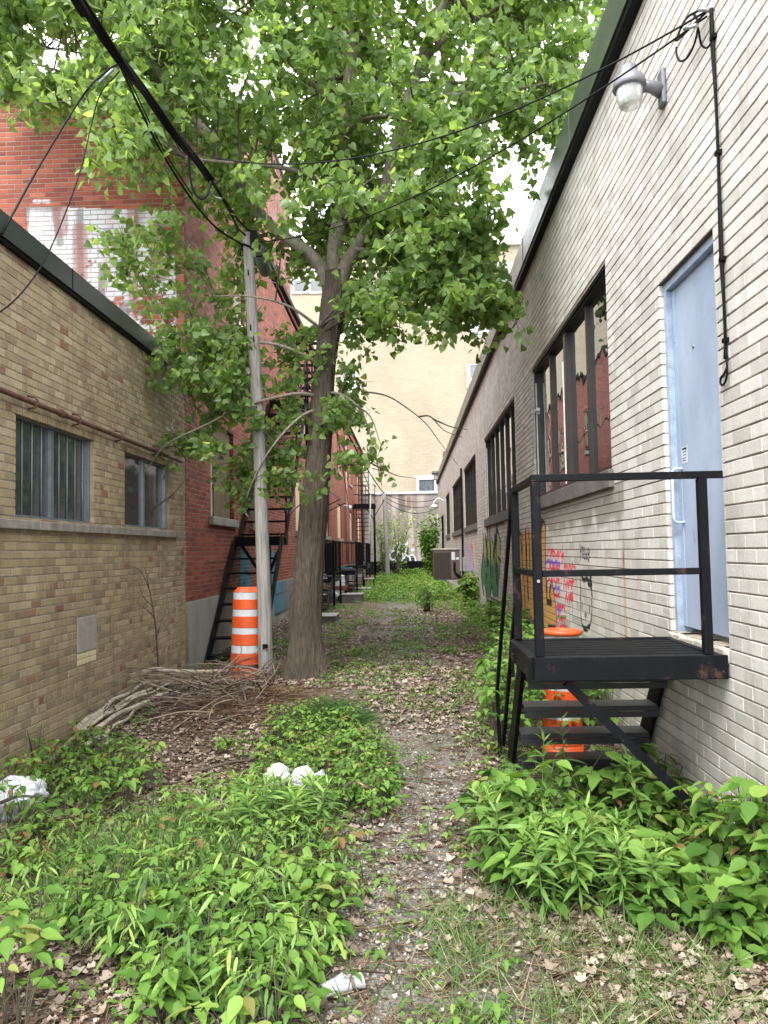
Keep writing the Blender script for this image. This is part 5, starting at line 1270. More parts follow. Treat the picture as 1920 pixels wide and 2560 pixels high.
mb = MB(); mb.tube(smooth_path([(-2.75, 23.2, 0.52), (-2.45, 23.1, 0.45), (-2.15, 23.0, 0.30)], 5), 0.09, 12); mb.build('pipe', M_WF, PW)
mb = MB(); mb.tube([(-2.13, 22.99, 0.29), (-2.08, 22.98, 0.265)], 0.105, 12); mb.build('socket', M_BLACK_D, PW)
AW = empty('metal_awning', (-2.8, 27, 3.4), 'grey sheet-metal awning over a doorway in the red wall', 'awning')
MB().add([(XL, 26.8, 3.95), (XL, 29.0, 3.95), (-2.35, 29.0, 3.5), (-2.35, 26.8, 3.5), (XL, 26.8, 3.91), (XL, 29.0, 3.91), (-2.35, 29.0, 3.46), (-2.35, 26.8, 3.46)], [(0,1,2,3),(7,6,5,4),(0,3,7,4),(1,5,6,2),(2,6,7,3)]).build('hood', simple('awning_grey', lin('#6a7073'), 0.5), AW)
for y in (26.85, 28.95): MB().bar((XL, y, 3.2), (-2.4, y, 3.48), 0.03).build('strut', M_BLACK_D, AW)
SCm = empty('security_camera', (-2.9, 35.2, 3.7), 'small white security camera beside the pink downpipe', 'camera')
MB().box(XL, XL+0.25, 35.3, 35.36, 3.75, 3.8).build('arm', M_WF, SCm); mb = MB(); mb.lathe([(0.0, -0.12), (0.09, -0.08), (0.11, 0.0), (0.09, 0.08), (0, 0.09)], (XL+0.27, 35.33, 3.68), 14); mb.build('dome', M_WF, SCm)

# fire escape at the end of the red building
F2 = empty('fire_escape', (-2.3, 41, 0), 'tall black fire escape with white handrail at the far end of the red wall', 'fire escape')
XP, YE = -1.80, 41.0; ZP = float(at_y(796, 1088, YE)[2])
MB().box(XL+0.05, XP, YE, YE+1.4, ZP-0.22, ZP).build('platform', M_BLACK_D, F2)
mb = MB(); mb.tube([(XP-0.05, YE+0.1, 0.0), (XP-0.05, YE+0.1, ZP-0.1)], 0.06, 8); mb.build('column', M_BLACK_D, F2)
MB().bar((XP-0.05, YE+0.1, ZP-0.9), (XP-0.5, YE+0.1, ZP-0.2), 0.05).bar((XP-0.05, YE+0.1, ZP-0.7), (XP+0.5, YE+0.1, ZP+0.2), 0.04).build('brace', M_BLACK_D, F2)
for i in range(17):
    z = 0.3 + i*(ZP-0.4)/17; MB().box(-2.78, -2.08, YE-1.4+0.08*i, YE-1.2+0.08*i, z-0.03, z).build('tread', M_BLACK_D, F2)
for x in (-2.8, -2.06): MB().bar((x, YE-1.4, 0.1), (x, YE+0.05, ZP-0.05), 0.04, 0.14).build('stringer', M_BLACK_D, F2)
mb = MB(); mb.tube([(-2.12, YE-1.5, 0.8), (-2.0, YE, ZP+1.1), (-1.98, YE+0.1, ZP+2.6)], 0.035, 7); mb.build('white_hand_rail', M_WF, F2)
for z in (ZP+0.5, ZP+1.0): MB().bar((XL+0.1, YE, z), (XP, YE, z), 0.035).bar((XP, YE, z), (XP, YE+1.4, z), 0.035).build('guard_rail', M_BLACK_D, F2)
for x in (XP, -2.3): MB().bar((x, YE, ZP), (x, YE, ZP+1.0), 0.035).build('rail_post', M_BLACK_D, F2)
for i in range(12): MB().box(-2.7, -2.2, YE+0.9, YE+1.0, ZP+0.25*i, ZP+0.25*i+0.03).build('rung', M_BLACK_D, F2)
for x in (-2.72, -2.18): MB().bar((x, YE+0.95, ZP), (x, YE+0.95, ZP+3.2), 0.04).build('ladder_rail', M_BLACK_D, F2)
# far pole
F3 = empty('utility_pole', (FP[0], FP[1], 0), 'pale slim wooden pole at the far end in front of the grey wall', 'utility pole')
mb = MB(); mb.tube(smooth_path([(FP[0], FP[1], -0.1), at_y(834, 1160, FP[1]), far_top], 5), np.linspace(0.14, 0.10, 11), 12); mb.build('shaft', M_POLE, F3)
MB().bar(far_top+np.array((-0.2, 0, -0.1)), far_top+np.array((0.2, 0, -0.1)), 0.06).build('crossarm', M_POLE, F3)
for k in range(3):
    wire('far_wire', ['highest', 'middle', 'lowest'][k] + ' thin wire from the far slim pole to the workshop end', catenary(far_top-np.array((0, 0, 0.05+0.2*k)), (XR, 44.0, 4.6-0.25*k), 0.35+0.1*k, 14), 0.018)
# ------------------------------------------------------------------ leaf builders
def leaf_mat(name, stops, trans=0.38, rough=0.42, boost=(1.25, 1.25, 0.6), spec=0.4):
    m, nt = newmat(name)
    rv = N(nt, 'Attribute', {'attribute_name': 'rnd'}).outputs['Fac']
    col = ramp(nt, rv, stops)
    n1 = noise_n(nt, pos_socket(nt), 35.0, 3.0)
    col = mixc(nt, 0.35, col, ramp(nt, n1, [(0.3, (0.6, 0.6, 0.6)), (0.7, (1, 1, 1))]), 'MULTIPLY')
    b = N(nt, 'BsdfPrincipled', Base_Color=col, Roughness=rough, Specular_IOR_Level=spec)
    if trans > 0:
        t = N(nt, 'BsdfTranslucent', Color=mixc(nt, 1.0, col, boost, 'MULTIPLY'))
        mx = N(nt, 'MixShader', i0=trans, i1=b.outputs[0], i2=t.outputs[0]); finish(nt, mx.outputs[0])
    else: finish(nt, b.outputs[0])
    return m
M_POPLAR = leaf_mat('poplar_leaf', [(0.0, (0.09, 0.16, 0.047)), (0.35, (0.14, 0.235, 0.072)), (0.7, (0.20, 0.315, 0.105)), (1.0, (0.33, 0.44, 0.17))], 0.56, 0.36, (2.1, 1.9, 1.05))
M_VINE = leaf_mat('vine_leaf', [(0.0, (0.06, 0.145, 0.024)), (0.4, (0.12, 0.24, 0.042)), (0.75, (0.19, 0.33, 0.062)), (0.92, (0.27, 0.39, 0.085)), (0.97, (0.22, 0.20, 0.065)), (1.0, (0.24, 0.13, 0.06))], 0.36, 0.55, (1.25, 1.25, 0.6), 0.22)
M_LANCE = leaf_mat('lance_leaf', [(0.0, (0.08, 0.17, 0.04)), (0.5, (0.15, 0.28, 0.065)), (1.0, (0.32, 0.46, 0.10))], 0.34, 0.45)
M_GRASS = leaf_mat('grass_blade', [(0.0, (0.05, 0.12, 0.03)), (0.5, (0.11, 0.21, 0.055)), (0.85, (0.18, 0.28, 0.08)), (1.0, (0.40, 0.36, 0.19))], 0.3, 0.5)
M_DEAD = leaf_mat('dead_leaf', [(0.0, lin('#5f5044')), (0.35, lin('#85766a')), (0.7, lin('#9b8c7e')), (1.0, lin('#b3a799'))], 0.12, 0.8, (1, 0.9, 0.7), 0.2)
M_TWIG = leaf_mat('dry_twig', [(0.0, lin('#3f3027')), (0.5, lin('#665041')), (1.0, lin('#9d866c'))], 0.0, 0.9, (1, 1, 1), 0.1)
M_PEB = leaf_mat('pebble', [(0.0, lin('#5f5b57')), (0.6, lin('#8d8983')), (1.0, lin('#c4c0b9'))], 0.0, 0.9, (1, 1, 1), 0.2)

def fan(outline, mid, droop=0.0):
    V = [mid] + outline; n = len(outline); Fc = [(0, i+1, (i+1) % n + 1) for i in range(n)]
    V = np.array(V, float); V[:, 2] -= droop * V[:, 1]**2; return V, np.array(Fc)
HEART = fan([(0,0,0), (.30,-.04,.05), (.46,.16,.09), (.40,.45,.08), (.2,.75,.05), (0,1.05,0), (-.2,.75,.05), (-.40,.45,.08), (-.46,.16,.09), (-.30,-.04,.05)], (0,.36,-.03), .12)
OVATE = fan([(0,0,0), (.2,.08,.03), (.33,.32,.06), (.28,.6,.06), (.13,.85,.03), (0,1.08,0), (-.13,.85,.03), (-.28,.6,.06), (-.33,.32,.06), (-.2,.08,.03)], (0,.45,-.03), .2)
TOOTH = fan([(0,0,0), (.24,.1,.03), (.2,.3,.02), (.36,.42,.06), (.2,.62,.04), (.16,.85,.03), (0,1.08,0), (-.14,.82,.03), (-.22,.6,.05), (-.34,.45,.06), (-.2,.3,.02), (-.26,.12,.03)], (0,.42,-.02), .22)
DEADT = fan([(0,0,.0), (.3,.05,.16), (.5,.35,.22), (.28,.6,.06), (.34,.85,.2), (0,1.0,.02), (-.3,.8,.22), (-.24,.55,.05), (-.45,.3,.26), (-.28,.02,.12)], (0,.4,-.04), .1)
def strip(n, w, bend):
    V = []; Fc = []
    for i in range(n+1):
        t = i/n; ww = w*math.sin(math.pi*min(1, 0.12+0.88*t))**0.8 if w > 0.04 else w*(1-t*0.9)
        V += [(-ww, t, -bend*t*t), (ww, t, -bend*t*t)]
    for i in range(n): Fc += [(2*i, 2*i+1, 2*i+3), (2*i, 2*i+3, 2*i+2)]
    return np.array(V, float), np.array(Fc)
LANCE = strip(4, 0.085, 0.35); BLADE = strip(3, 0.014, 0.45)
TW = np.array([(math.cos(a), 0, math.sin(a)) for a in (0.5, 2.6, 4.7)]); TWIG = (np.vstack([TW*0.5, TW*0.3 + np.array((0.02, 0.5, 0.03)), TW*0.1 + np.array((0, 1, 0))]), np.array([(i, (i+1) % 3, (i+1) % 3+3) for i in range(3)] + [(i, (i+1) % 3+3, i+3) for i in range(3)] + [(i+3, (i+1) % 3+3, (i+1) % 3+6) for i in range(3)] + [(i+3, (i+1) % 3+6, i+6) for i in range(3)]))
PEB = (np.array([(1,0,0),(-1,0,0),(0,1,0),(0,-1,0),(0,0,.7),(0,0,-.7)], float), np.array([(0,2,4),(2,1,4),(1,3,4),(3,0,4),(2,0,5),(1,2,5),(3,1,5),(0,3,5)]))

def unit(v): return v / np.maximum(np.linalg.norm(v, axis=-1, keepdims=True), 1e-9)
def basis(d, nrm):
    y = unit(d); x = unit(np.cross(y, nrm)); z = np.cross(x, y); return x, y, z
def scatter_mesh(name, T, pos, d, nrm, sc, rnd, sx=None, smooth=True):
    V0, F0 = T; n = len(pos); x, y, z = basis(d, nrm)
    sx = sc if sx is None else sx
    V = (V0[None, :, 0, None]*x[:, None]*sx[:, None, None] + V0[None, :, 1, None]*y[:, None]*sc[:, None, None] + V0[None, :, 2, None]*z[:, None]*sx[:, None, None]) + pos[:, None]
    FF = F0[None] + (len(V0)*np.arange(n))[:, None, None]
    me = np_mesh(name, V.reshape(-1, 3), FF.reshape(-1), 3, smooth)
    face_attr(me, 'rnd', np.repeat(rnd, len(F0))); return me
def rnd_dir(n, horiz=1.0, zlo=-1.0, zhi=1.0):
    a = RNG.random(n)*2*math.pi; z = zlo + (zhi-zlo)*RNG.random(n)
    return np.stack([np.cos(a)*horiz, np.sin(a)*horiz, z], -1)
_leafcache = {}
def leaf_object(name, T, key, mat, parent, pos, d, nrm, s, rnd):
    """one leaf as an object; meshes shared between alike leaves"""
    k = (key, int(rnd*10)); me = _leafcache.get(k)
    if me is None:
        me = np_mesh('leaf', T[0], T[1].reshape(-1), 3, True); face_attr(me, 'rnd', np.full(len(T[1]), (k[1]+0.5)/10)); me.materials.append(mat); _leafcache[k] = me
    x, y, z = basis(np.array([d]), np.array([nrm])); x, y, z = x[0]*s, y[0]*s, z[0]*s
    o = bpy.data.objects.new(name, me); COL.objects.link(o); o.parent = parent
    t = Vector((0, 0, 0)); q = parent
    while q is not None: t += q.location; q = q.parent
    o.matrix_local = Matrix(((x[0], y[0], z[0], pos[0]-t.x), (x[1], y[1], z[1], pos[1]-t.y), (x[2], y[2], z[2], pos[2]-t.z), (0, 0, 0, 1)))
    return o

# ------------------------------------------------------------------ the poplar
M_BARK = wood_mat('furrowed_bark', lin('#5e554b'), (13, 13, 1.6), 0.06)
M_LIMB = wood_mat('grey_limb_bark', lin('#7d776c'), (8, 8, 3), 0.012)
M_TWIGB = simple('twig_bark', lin('#4f463d'), 0.85, var=0.3)
YT = 9.38
PT = empty('poplar_tree', (-1.32, YT, 0), 'tall poplar with furrowed trunk and hanging heart-shaped leaves in the middle of the alley', 'tree')
tr = [(653, 1478, 98), (656, 1440, 84), (659, 1380, 75), (662, 1290, 76), (669, 1200, 72), (680, 1080, 66), (691, 960, 60), (695, 880, 55), (702, 800, 50), (714, 710, 50), (722, 640, 60), (724, 590, 62)]
TP = [at_y(x, y, YT) for x, y, w in tr]; TR = [w*0.93*S/2*YT/F for x, y, w in tr]
TP[0][2] -= 0.12
def trunk_mesh():
    path = np.array(smooth_path(TP, 8)); rr_ = np.interp(np.linspace(0, 1, len(path)), np.linspace(0, 1, len(TR)), TR)
    n = 72; V = []; a = np.linspace(0, 2*math.pi, n, endpoint=False)
    for i, (p, r) in enumerate(zip(path, rr_)):
        h = p[2]; cx, sy = np.cos(a), np.sin(a)
        ridg = np.abs(2*fbm(cx*4.2+9, sy*4.2+h*1.1+3, h*0.9, 3)-1)
        fl = 0.16*np.exp(-max(h-0.1, 0)/0.28)*np.maximum(0, np.cos(3*a+0.7))
        R = r*(0.97 + 0.24*(ridg-0.25) + 0.10*(fbm(cx*1.5, sy*1.5, h*1.5)-0.5)) + fl*0.9
        V.append(np.stack([p[0]+R*cx, p[1]+R*sy, np.full(n, h)], -1))
    V = np.array(V); m = len(V); idx = np.arange(m*n).reshape(m, n)
    q = np.stack([idx[:-1], np.roll(idx[:-1], -1, 1), np.roll(idx[1:], -1, 1), idx[1:]], -1).reshape(-1, 4)
    return np_mesh('trunk', V.reshape(-1, 3), q, 4, True)
link_mesh('trunk', trunk_mesh(), M_BARK, PT)
limbs = []                                    # (points, radii)
def limb(spec, r0_, r1_, name='limb', mat=None):
    pts = [at_y(x, y, Y) for x, y, Y in spec]; sm = smooth_path(pts, 6); rr_ = np.linspace(r0_, r1_, len(sm))*0.82
    mb = MB(); mb.tube(sm, rr_, 14); mb.build(name, mat or M_LIMB, PT); limbs.append((np.array(sm), rr_)); return sm
limb([(712, 625, YT), (690, 572, YT-0.03), (650, 535, YT-0.06), (610, 508, YT-0.08), (578, 480, YT-0.11), (520, 400, YT-0.22), (455, 300, YT-0.33), (380, 205, YT-0.39), (320, 130, YT-0.44), (258, 50, YT-0.50), (220, -60, YT-0.55), (190, -200, YT-0.55)], 0.105, 0.035)
limb([(722, 620, YT), (722, 540, YT+.05), (735, 460, YT+.1), (744, 370, YT+.1), (742, 280, YT), (752, 180, YT-0.06), (766, 80, YT-0.11), (772, -40, YT-0.17), (780, -200, YT-0.17), (785, -330, YT-0.17)], 0.125, 0.05)
limb([(732, 620, YT-0.03), (750, 570, YT-0.06), (785, 515, YT-0.06), (818, 455, YT-0.06), (845, 350, YT-0.11), (868, 260, YT-0.17), (905, 140, YT-0.22), (955, 10, YT-0.33), (1000, -120, YT-0.39), (1050, -260, YT-0.39)], 0.12, 0.04)
limb([(742, 300, YT), (770, 268, YT-0.17), (820, 252, YT-0.39), (880, 262, YT-0.61), (930, 290, YT-0.77), (1000, 330, YT-0.88)], 0.045, 0.016)
limb([(735, 560, YT), (765, 540, YT-0.11), (800, 540, YT-0.22), (850, 525, YT-0.33), (930, 545, YT-0.44), (1010, 570, YT-0.50), (1080, 640, YT-0.55)], 0.045, 0.012)
limb([(745, 470, YT), (700, 400, YT-0.28), (640, 370, YT-0.55), (560, 355, YT-0.83), (480, 350, YT-1.04), (400, 340, YT-1.21)], 0.05, 0.014)
limb([(742, 280, YT), (690, 200, YT-0.33), (620, 130, YT-0.72), (560, 60, YT-0.99), (500, -40, YT-1.26)], 0.05, 0.016)
limb([(868, 260, YT-0.17), (950, 210, YT-0.44), (1040, 200, YT-0.72), (1130, 190, YT-0.99), (1230, 170, YT-1.21)], 0.045, 0.014)
limb([(905, 140, YT-0.22), (980, 70, YT-0.55), (1070, 20, YT-0.94), (1160, -30, YT-1.32), (1250, -80, YT-1.65)], 0.045, 0.016)
limb([(455, 300, YT-0.33), (350, 235, YT-0.55), (250, 190, YT-0.77), (150, 160, YT-0.94), (50, 130, YT-1.04)], 0.04, 0.012)
limb([(380, 205, YT-0.39), (300, 150, YT-0.11), (200, 120, YT+.3), (80, 100, YT+.8)], 0.03, 0.012)
limb([(702, 800, YT), (660, 770, YT-0.17), (600, 745, YT-0.28), (520, 735, YT-0.33), (440, 720, YT-0.39), (370, 715, YT-0.44)], 0.032, 0.008, 'low_branch')
limb([(697, 860, YT), (650, 850, YT-0.17), (590, 860, YT-0.33), (520, 880, YT-0.44), (440, 920, YT-0.50), (360, 960, YT-0.50), (320, 1010, YT-0.50)], 0.03, 0.007, 'low_branch')
limb([(695, 880, YT), (650, 900, YT-0.19), (600, 950, YT-0.33), (560, 1010, YT-0.39), (530, 1080, YT-0.39)], 0.026, 0.006, 'low_branch')
limb([(697, 850, YT), (730, 850, YT-0.11), (765, 870, YT-0.17), (790, 910, YT-0.22), (810, 980, YT-0.28), (825, 1050, YT-0.28)], 0.024, 0.006, 'low_branch')
limb([(714, 730, YT), (680, 700, YT-0.22), (620, 660, YT-0.44), (540, 640, YT-0.55), (460, 640, YT-0.61)], 0.03, 0.008, 'low_branch')
for spec in ([(780, 845, YT-0.17), (835, 855, YT-0.22), (880, 882, YT-0.28), (920, 915, YT-0.33), (950, 955, YT-0.39), (988, 1003, YT-0.44)], [(905, 900, YT-0.30), (930, 900, YT-0.33), (960, 930, YT-0.39), (1000, 945, YT-0.44)], [(935, 905, YT-0.33), (975, 922, YT-0.39), (1010, 928, YT-0.44)], [(730, 940, YT-0.17), (758, 1000, YT-0.22), (790, 1055, YT-0.28), (815, 1085, YT-0.28)],
             [(722, 900, YT-0.17), (735, 980, YT-0.22), (748, 1060, YT-0.22), (757, 1125, YT-0.22)], [(800, 1000, YT-0.28), (830, 1015, YT-0.33), (860, 1028, YT-0.33), (895, 1032, YT-0.33)], [(745, 1000, YT-0.22), (780, 1015, YT-0.25), (800, 1060, YT-0.28)], [(760, 870, YT-0.17), (800, 900, YT-0.28), (822, 960, YT-0.28)], [(625, 1110, YT-0.44), (680, 1060, YT-0.39), (735, 1000, YT-0.22)], [(330, 1100, YT-0.50), (380, 1060, YT-0.50), (420, 1000, YT-0.50), (430, 940, YT-0.50)]):
    pts = smooth_path([at_y(*q) for q in spec], 5); mb = MB(); mb.tube(pts, np.linspace(0.012, 0.003, len(pts)), 6); mb.build('dead_twig', M_TWIGB, PT)

CROWN = [(-120,-420),(1500,-420),(1420,-200),(1325,0),(1280,110),(1225,270),(1180,390),(1090,450),(1050,520),(1115,640),(1095,700),(1030,690),(985,640),(950,720),(905,690),(800,740),(745,720),(700,600),(640,600),(590,560),(560,640),(480,590),(430,600),(385,520),(310,520),(240,540),(205,450),(225,410),(165,320),(70,220),(-120,190)]
LOW = [(285,690),(400,640),(560,660),(640,720),(735,760),(790,830),(795,910),(825,1030),(770,1010),(700,1040),(620,1050),(570,1120),(510,1080),(430,1010),(330,1000),(290,1010),(330,940),(410,930),(470,870),(400,790),(330,770),(285,775)]
GAPS = [((140,70,60)), ((372,150,38)), ((405,205,30)), ((1255,40,45)), ((330,60,26)), ((620,460,40)), ((1010,470,30)), ((80,40,24)), ((500,120,22)), ((1180,110,22)), ((850,420,26)), ((1090,300,22)), ((560,250,18))]
def crown_tips():
    tips = []
    c = np.array((-1.2, 9.5, 8.2)); R = np.array((4.9, 3.2, 4.8))
    while len(tips) < 370:
        p = c + R*(RNG.random(3)*2-1); q = (p-c)/R; rr_ = np.linalg.norm(q)
        if rr_ > 1 or rr_ < 0.25: continue
        if p[2] > 10.9 or p[1] < 7.1: continue
        if p[0] > 1.2 and p[2] < 6.0: continue
        if p[1] > 9.9 and p[0] < -2.9 and p[2] < 8.4: continue
        if p[0] < -2.7 and p[2] < 4.6: continue
        x, y, dz = project(p)
        if not inpoly(x, y, CROWN)[0]: continue
        if 430 < x[0] < 640 and y[0] > 420 and p[1] < 9.35: continue
        if any((x[0]-g[0])**2+(y[0]-g[1])**2 < (g[2]*1.5)**2 for g in GAPS): continue
        tips.append((p, 0))
    k = 0
    while k < 70:
        x, y = 280+560*RNG.random(), 640+500*RNG.random()
        if not inpoly(np.array([x]), np.array([y]), LOW)[0]: continue
        p = at_y(x, y, (9.3+0.6*RNG.random()) if 470 < x < 640 and RNG.random() < 0.85 else 8.5+1.3*RNG.random())
        if p[0] < -2.85: continue
        tips.append((p, 1)); k += 1
    k = 0
    while k < 60:                                        # drooping skirt on the right
        x, y = 740+380*RNG.random(), 440+320*RNG.random()
        if not inpoly(np.array([x]), np.array([y]), CROWN)[0]: continue
        p = at_y(x, y, 8.2+1.6*RNG.random())
        if p[0] > 1.5: continue
        tips.append((p, 0)); k += 1
    k = 0
    while k < 75:                                        # left part over the annex roof
        x, y = -80+520*RNG.random(), -200+440*RNG.random()
        if not inpoly(np.array([x]), np.array([y]), CROWN)[0]: continue
        if any((x-g[0])**2+(y-g[1])**2 < (g[2]*1.3)**2 for g in GAPS): continue
        p = at_y(x, y, 7.6+2.0*RNG.random())
        if p[2] > 10.9: continue
        tips.append((p, 0)); k += 1
    k = 0
    while k < 42:                                        # nearer sprays over the upper middle
        x, y = 420+800*RNG.random(), -150+560*RNG.random()
        if not inpoly(np.array([x]), np.array([y]), CROWN)[0]: continue
        if any((x-g[0])**2+(y-g[1])**2 < (g[2]*1.3)**2 for g in GAPS): continue
        p = at_y(x, y, 7.6+1.4*RNG.random())
        if p[2] > 10.9: continue
        tips.append((p, 0)); k += 1
    k = 0
    while k < 20:                                        # sprays reaching towards the annex roof corner
        x, y = 285+230*RNG.random(), 640+200*RNG.random()
        p = at_y(x, y, 8.3+1.2*RNG.random())
        if p[0] < -2.9 or (p[0] < -2.6 and p[2] < 3.2): continue
        tips.append((p, 1)); k += 1
    k = 0
    while k < 45:                                        # middle of the crown in front of the limbs
        x, y = 420+620*RNG.random(), 20+560*RNG.random()
        if not inpoly(np.array([x]), np.array([y]), CROWN)[0]: continue
        p = at_y(x, y, 9.4+1.6*RNG.random())
        tips.append((p, 0)); k += 1
    k = 0
    while k < 34:                                        # upper right, over the workshop eave
        x, y = 1060+290*RNG.random(), -180+470*RNG.random()
        if not inpoly(np.array([x]), np.array([y]), CROWN)[0]: continue
        p = at_y(x, y, 7.4+2.0*RNG.random())
        if p[2] > 10.9 or (p[0] > 1.3 and p[2] < 6.2): continue
        tips.append((p, 0)); k += 1
    out = []
    for p, low in tips:                                  # the trunk and its fork stay in view
        x, y, dz = project(p)
        if 640 < x[0] < 800 and 400 < y[0] < 770 and p[1] < YT+0.25 and RNG.random() < 0.85: continue
        out.append((p, low))
    return out
nodes = np.vstack([l[0] for l in limbs]); nrad = np.concatenate([l[1] for l in limbs])
tips = crown_tips(); tw = MB(); LP = []; LD = []; LS = []
for p, low in tips:
    dist = np.linalg.norm(nodes - p, axis=1) + 0.6*np.maximum(0, nodes[:, 2]-p[2]) + (0.0 if not low else 0.0)
    i = int(np.argmin(dist)); a = nodes[i]; L = np.linalg.norm(p-a)
    mid = (a+p)/2 + np.array((RNG.normal()*0.06*L, RNG.normal()*0.06*L, 0.13*L))
    path = smooth_path([a, mid, p], 5); r0_ = min(nrad[i]*0.8, 0.006+0.009*L)
    tw.tube(path, np.linspace(r0_, 0.003, len(path)), 5, False)
    P_ = np.array(path); out = unit((p-a)[None])[0]
    nt_ = 5 if low else int(8 + min(3, L*1.2))
    for k in range(nt_):
        t = 0.3 + 0.7*RNG.random() if k else 1.0
        s = P_[min(len(P_)-1, int(t*(len(P_)-1)))]
        d = unit((out*0.6 + RNG.normal(size=3)*0.75 + np.array((0, 0, -0.25)))[None])[0]; l = (0.16+0.22*RNG.random()) if low else (0.22+0.3*RNG.random())
        e = s + d*l + np.array((0, 0, -0.25*l*RNG.random())); m_ = (s+e)/2 + np.array((0, 0, 0.06*l))
        tw.tube([s, m_, e], [0.0035, 0.0025, 0.0015], 4, False)
        nl = (8 if low else 10) + int(RNG.random()*6)
        tt = RNG.random(nl)*0.9+0.12
        base = (1-tt[:, None])*s + tt[:, None]*e + RNG.normal(size=(nl, 3))*0.045
        dd_ = rnd_dir(nl, 0.75, -1.0, 0.15); LP.append(base); LD.append(dd_)
        LS.append((0.056+0.045*RNG.random(nl)) if low else (0.058+0.056*RNG.random(nl)))
tw.build('twigs', M_TWIGB, PT)
LP = np.vstack(LP); LD = np.vstack(LD); LS = np.concatenate(LS)
LN_ = rnd_dir(len(LP), 1.0, -0.2, 0.9); LR = np.clip(0.42+0.24*RNG.normal(size=len(LP)) + 0.25*(fbm(LP[:, 0]*1.3, LP[:, 2]*1.3, 3.0)-0.5), 0, 0.999)
keep = ~((LP[:, 0] < XL+0.05) & (LP[:, 1] > 10.15) & (LP[:, 2] < 8.1)) & ~((LP[:, 0] < XL+0.03) & (LP[:, 2] < 4.25)) & ~((LP[:, 0] > 1.6) & (LP[:, 2] < 5.95))
LP, LD, LS, LN_, LR = LP[keep], LD[keep], LS[keep], LN_[keep], LR[keep]
px, py, dz = project(LP); vis = (px > 20) & (px < 1640) & (py > 10) & (py < 1300)
sc_ = np.where(vis, LS/dz, 0); near = np.argsort(-sc_)[:300]; nm = np.zeros(len(LP), bool); nm[near] = True
for i in near: leaf_object('leaf', HEART, 'heart', M_POPLAR, PT, LP[i], LD[i], LN_[i], LS[i], LR[i])
r_ = ~nm
fo = link_mesh('foliage', scatter_mesh('foliage', HEART, LP[r_], LD[r_], LN_[r_], LS[r_], LR[r_]), M_POPLAR, PT); tag(fo, kind='stuff')
print('tree leaves', len(LP))

# ------------------------------------------------------------------ ground litter
def ground_pts(n, x0, x1, y0, y1, power=1.0):
    x = x0+(x1-x0)*RNG.random(n); u = RNG.random(n); y = y0*(y1/y0)**u if power else y0+(y1-y0)*u
    return x, y
def lay(x, y, lift): return np.stack([x, y, gz(x, y)+lift], -1)
x, y = ground_pts(66000, XL+0.03, XR-0.03, 2.3, 21)
cov = fbm(x*1.1+4, y*1.1, 6.0); path = np.exp(-((x+0.012*y)/0.42)**2)
kp = RNG.random(len(x)) < np.clip(0.30+3.0*(cov-0.42)+0.7*np.exp(-(XR-x)/0.3)+0.7*np.exp(-(x-XL)/0.3), 0.06, 1)*(1-0.9*path*(1-sstep(6, 8, y))); x, y = x[kp], y[kp]; n = len(x)
o = link_mesh('leaf_litter', scatter_mesh('leaf_litter', DEADT, lay(x, y, 0.004+0.022*RNG.random(n)), rnd_dir(n, 1, -.25, .25), rnd_dir(n, 0.35, 1, 1), (0.018+0.045*RNG.random(n)**2)*np.where(y > 7, 1.2, 1.0), RNG.random(n)), M_DEAD); tag(o, 'tan dead leaves strewn over the alley ground', 'leaf litter', kind='stuff')
x, y = ground_pts(15000, XL+0.05, XR-0.05, 2.3, 14); n = len(x); ln_ = 0.03+0.28*RNG.random(n)**3
o = link_mesh('twig_litter', scatter_mesh('twig_litter', TWIG, lay(x, y, 0.006+0.02*RNG.random(n)), rnd_dir(n, 1, -.06, .1), rnd_dir(n, .2, 1, 1), ln_, RNG.random(n), 0.004+0.006*RNG.random(n)), M_TWIG); tag(o, 'small dry twigs and straw scattered on the ground', 'twigs', kind='stuff')
x = RNG.normal(size=7000)*0.42-0.03; y = 2.3*(11/2.3)**RNG.random(7000); n = len(x)
o = link_mesh('path_gravel', scatter_mesh('path_gravel', PEB, lay(x, y, 0.002), rnd_dir(n), rnd_dir(n), 0.004+0.011*RNG.random(n)**2, RNG.random(n), smooth=False), M_PEB); tag(o, 'grey gravel along the trodden path', 'gravel', kind='stuff')

# ------------------------------------------------------------------ low plants
def on_patch(n, poly, ymin=2.2, ymax=60):
    """n ground points whose picture falls inside poly"""
    xs = [p[0] for p in poly]; ys = [p[1] for p in poly]; out = []
    ya, yb = at_z(800, max(ys), 0)[1], at_z(800, max(min(ys), 1215), 0)[1]
    while len(out) < n:
        m = 4*n; Y = ya+(yb-ya)*RNG.random(m); X = XL+0.06+(XR-0.06-XL-0.06)*RNG.random(m)
        P = np.stack([X, Y, gz(X, Y)], -1); u, v, dz = project(P); ok = inpoly(u, v, poly) & (Y > ymin) & (Y < ymax)
        out += list(P[ok])
    return np.array(out[:n])
def trifoliate(base, h, nst, size, spread, cmean=0.45):
    """positions, directions, sizes of leaflets of one plant, and its stems"""
    pos = []; dr = []; sz = []; stems = []
    for k in range(nst):
        a = RNG.random()*2*math.pi; lean = spread*(0.25+RNG.random()); hh = h*(0.45+0.65*RNG.random())
        top = base + np.array((math.cos(a)*lean, math.sin(a)*lean, hh)); midp = base + np.array((math.cos(a)*lean*0.3, math.sin(a)*lean*0.3, hh*0.65))
        stems.append([base, midp, top])
        s = size*(0.5+0.75*RNG.random())
        for j, da in enumerate((0, 1.5, -1.5)):
            b = a + da + RNG.normal()*0.2
            dv = np.array((math.cos(b), math.sin(b), -0.25+0.3*RNG.normal())); pos.append(top + dv*0.015); dr.append(dv); sz.append(s*(1.0 if j == 0 else 0.85))
    return pos, dr, sz, stems
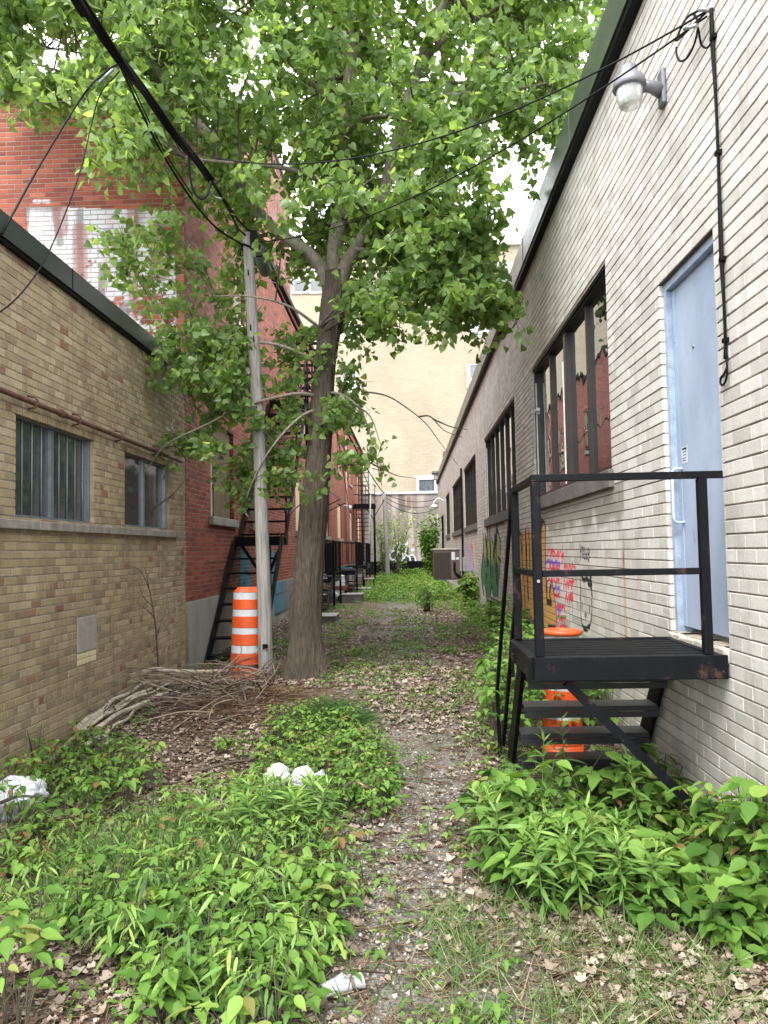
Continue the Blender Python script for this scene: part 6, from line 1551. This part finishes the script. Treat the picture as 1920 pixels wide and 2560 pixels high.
def plant_things(name, label, cat, group, bases, hr, nst, size, spread, T=OVATE, key='ovate', mat=None):
    for b in bases:
        tint = 0.5+0.2*RNG.normal(); t = empty(name, tuple(b), label, cat, group); h = (hr[0]+(hr[1]-hr[0])*RNG.random())*(0.55 if (b[1] < 4.5 and 0.75 < b[0] < 1.52) else 1.0)
        pos, dr, sz, st = trifoliate(b, h, nst, size, spread); mb = MB()
        for s in st: mb.tube(smooth_path(s, 3), 0.0025, 4, False)
        mb.build('stem', M_TWIGB, t)
        tt_ = (T, key) if RNG.random() < 0.62 else (TOOTH, 'tooth')
        for p, d, s in zip(pos, dr, sz): leaf_object('leaf', tt_[0], tt_[1], mat or M_VINE, t, p, d, np.array((0.3*RNG.normal(), 0.3*RNG.normal(), 1.0)), s, float(np.clip(tint+0.2*RNG.normal(), 0, 0.96)))
def plant_stuff(name, label, cat, bases, hr, nst, size, spread, T=OVATE, mat=None, cm=0.45):
    P = []; D = []; Z = []; CT = []; mb = MB()
    for b in bases:
        h = (hr[0]+(hr[1]-hr[0])*RNG.random())*(0.55 if (b[1] < 4.5 and 0.75 < b[0] < 1.52) else 1.0); pos, dr, sz, st = trifoliate(b, h, nst, size, spread)
        P += pos; D += dr; Z += sz; CT += [0.2*RNG.normal()]*len(pos)
        if b[1] < 12:
            for s in st: mb.tube([s[0], s[2]], 0.002, 3, False)
    P = np.array(P); n = len(P); D = np.array(D)
    ok = (P[:, 0] > XL+0.02) & (P[:, 0] < XR-0.02); P, D, Z, CT = P[ok], D[ok], np.array(Z)[ok], np.array(CT)[ok]; n = len(P)
    t = empty(name, tuple(bases.mean(0)*np.array((1, 1, 0))), None, None, None, 'stuff'); tag(t, label, cat)
    me = scatter_mesh('leaves', T, P, D, np.array((0, 0, 1.0))+0.25*RNG.normal(size=(n, 3)), Z, np.clip(cm+CT+0.2*RNG.normal(size=n), 0, 0.999))
    tag(link_mesh('leaves', me, mat or M_VINE, t), kind='stuff')
    if mb.v: tag(mb.build('stems', M_TWIGB, t), kind='stuff')
    return t
G_CENTER = [(600,1570),(690,1540),(770,1580),(850,1660),(862,1740),(825,1800),(760,1800),(640,1770),(560,1730),(570,1640)]
G_WALL = [(30,1720),(60,1650),(150,1635),(290,1650),(330,1700),(310,1770),(160,1800),(0,1860),(-60,1800)]
G_FRONT = [(110,2030),(260,1960),(480,1950),(690,1920),(745,1960),(720,2040),(660,2110),(600,2260),(330,2260),(330,2170),(230,2090)]
G_CORNER = [(-60,2060),(80,2060),(110,2290),(-60,2320)]
G_RIGHT = [(1025,1830),(1065,1770),(1160,1745),(1400,1750),(1500,1720),(1700,1760),(1740,2080),(1500,2045),(1340,1965),(1130,1965),(1060,1900)]
G_STAIR = [(1070,1400),(1090,1440),(1060,1560),(1070,1700),(1160,1720),(1420,1700),(1440,1520),(1300,1430),(1120,1370)]
plant_things('vine_plant', 'broad-leaved vine plant in the thicket below the black landing', 'plant', 'vine plants below the black landing', on_patch(46, G_RIGHT), (0.28, 0.5), 4, 0.12, 0.12)
plant_things('vine_plant', 'three-leaved vine plant in the large bed left of the path', 'plant', 'vine plants left of the path', on_patch(38, G_FRONT), (0.12, 0.27), 4, 0.076, 0.09)
plant_things('vine_plant', 'large-leaved vine plant in the near left corner', 'plant', 'vine plants in the near left corner', on_patch(9, G_CORNER), (0.22, 0.36), 4, 0.082, 0.09)
plant_stuff('vine_cover', 'dense green vine leaves filling the thicket below the landing', 'ground cover', on_patch(230, G_RIGHT), (0.12, 0.34), 4, 0.095, 0.10, cm=0.38)
xs = 1.52+0.15*RNG.random(32); ys = 3.3+0.85*RNG.random(32)
plant_stuff('vine_cover', 'tall vine leaves leaning on the cream wall beside the brace', 'ground cover', lay(xs, ys, 0), (0.36, 0.6), 5, 0.11, 0.12, cm=0.5)
plant_stuff('weeds', 'narrow grassy weeds between the vine plants left of the path', 'weeds', on_patch(70, G_FRONT), (0.1, 0.26), 5, 0.09, 0.07, T=LANCE, mat=M_LANCE, cm=0.5)
plant_stuff('vine_cover', 'green vine leaves filling the bed left of the path', 'ground cover', on_patch(110, G_FRONT), (0.08, 0.22), 4, 0.065, 0.09)
G_LEFT = [(-60,1900),(60,1800),(250,1780),(420,1740),(560,1710),(620,1760),(700,1800),(760,1840),(740,1930),(480,1960),(260,1960),(110,2010),(-60,2010)]
plant_stuff('weeds', 'mixed pale green weeds covering the left foreground', 'weeds', on_patch(240, G_LEFT), (0.05, 0.2), 4, 0.055, 0.08, T=TOOTH, cm=0.55)
plant_stuff('weeds', 'narrow-leaved grassy weeds among the left foreground plants', 'weeds', on_patch(160, G_LEFT), (0.08, 0.22), 5, 0.07, 0.06, T=LANCE, mat=M_LANCE, cm=0.5)
plant_stuff('vine_cover', 'small-leaved green plants in a bed at mid distance', 'ground cover', on_patch(420, G_CENTER), (0.06, 0.24), 4, 0.05, 0.07, cm=0.5)
plant_stuff('vine_cover', 'green vine leaves along the foot of the annex wall', 'ground cover', on_patch(130, G_WALL), (0.12, 0.34), 4, 0.062, 0.09)
plant_stuff('vine_cover', 'tall green vine leaves growing behind the black stair', 'ground cover', on_patch(270, G_STAIR, 6.0), (0.28, 0.78), 5, 0.085, 0.12, cm=0.38)
xs = 0.95+0.72*RNG.random(260)**0.6; ys = 7+16*RNG.random(260); plant_stuff('vine_cover', 'green weeds along the foot of the cream wall', 'ground cover', lay(xs, ys, 0), (0.1, 0.45), 5, 0.075, 0.14, T=TOOTH, cm=0.4)
def sparse(n, x0, x1, y0, y1, thr, seed):
    x = x0+(x1-x0)*RNG.random(n*4); y = y0+(y1-y0)*RNG.random(n*4); k = fbm(x*1.4, y*1.0, seed) > thr; return lay(x[k][:n], y[k][:n], 0)
plant_stuff('weeds', 'scattered small green weeds between the dead leaves', 'weeds', sparse(900, -2.8, 1.5, 2.4, 13, 0.50, 21.0), (0.03, 0.12), 3, 0.042, 0.05, T=TOOTH)
plant_stuff('weeds', 'green weeds spread over the middle of the alley', 'weeds', sparse(520, -2.6, 1.6, 9.5, 26, 0.56, 33.0), (0.03, 0.12), 4, 0.06, 0.10, T=TOOTH, cm=0.5)
plant_stuff('weeds', 'thick green weeds covering the far part of the alley', 'weeds', sparse(1500, -1.9, 1.65, 24, 49, 0.36, 41.0), (0.06, 0.32), 5, 0.11, 0.22, T=TOOTH, cm=0.5)

# grass
def grass(name, label, bases, per, h, lean, cm=0.45, w=1.0):
    n = len(bases)*per; P = np.repeat(bases, per, 0) + np.stack([RNG.normal(size=n)*0.03, RNG.normal(size=n)*0.03, np.zeros(n)], -1); P[:, 2] = gz(P[:, 0], P[:, 1])-0.005
    s = h*(0.5+0.8*RNG.random(n)); d = rnd_dir(n, lean, 1, 1)
    o = link_mesh(name, scatter_mesh(name, BLADE, P, d, rnd_dir(n, 1, -.2, .2), s, np.clip(cm+0.25*RNG.normal(size=n), 0, 0.999), 0.22*w*np.ones(n)), M_GRASS); tag(o, label, 'grass', kind='stuff')
grass('grass', 'fine green grass in the near left ground', on_patch(120, [(180,1850),(330,1800),(480,1800),(600,1830),(560,1930),(400,2000),(220,2010),(90,2000)]), 22, 0.20, 0.5)
grass('grass', 'short grass at the near right edge of the path', on_patch(220, [(900,1960),(1060,1900),(1200,2000),(1400,2010),(1680,2090),(1700,2300),(980,2300),(930,2100)]), 9, 0.10, 0.7, 0.6)
grass('grass', 'thin grass along the trodden path', sparse(170, -1.0, 0.9, 2.5, 8, 0.5, 51.0), 7, 0.09, 0.8, 0.6)
grass('grass', 'grassy tufts across the middle of the alley', sparse(420, -2.4, 1.5, 10, 32, 0.53, 61.0), 7, 0.10, 0.7, 0.55, 1.6)
# heap of cut grass
hp = at_z(725, 1560, 0.1); n = 2600; a = RNG.random(n)*2*math.pi; rr_ = np.sqrt(RNG.random(n))*0.36; hx_, hy_ = hp[0]+rr_*np.cos(a)*1.0, hp[1]+rr_*np.sin(a)*0.8
P = lay(hx_, hy_, 0); P[:, 2] += 0.16*(1-(rr_/0.36)**2)*RNG.random(n)**0.4
gh = empty('grass_heap', (hp[0], hp[1], 0), 'low heap of dark cut grass beside the path', 'grass heap')
tag(link_mesh('blades', scatter_mesh('blades', BLADE, P, rnd_dir(n, 1, -.3, .35), rnd_dir(n), 0.10+0.14*RNG.random(n), 0.25*RNG.random(n), 0.2*np.ones(n)), M_GRASS, gh), kind='stuff')

# lance-leaved weeds
def lance_plant(label, group, bx, by, h, nl=34, lean=0.08):
    b = np.array((bx, by, gz1(bx, by))); t = empty('lance_leaf_plant', tuple(b), label, 'plant', group)
    a = RNG.random()*2*math.pi; top = b + np.array((lean*math.cos(a), lean*math.sin(a), h)); P_ = np.array(smooth_path([b, (b+top)/2+RNG.normal(size=3)*0.01, top], 6))
    mb = MB(); mb.tube(P_, np.linspace(0.0045, 0.002, len(P_)), 5, False); mb.build('stem', M_LSTEM, t)
    tt = np.linspace(0.28, 1.0, nl); pos = np.array([P_[min(len(P_)-1, int(q*(len(P_)-1)))] for q in tt]); ang = np.arange(nl)*2.4+RNG.random()*6
    el = np.interp(tt, [0.28, 0.8, 1.0], [-0.15, 0.45, 1.6]); d = np.stack([np.cos(ang), np.sin(ang), el], -1)
    s = np.interp(tt, [0.28, 0.7, 1.0], [0.10, 0.125, 0.07])*(0.8+0.4*RNG.random(nl))
    me = scatter_mesh('leaves', LANCE, pos, d, np.array((0, 0, 1.0))+0.2*RNG.normal(size=(nl, 3)), s, np.clip(0.25+0.65*(tt-0.28)+0.12*RNG.normal(size=nl), 0, 0.999)); link_mesh('leaves', me, M_LANCE, t)
M_LSTEM = simple('green_stem', (0.09, 0.16, 0.04), 0.6, var=0.3)
for x, y in ((1110,1900),(1150,1930),(1190,1940),(1235,1935),(1280,1930),(1330,1940),(1370,1900),(1400,1960),(1090,1860),(1210,1890),(1310,1890),(1180,1985),(1260,1980),(1060,1830),(1350,1985)):
    g = at_z(x, y+20, 0.0); lance_plant('upright weed with narrow pale green leaves in front of the landing thicket', 'narrow-leaved weeds in front of the landing', g[0], g[1], 0.30+0.14*RNG.random())
for x, y, lab in ((1235,1760,'tall narrow-leaved weed in front of the lowest stair tread'), (1390,1840,'tall narrow-leaved weed under the diagonal brace of the landing'), (1165,1800,'tall narrow-leaved weed at the left end of the thicket near the stair rail')):
    g = at_z(x, y, 0.0); lance_plant(lab, 'tall weeds below the stair', g[0], g[1], 0.55)
for x, y in ((520,1840),(555,1855),(590,1835),(620,1850),(650,1830),(575,1800),(540,1800),(680,1820),(480,1860),(610,1790),(450,1850),(700,1790),(640,1780)):
    g = at_z(x, y, 0.05); lance_plant('narrow-leaved weed in the clump before the white bags', 'narrow-leaved weeds before the bags', g[0], g[1], 0.22+0.14*RNG.random())

# shrubs at the far end
def shrub(name, label, base, h, w, n, size, mat, stems=7, cm=0.5, group=None):
    b = np.array(base); t = empty(name, tuple(b), label, 'shrub', group); mb = MB(); P = []
    for k in range(stems):
        a = RNG.random()*6.28; e = b + np.array((math.cos(a)*w*(0.3+0.7*RNG.random()), math.sin(a)*w*(0.3+0.7*RNG.random()), h*(0.6+0.4*RNG.random()))); m_ = b*0.6+e*0.4+np.array((0, 0, 0.15*h))
        p = np.array(smooth_path([b, m_, e], 6)); mb.tube(p, np.linspace(0.03, 0.006, len(p))*min(1, h/3), 5, False); P.append(p[3:])
    mb.build('stems', M_TWIGB, t); P = np.vstack(P); i = RNG.integers(0, len(P), n); pos = P[i]+RNG.normal(size=(n, 3))*np.array((w*0.2, w*0.2, h*0.07))
    pos = pos[(pos[:, 0] < XR-0.03) & (pos[:, 2] > 0.02)]; n = len(pos)
    me = scatter_mesh('leaves', OVATE, pos, rnd_dir(n, 1, -.7, .3), rnd_dir(n, .6, .2, 1), size*(0.7+0.6*RNG.random(n)), np.clip(cm+0.25*RNG.normal(size=n), 0, .999)); tag(link_mesh('leaves', me, mat, t), kind='stuff')
shrub('leafy_shrub', 'dense dark green shrub against the far end of the cream wall', (1.15, 40, 0.05), 3.4, 0.8, 3200, 0.12, M_VINE, 12, 0.4)
shrub('sapling', 'thin pale green sapling in front of the grey end wall', (-0.7, 45, 0.05), 4.2, 1.1, 750, 0.11, M_LANCE, 9, 0.75)
shrub('sapling', 'thin leafy sapling behind the far fire escape', (-1.6, 46, 0.05), 4.0, 0.8, 900, 0.11, M_LANCE, 6, 0.5)
shrub('leafy_shrub', 'low green bushes under the grey end wall', (0.5, 47, 0.0), 0.55, 1.6, 900, 0.12, M_VINE, 12, 0.4)
shrub('wall_vine', 'bushy green vine climbing the cream wall by the basement window', (1.5, 19.4, 0.0), 1.05, 0.35, 900, 0.09, M_VINE, 9, 0.6)
shrub('wall_vine', 'low vine clump by the cream wall behind the stair rail', (1.5, 13.2, 0.0), 0.75, 0.3, 500, 0.085, M_VINE, 8, 0.5)
stp = at_z(922, 1325, 0.06)
STU = empty('sprouting_stump', (stp[0], stp[1], 0), 'small dark stump with upright sprouts in the right half of the alley', 'stump')
mb = MB(); g = gz1(stp[0], stp[1])
for k in range(7): mb.tube([(stp[0]+0.05*math.cos(k), stp[1]+0.05*math.sin(k), g-0.05), (stp[0]+0.1*math.cos(k*1.3), stp[1]+0.1*math.sin(k*1.3), g+0.5+0.05*(k % 3))], [0.03, 0.012], 6)
mb.build('shoots', M_BARK, STU)
n = 420; pos = np.stack([stp[0]+0.14*RNG.normal(size=n), stp[1]+0.14*RNG.normal(size=n), g+0.1+0.55*RNG.random(n)], -1)
tag(link_mesh('leaves', scatter_mesh('leaves', OVATE, pos, rnd_dir(n, .6, 0, 1), rnd_dir(n), 0.05+0.03*RNG.random(n), 0.3+0.4*RNG.random(n)), M_LANCE, STU), kind='stuff')

# ------------------------------------------------------------------ cut branches, brush, rubbish
M_BIRCH = wood_mat('pale_branch_bark', lin('#a59a8a'), (5, 5, 5), 0.006); M_CUT = simple('cut_wood', lin('#b89a70'), 0.85)
c6 = (0, 1400, 2.074)
LOGS = [([(360,850),(480,790),(610,725),(770,662)], .045, .20, 'topmost pale cut branch against the annex wall'), ([(405,885),(560,795),(780,712)], .055, .16, 'thickest pale cut branch with sawn end in the pile'),
        ([(500,870),(690,790),(900,735),(1010,662)], .036, .15, 'long pale cut branch on the right of the pile'), ([(245,1015),(350,900),(480,835),(620,770)], .042, .08, 'pale cut branch lying lowest near the vine leaves'),
        ([(385,1005),(520,915),(690,800)], .035, .07, 'thin pale cut branch in the middle of the pile'), ([(540,980),(575,900),(660,850)], .034, .05, 'short curved pale branch at the front of the pile'),
        ([(420,960),(500,930),(640,860),(720,810)], .03, .1, 'slim pale branch under the thickest one'),
        ([(300,960),(420,880),(560,815),(700,745)], .03, .14, 'straight slim branch between the wall and the thickest branch'), ([(470,840),(600,785),(760,725),(880,690)], .026, .2, 'thin straight branch laid on top of the pile'),
        ([(560,870),(700,800),(850,760),(980,720)], .024, .08, 'slender branch trailing into the dry twigs on the right')]
for pts, r, z, lab in LOGS:
    P_ = []
    for k, (x, y) in enumerate(pts):
        q = at_z((c6[0]+x/c6[2])/S, (c6[1]+y/c6[2])/S, z); P_.append((max(q[0], XL+0.07), q[1], gz1(q[0], q[1])+z*0.75))
    t = empty('cut_branch', P_[0], lab, 'branch', 'pale cut branches piled by the annex wall'); sm = smooth_path(P_, 6)
    sm = [(p[0]+0.012*math.sin(i*1.1), p[1], p[2]+0.01*math.sin(i*0.8)) for i, p in enumerate(sm)]
    r = r*0.66; mb = MB(); mb.tube(sm, np.linspace(r, r*0.62, len(sm)), 12); mb.build('bark', M_BIRCH, t)
    d = Vector(sm[0])-Vector(sm[1]); d.normalize(); mb = MB(); mb.tube([Vector(sm[0]), Vector(sm[0])+d*0.004], r*0.94, 12); mb.build('sawn_end', M_CUT, t)
    for k in range(3):
        i = 3+int(RNG.random()*(len(sm)-5)); s = Vector(sm[i]); mb = MB(); mb.tube([s, s+Vector((0.06*RNG.normal(), 0.06*RNG.normal(), 0.05))], [0.009, 0.005], 5); mb.build('twig_stub', M_TWIGB, t)
for pts, r, z, lab in (([(725,588),(800,568),(900,575),(1050,580),(1200,572)], .032, .32, 'grey dead branch lying across the brush in front of the drum'), ([(645,595),(720,625),(900,660)], .024, .25, 'dark broken branch with pale end poking from the brush')):
    P_ = [at_y((x/c6[2])/S, (1400+y/c6[2])/S, 8.55) for x, y in pts]; t = empty('dead_branch', tuple(P_[0]), lab, 'branch'); mb = MB(); mb.tube(smooth_path(P_, 5), np.linspace(r, r*0.6, 5*(len(P_)-1)+1), 10); mb.build('bark', M_BIRCH if r > .03 else M_TWIGB, t)
    mb = MB(); mb.tube([P_[0], P_[0]-np.array((0.01, 0, 0.002))], r*0.9, 8); mb.build('broken_end', M_CUT, t)
BP = empty('brush_pile', (-1.9, 8.2, 0), 'tangled pile of dry brush and twigs in front of the wooden pole', 'brush pile')
mb = MB()
mb2 = MB()
for k in range(150):
    x = -2.0+0.5*RNG.normal(); y = (8.35+0.35*RNG.normal()) if k % 5 < 3 else (7.6+0.4*RNG.normal()); x = min(max(x, -2.9), -1.55); a = RNG.normal()*0.9 + (math.pi if RNG.random() < .5 else 0); L = 0.35+0.9*RNG.random(); g = gz1(x, y)
    z = g+0.02+0.17*RNG.random()*math.exp(-((x+2.0)/0.8)**2); e = np.array((x+L*math.cos(a), y+0.9*L*math.sin(a), z+0.12*RNG.normal()+0.05)); e[0] = min(max(e[0], -2.9), -1.5); e[2] = max(e[2], gz1(e[0], e[1])+0.01)
    m_ = (np.array((x, y, z))+e)/2+np.array((0.05*RNG.normal(), 0.05*RNG.normal(), 0.02+0.06*RNG.random())); p = smooth_path([(x, y, z), m_, e], 4); (mb if k % 2 else mb2).tube(p, np.linspace(0.008*(0.5+RNG.random()), 0.002, len(p)), 5, False)
tag(mb.build('branches', simple('grey_brush', lin('#4d4037'), 0.9, var=0.4), BP), kind='stuff'); tag(mb2.build('pale_branches', simple('pale_brush', lin('#7a6c5e'), 0.9, var=0.4), BP), kind='stuff')
n = 1100; x = -1.55+0.55*RNG.normal(size=n); y = 7.45+0.42*RNG.normal(size=n); x = np.clip(x, -2.7, -0.5)
P = lay(x, y, 0.01); P[:, 2] += 0.09*np.exp(-((x+1.5)/0.6)**2-((y-7.5)/0.5)**2)*RNG.random(n)
tag(link_mesh('straw', scatter_mesh('straw', TWIG, P, rnd_dir(n, 1, -.12, .2), rnd_dir(n, .2, 1, 1), 0.1+0.3*RNG.random(n)**1.5, 0.15+0.8*RNG.random(n)**1.2, 0.006+0.006*RNG.random(n)), M_TWIG, BP), kind='stuff')
# bare saplings by the annex wall
def bare(label, specs, X):
    t = empty('bare_sapling', tuple(at_x(*specs[0][0], X)), label, 'sapling')
    for i, s in enumerate(specs):
        p = [at_x(x, y, X+0.02*k) for k, (x, y) in enumerate(s)]; sm = smooth_path(p, 4); m = MB(); m.tube(sm, np.linspace(0.012 if i == 0 else 0.006, 0.002, len(sm)), 6, False); m.build('trunk' if i == 0 else 'branch', M_TWIGB, t)
bare('leafless sapling standing against the tan wall left of the steel stair', [[(342,1440),(338,1380),(333,1330),(322,1270),(312,1225)], [(338,1380),(350,1340),(365,1300)], [(334,1335),(318,1318),(298,1305)], [(325,1280),(305,1235),(280,1222)], [(330,1310),(310,1290),(300,1262)], [(341,1420),(325,1400),(318,1370)], [(345,1345),(358,1320),(362,1285)]], XL+0.08)
bare('two thin dry stalks at the foot of the tan wall', [[(72,1650),(66,1610),(58,1575)], [(78,1648),(84,1610),(90,1565)]], XL+0.12)
# white bags
def bag_mat():
    m, nt = newmat('white_plastic_film'); p = pos_socket(nt)
    b = N(nt, 'BsdfPrincipled', Base_Color=(0.70, 0.71, 0.74, 1), Roughness=0.32, Specular_IOR_Level=0.5); t = N(nt, 'BsdfTranslucent', Color=(0.7, 0.72, 0.75, 1))
    bn = N(nt, 'Bump', Strength=1.0, Distance=0.03, Height=noise_n(nt, pos_socket(nt, (1, 1, 1.6)), 7.0, 3.0, 0.55)); nt.links.new(bn.outputs[0], b.inputs['Normal'])
    mx = N(nt, 'MixShader', i0=0.25, i1=b.outputs[0], i2=t.outputs[0]); finish(nt, mx.outputs[0]); return m
M_BAG = bag_mat()
def bag(label, lobes, knot=True):
    t = empty('plastic_bag', lobes[0][0], label, 'plastic bag', 'white plastic bags')
    for (c, R) in lobes:
        nu, nv = 72, 40; u = np.linspace(0, 2*math.pi, nu, endpoint=False); v = np.linspace(0.02, math.pi-0.02, nv); U, Vv = np.meshgrid(u, v)
        X_, Y_, Z_ = np.sin(Vv)*np.cos(U), np.sin(Vv)*np.sin(U), np.cos(Vv)
        cr = 1 + 0.5*(fbm(X_*2.2+c[0]*9, Y_*2.2+Z_*2.0, Z_*2.2, 3)-0.5) + 0.16*np.abs(2*fbm(X_*2.5+Z_, Y_*2.5+Z_*2, 3.0, 2)-1) + 0.03*np.sin(U*7+3*Vv)
        V = np.stack([c[0]+R[0]*X_*cr, c[1]+R[1]*Y_*cr, c[2]+R[2]*Z_*cr], -1).reshape(-1, 3); idx = np.arange(nu*nv).reshape(nv, nu)
        q = np.stack([idx[:-1], np.roll(idx[:-1], -1, 1), np.roll(idx[1:], -1, 1), idx[1:]], -1).reshape(-1, 4)
        link_mesh('film', np_mesh('film', V, q, 4, True), M_BAG, t)
    c, R = lobes[-1]; mb = MB(); p = Vector((c[0]+R[0]*0.9, c[1]-R[1]*0.4, c[2]+R[2]*0.3)); mb.tube([p, p+Vector((0.03, -0.02, 0.02)), p+Vector((0.07, -0.03, 0.03))], [0.012, 0.008, 0.022], 8); mb.build('knot', M_BAG, t)
b1 = at_z(36, 1768, -0.02); bag('large white plastic bag at the left edge below the tan wall', [((b1[0]-0.02, b1[1], 0.11), (0.19, 0.16, 0.13))])
b2 = at_z(600, 1730, 0.08); b3 = at_z(655, 1735, 0.08); bag('pair of white plastic bag lobes in the weeds at mid left', [((b2[0], b2[1], b2[2]+0.15), (0.075, 0.07, 0.075)), ((b3[0], b3[1]+0.02, b3[2]+0.145), (0.07, 0.06, 0.07))])
cu = at_z(722, 2140, 0.02)
PC = empty('plastic_cup', (cu[0], cu[1], 0), 'crushed clear plastic cup lying on dead leaves at the bottom', 'cup')
m_cup, nt = newmat('clear_plastic'); b = N(nt, 'BsdfPrincipled', Base_Color=(0.6, 0.61, 0.62, 1), Roughness=0.25, Transmission_Weight=0.5, IOR=1.3); finish(nt, b.outputs[0])
def crumple(cx, cy, r, h, ax):
    V = []; n = 22
    for i in range(6):
        for k in range(n):
            a = 2*math.pi*k/n; rr2 = r*(0.75+0.06*i)*(1+0.28*float(vnoise(np.array([3*math.cos(a)+cx*7]), np.array([3*math.sin(a)+i*0.8]))[0]-0.14)); t_ = h*(i/5-0.5)
            p = np.array((ax[0]*t_, ax[1]*t_, 0)) + rr2*(math.cos(a)*np.array((-ax[1], ax[0], 0)) + 0.6*math.sin(a)*np.array((0, 0, 1))); V.append((cx+p[0], cy+p[1], gz1(cx, cy)+0.03+max(p[2], -0.03)))
    return V, [(i*n+k, i*n+(k+1) % n, (i+1)*n+(k+1) % n, (i+1)*n+k) for i in range(5) for k in range(n)]
V, Fc = crumple(cu[0], cu[1], 0.04, 0.10, (0.8, 0.6)); MB().add(V, Fc, True).build('cup_wall', m_cup, PC)
V, Fc = crumple(cu[0]+0.085, cu[1]+0.035, 0.034, 0.035, (0.9, 0.4)); MB().add(V, Fc, True).build('lid', m_cup, PC)
bs = at_z(745, 1745, 0.03)
BS = empty('bent_stick', (bs[0], bs[1], 0), 'snapped bent stick arching over the weeds beside the path', 'stick')
mb = MB(); mb.tube(smooth_path([at_y(744, 1748, bs[1]), at_y(742, 1712, bs[1]), at_y(752, 1694, bs[1]), at_y(775, 1690, bs[1]-.03), at_y(800, 1704, bs[1]-.08)], 5), np.linspace(0.014, 0.009, 21), 8); mb.build('bark', M_TWIGB, BS)
mb = MB(); mb.tube([at_y(774, 1690, bs[1]-.035), at_y(801, 1706, bs[1]-.085)], [0.009, 0.004], 6); mb.build('split_wood', M_CUT, BS)
for k, (x, y, dx, dy, lab) in enumerate(((430,1665,140,-25,'long dark stick lying in the leaves before the brush pile'), (330,1745,160,-30,'thin dark stick lying across the left weeds'), (0,1735,75,-14,'thin stick lying over the large white bag'))):
    p = at_z(x, y, 0.06 if k < 2 else 0.2); q = at_z(x+dx, y+dy, 0.06 if k < 2 else 0.2); t = empty('fallen_stick', tuple(p), lab, 'stick'); mb = MB(); mb.tube(smooth_path([p, (p+q)/2+np.array((0, 0, 0.02)), q], 5), np.linspace(0.012, 0.007, 11), 7); mb.build('bark', M_TWIGB, t)
cap = at_z(948, 2170-0, 0.01)
print('objects', len(bpy.data.objects), 'tris', sum(len(o.data.loops) - 2*len(o.data.polygons) for o in bpy.data.objects if o.type == 'MESH'))
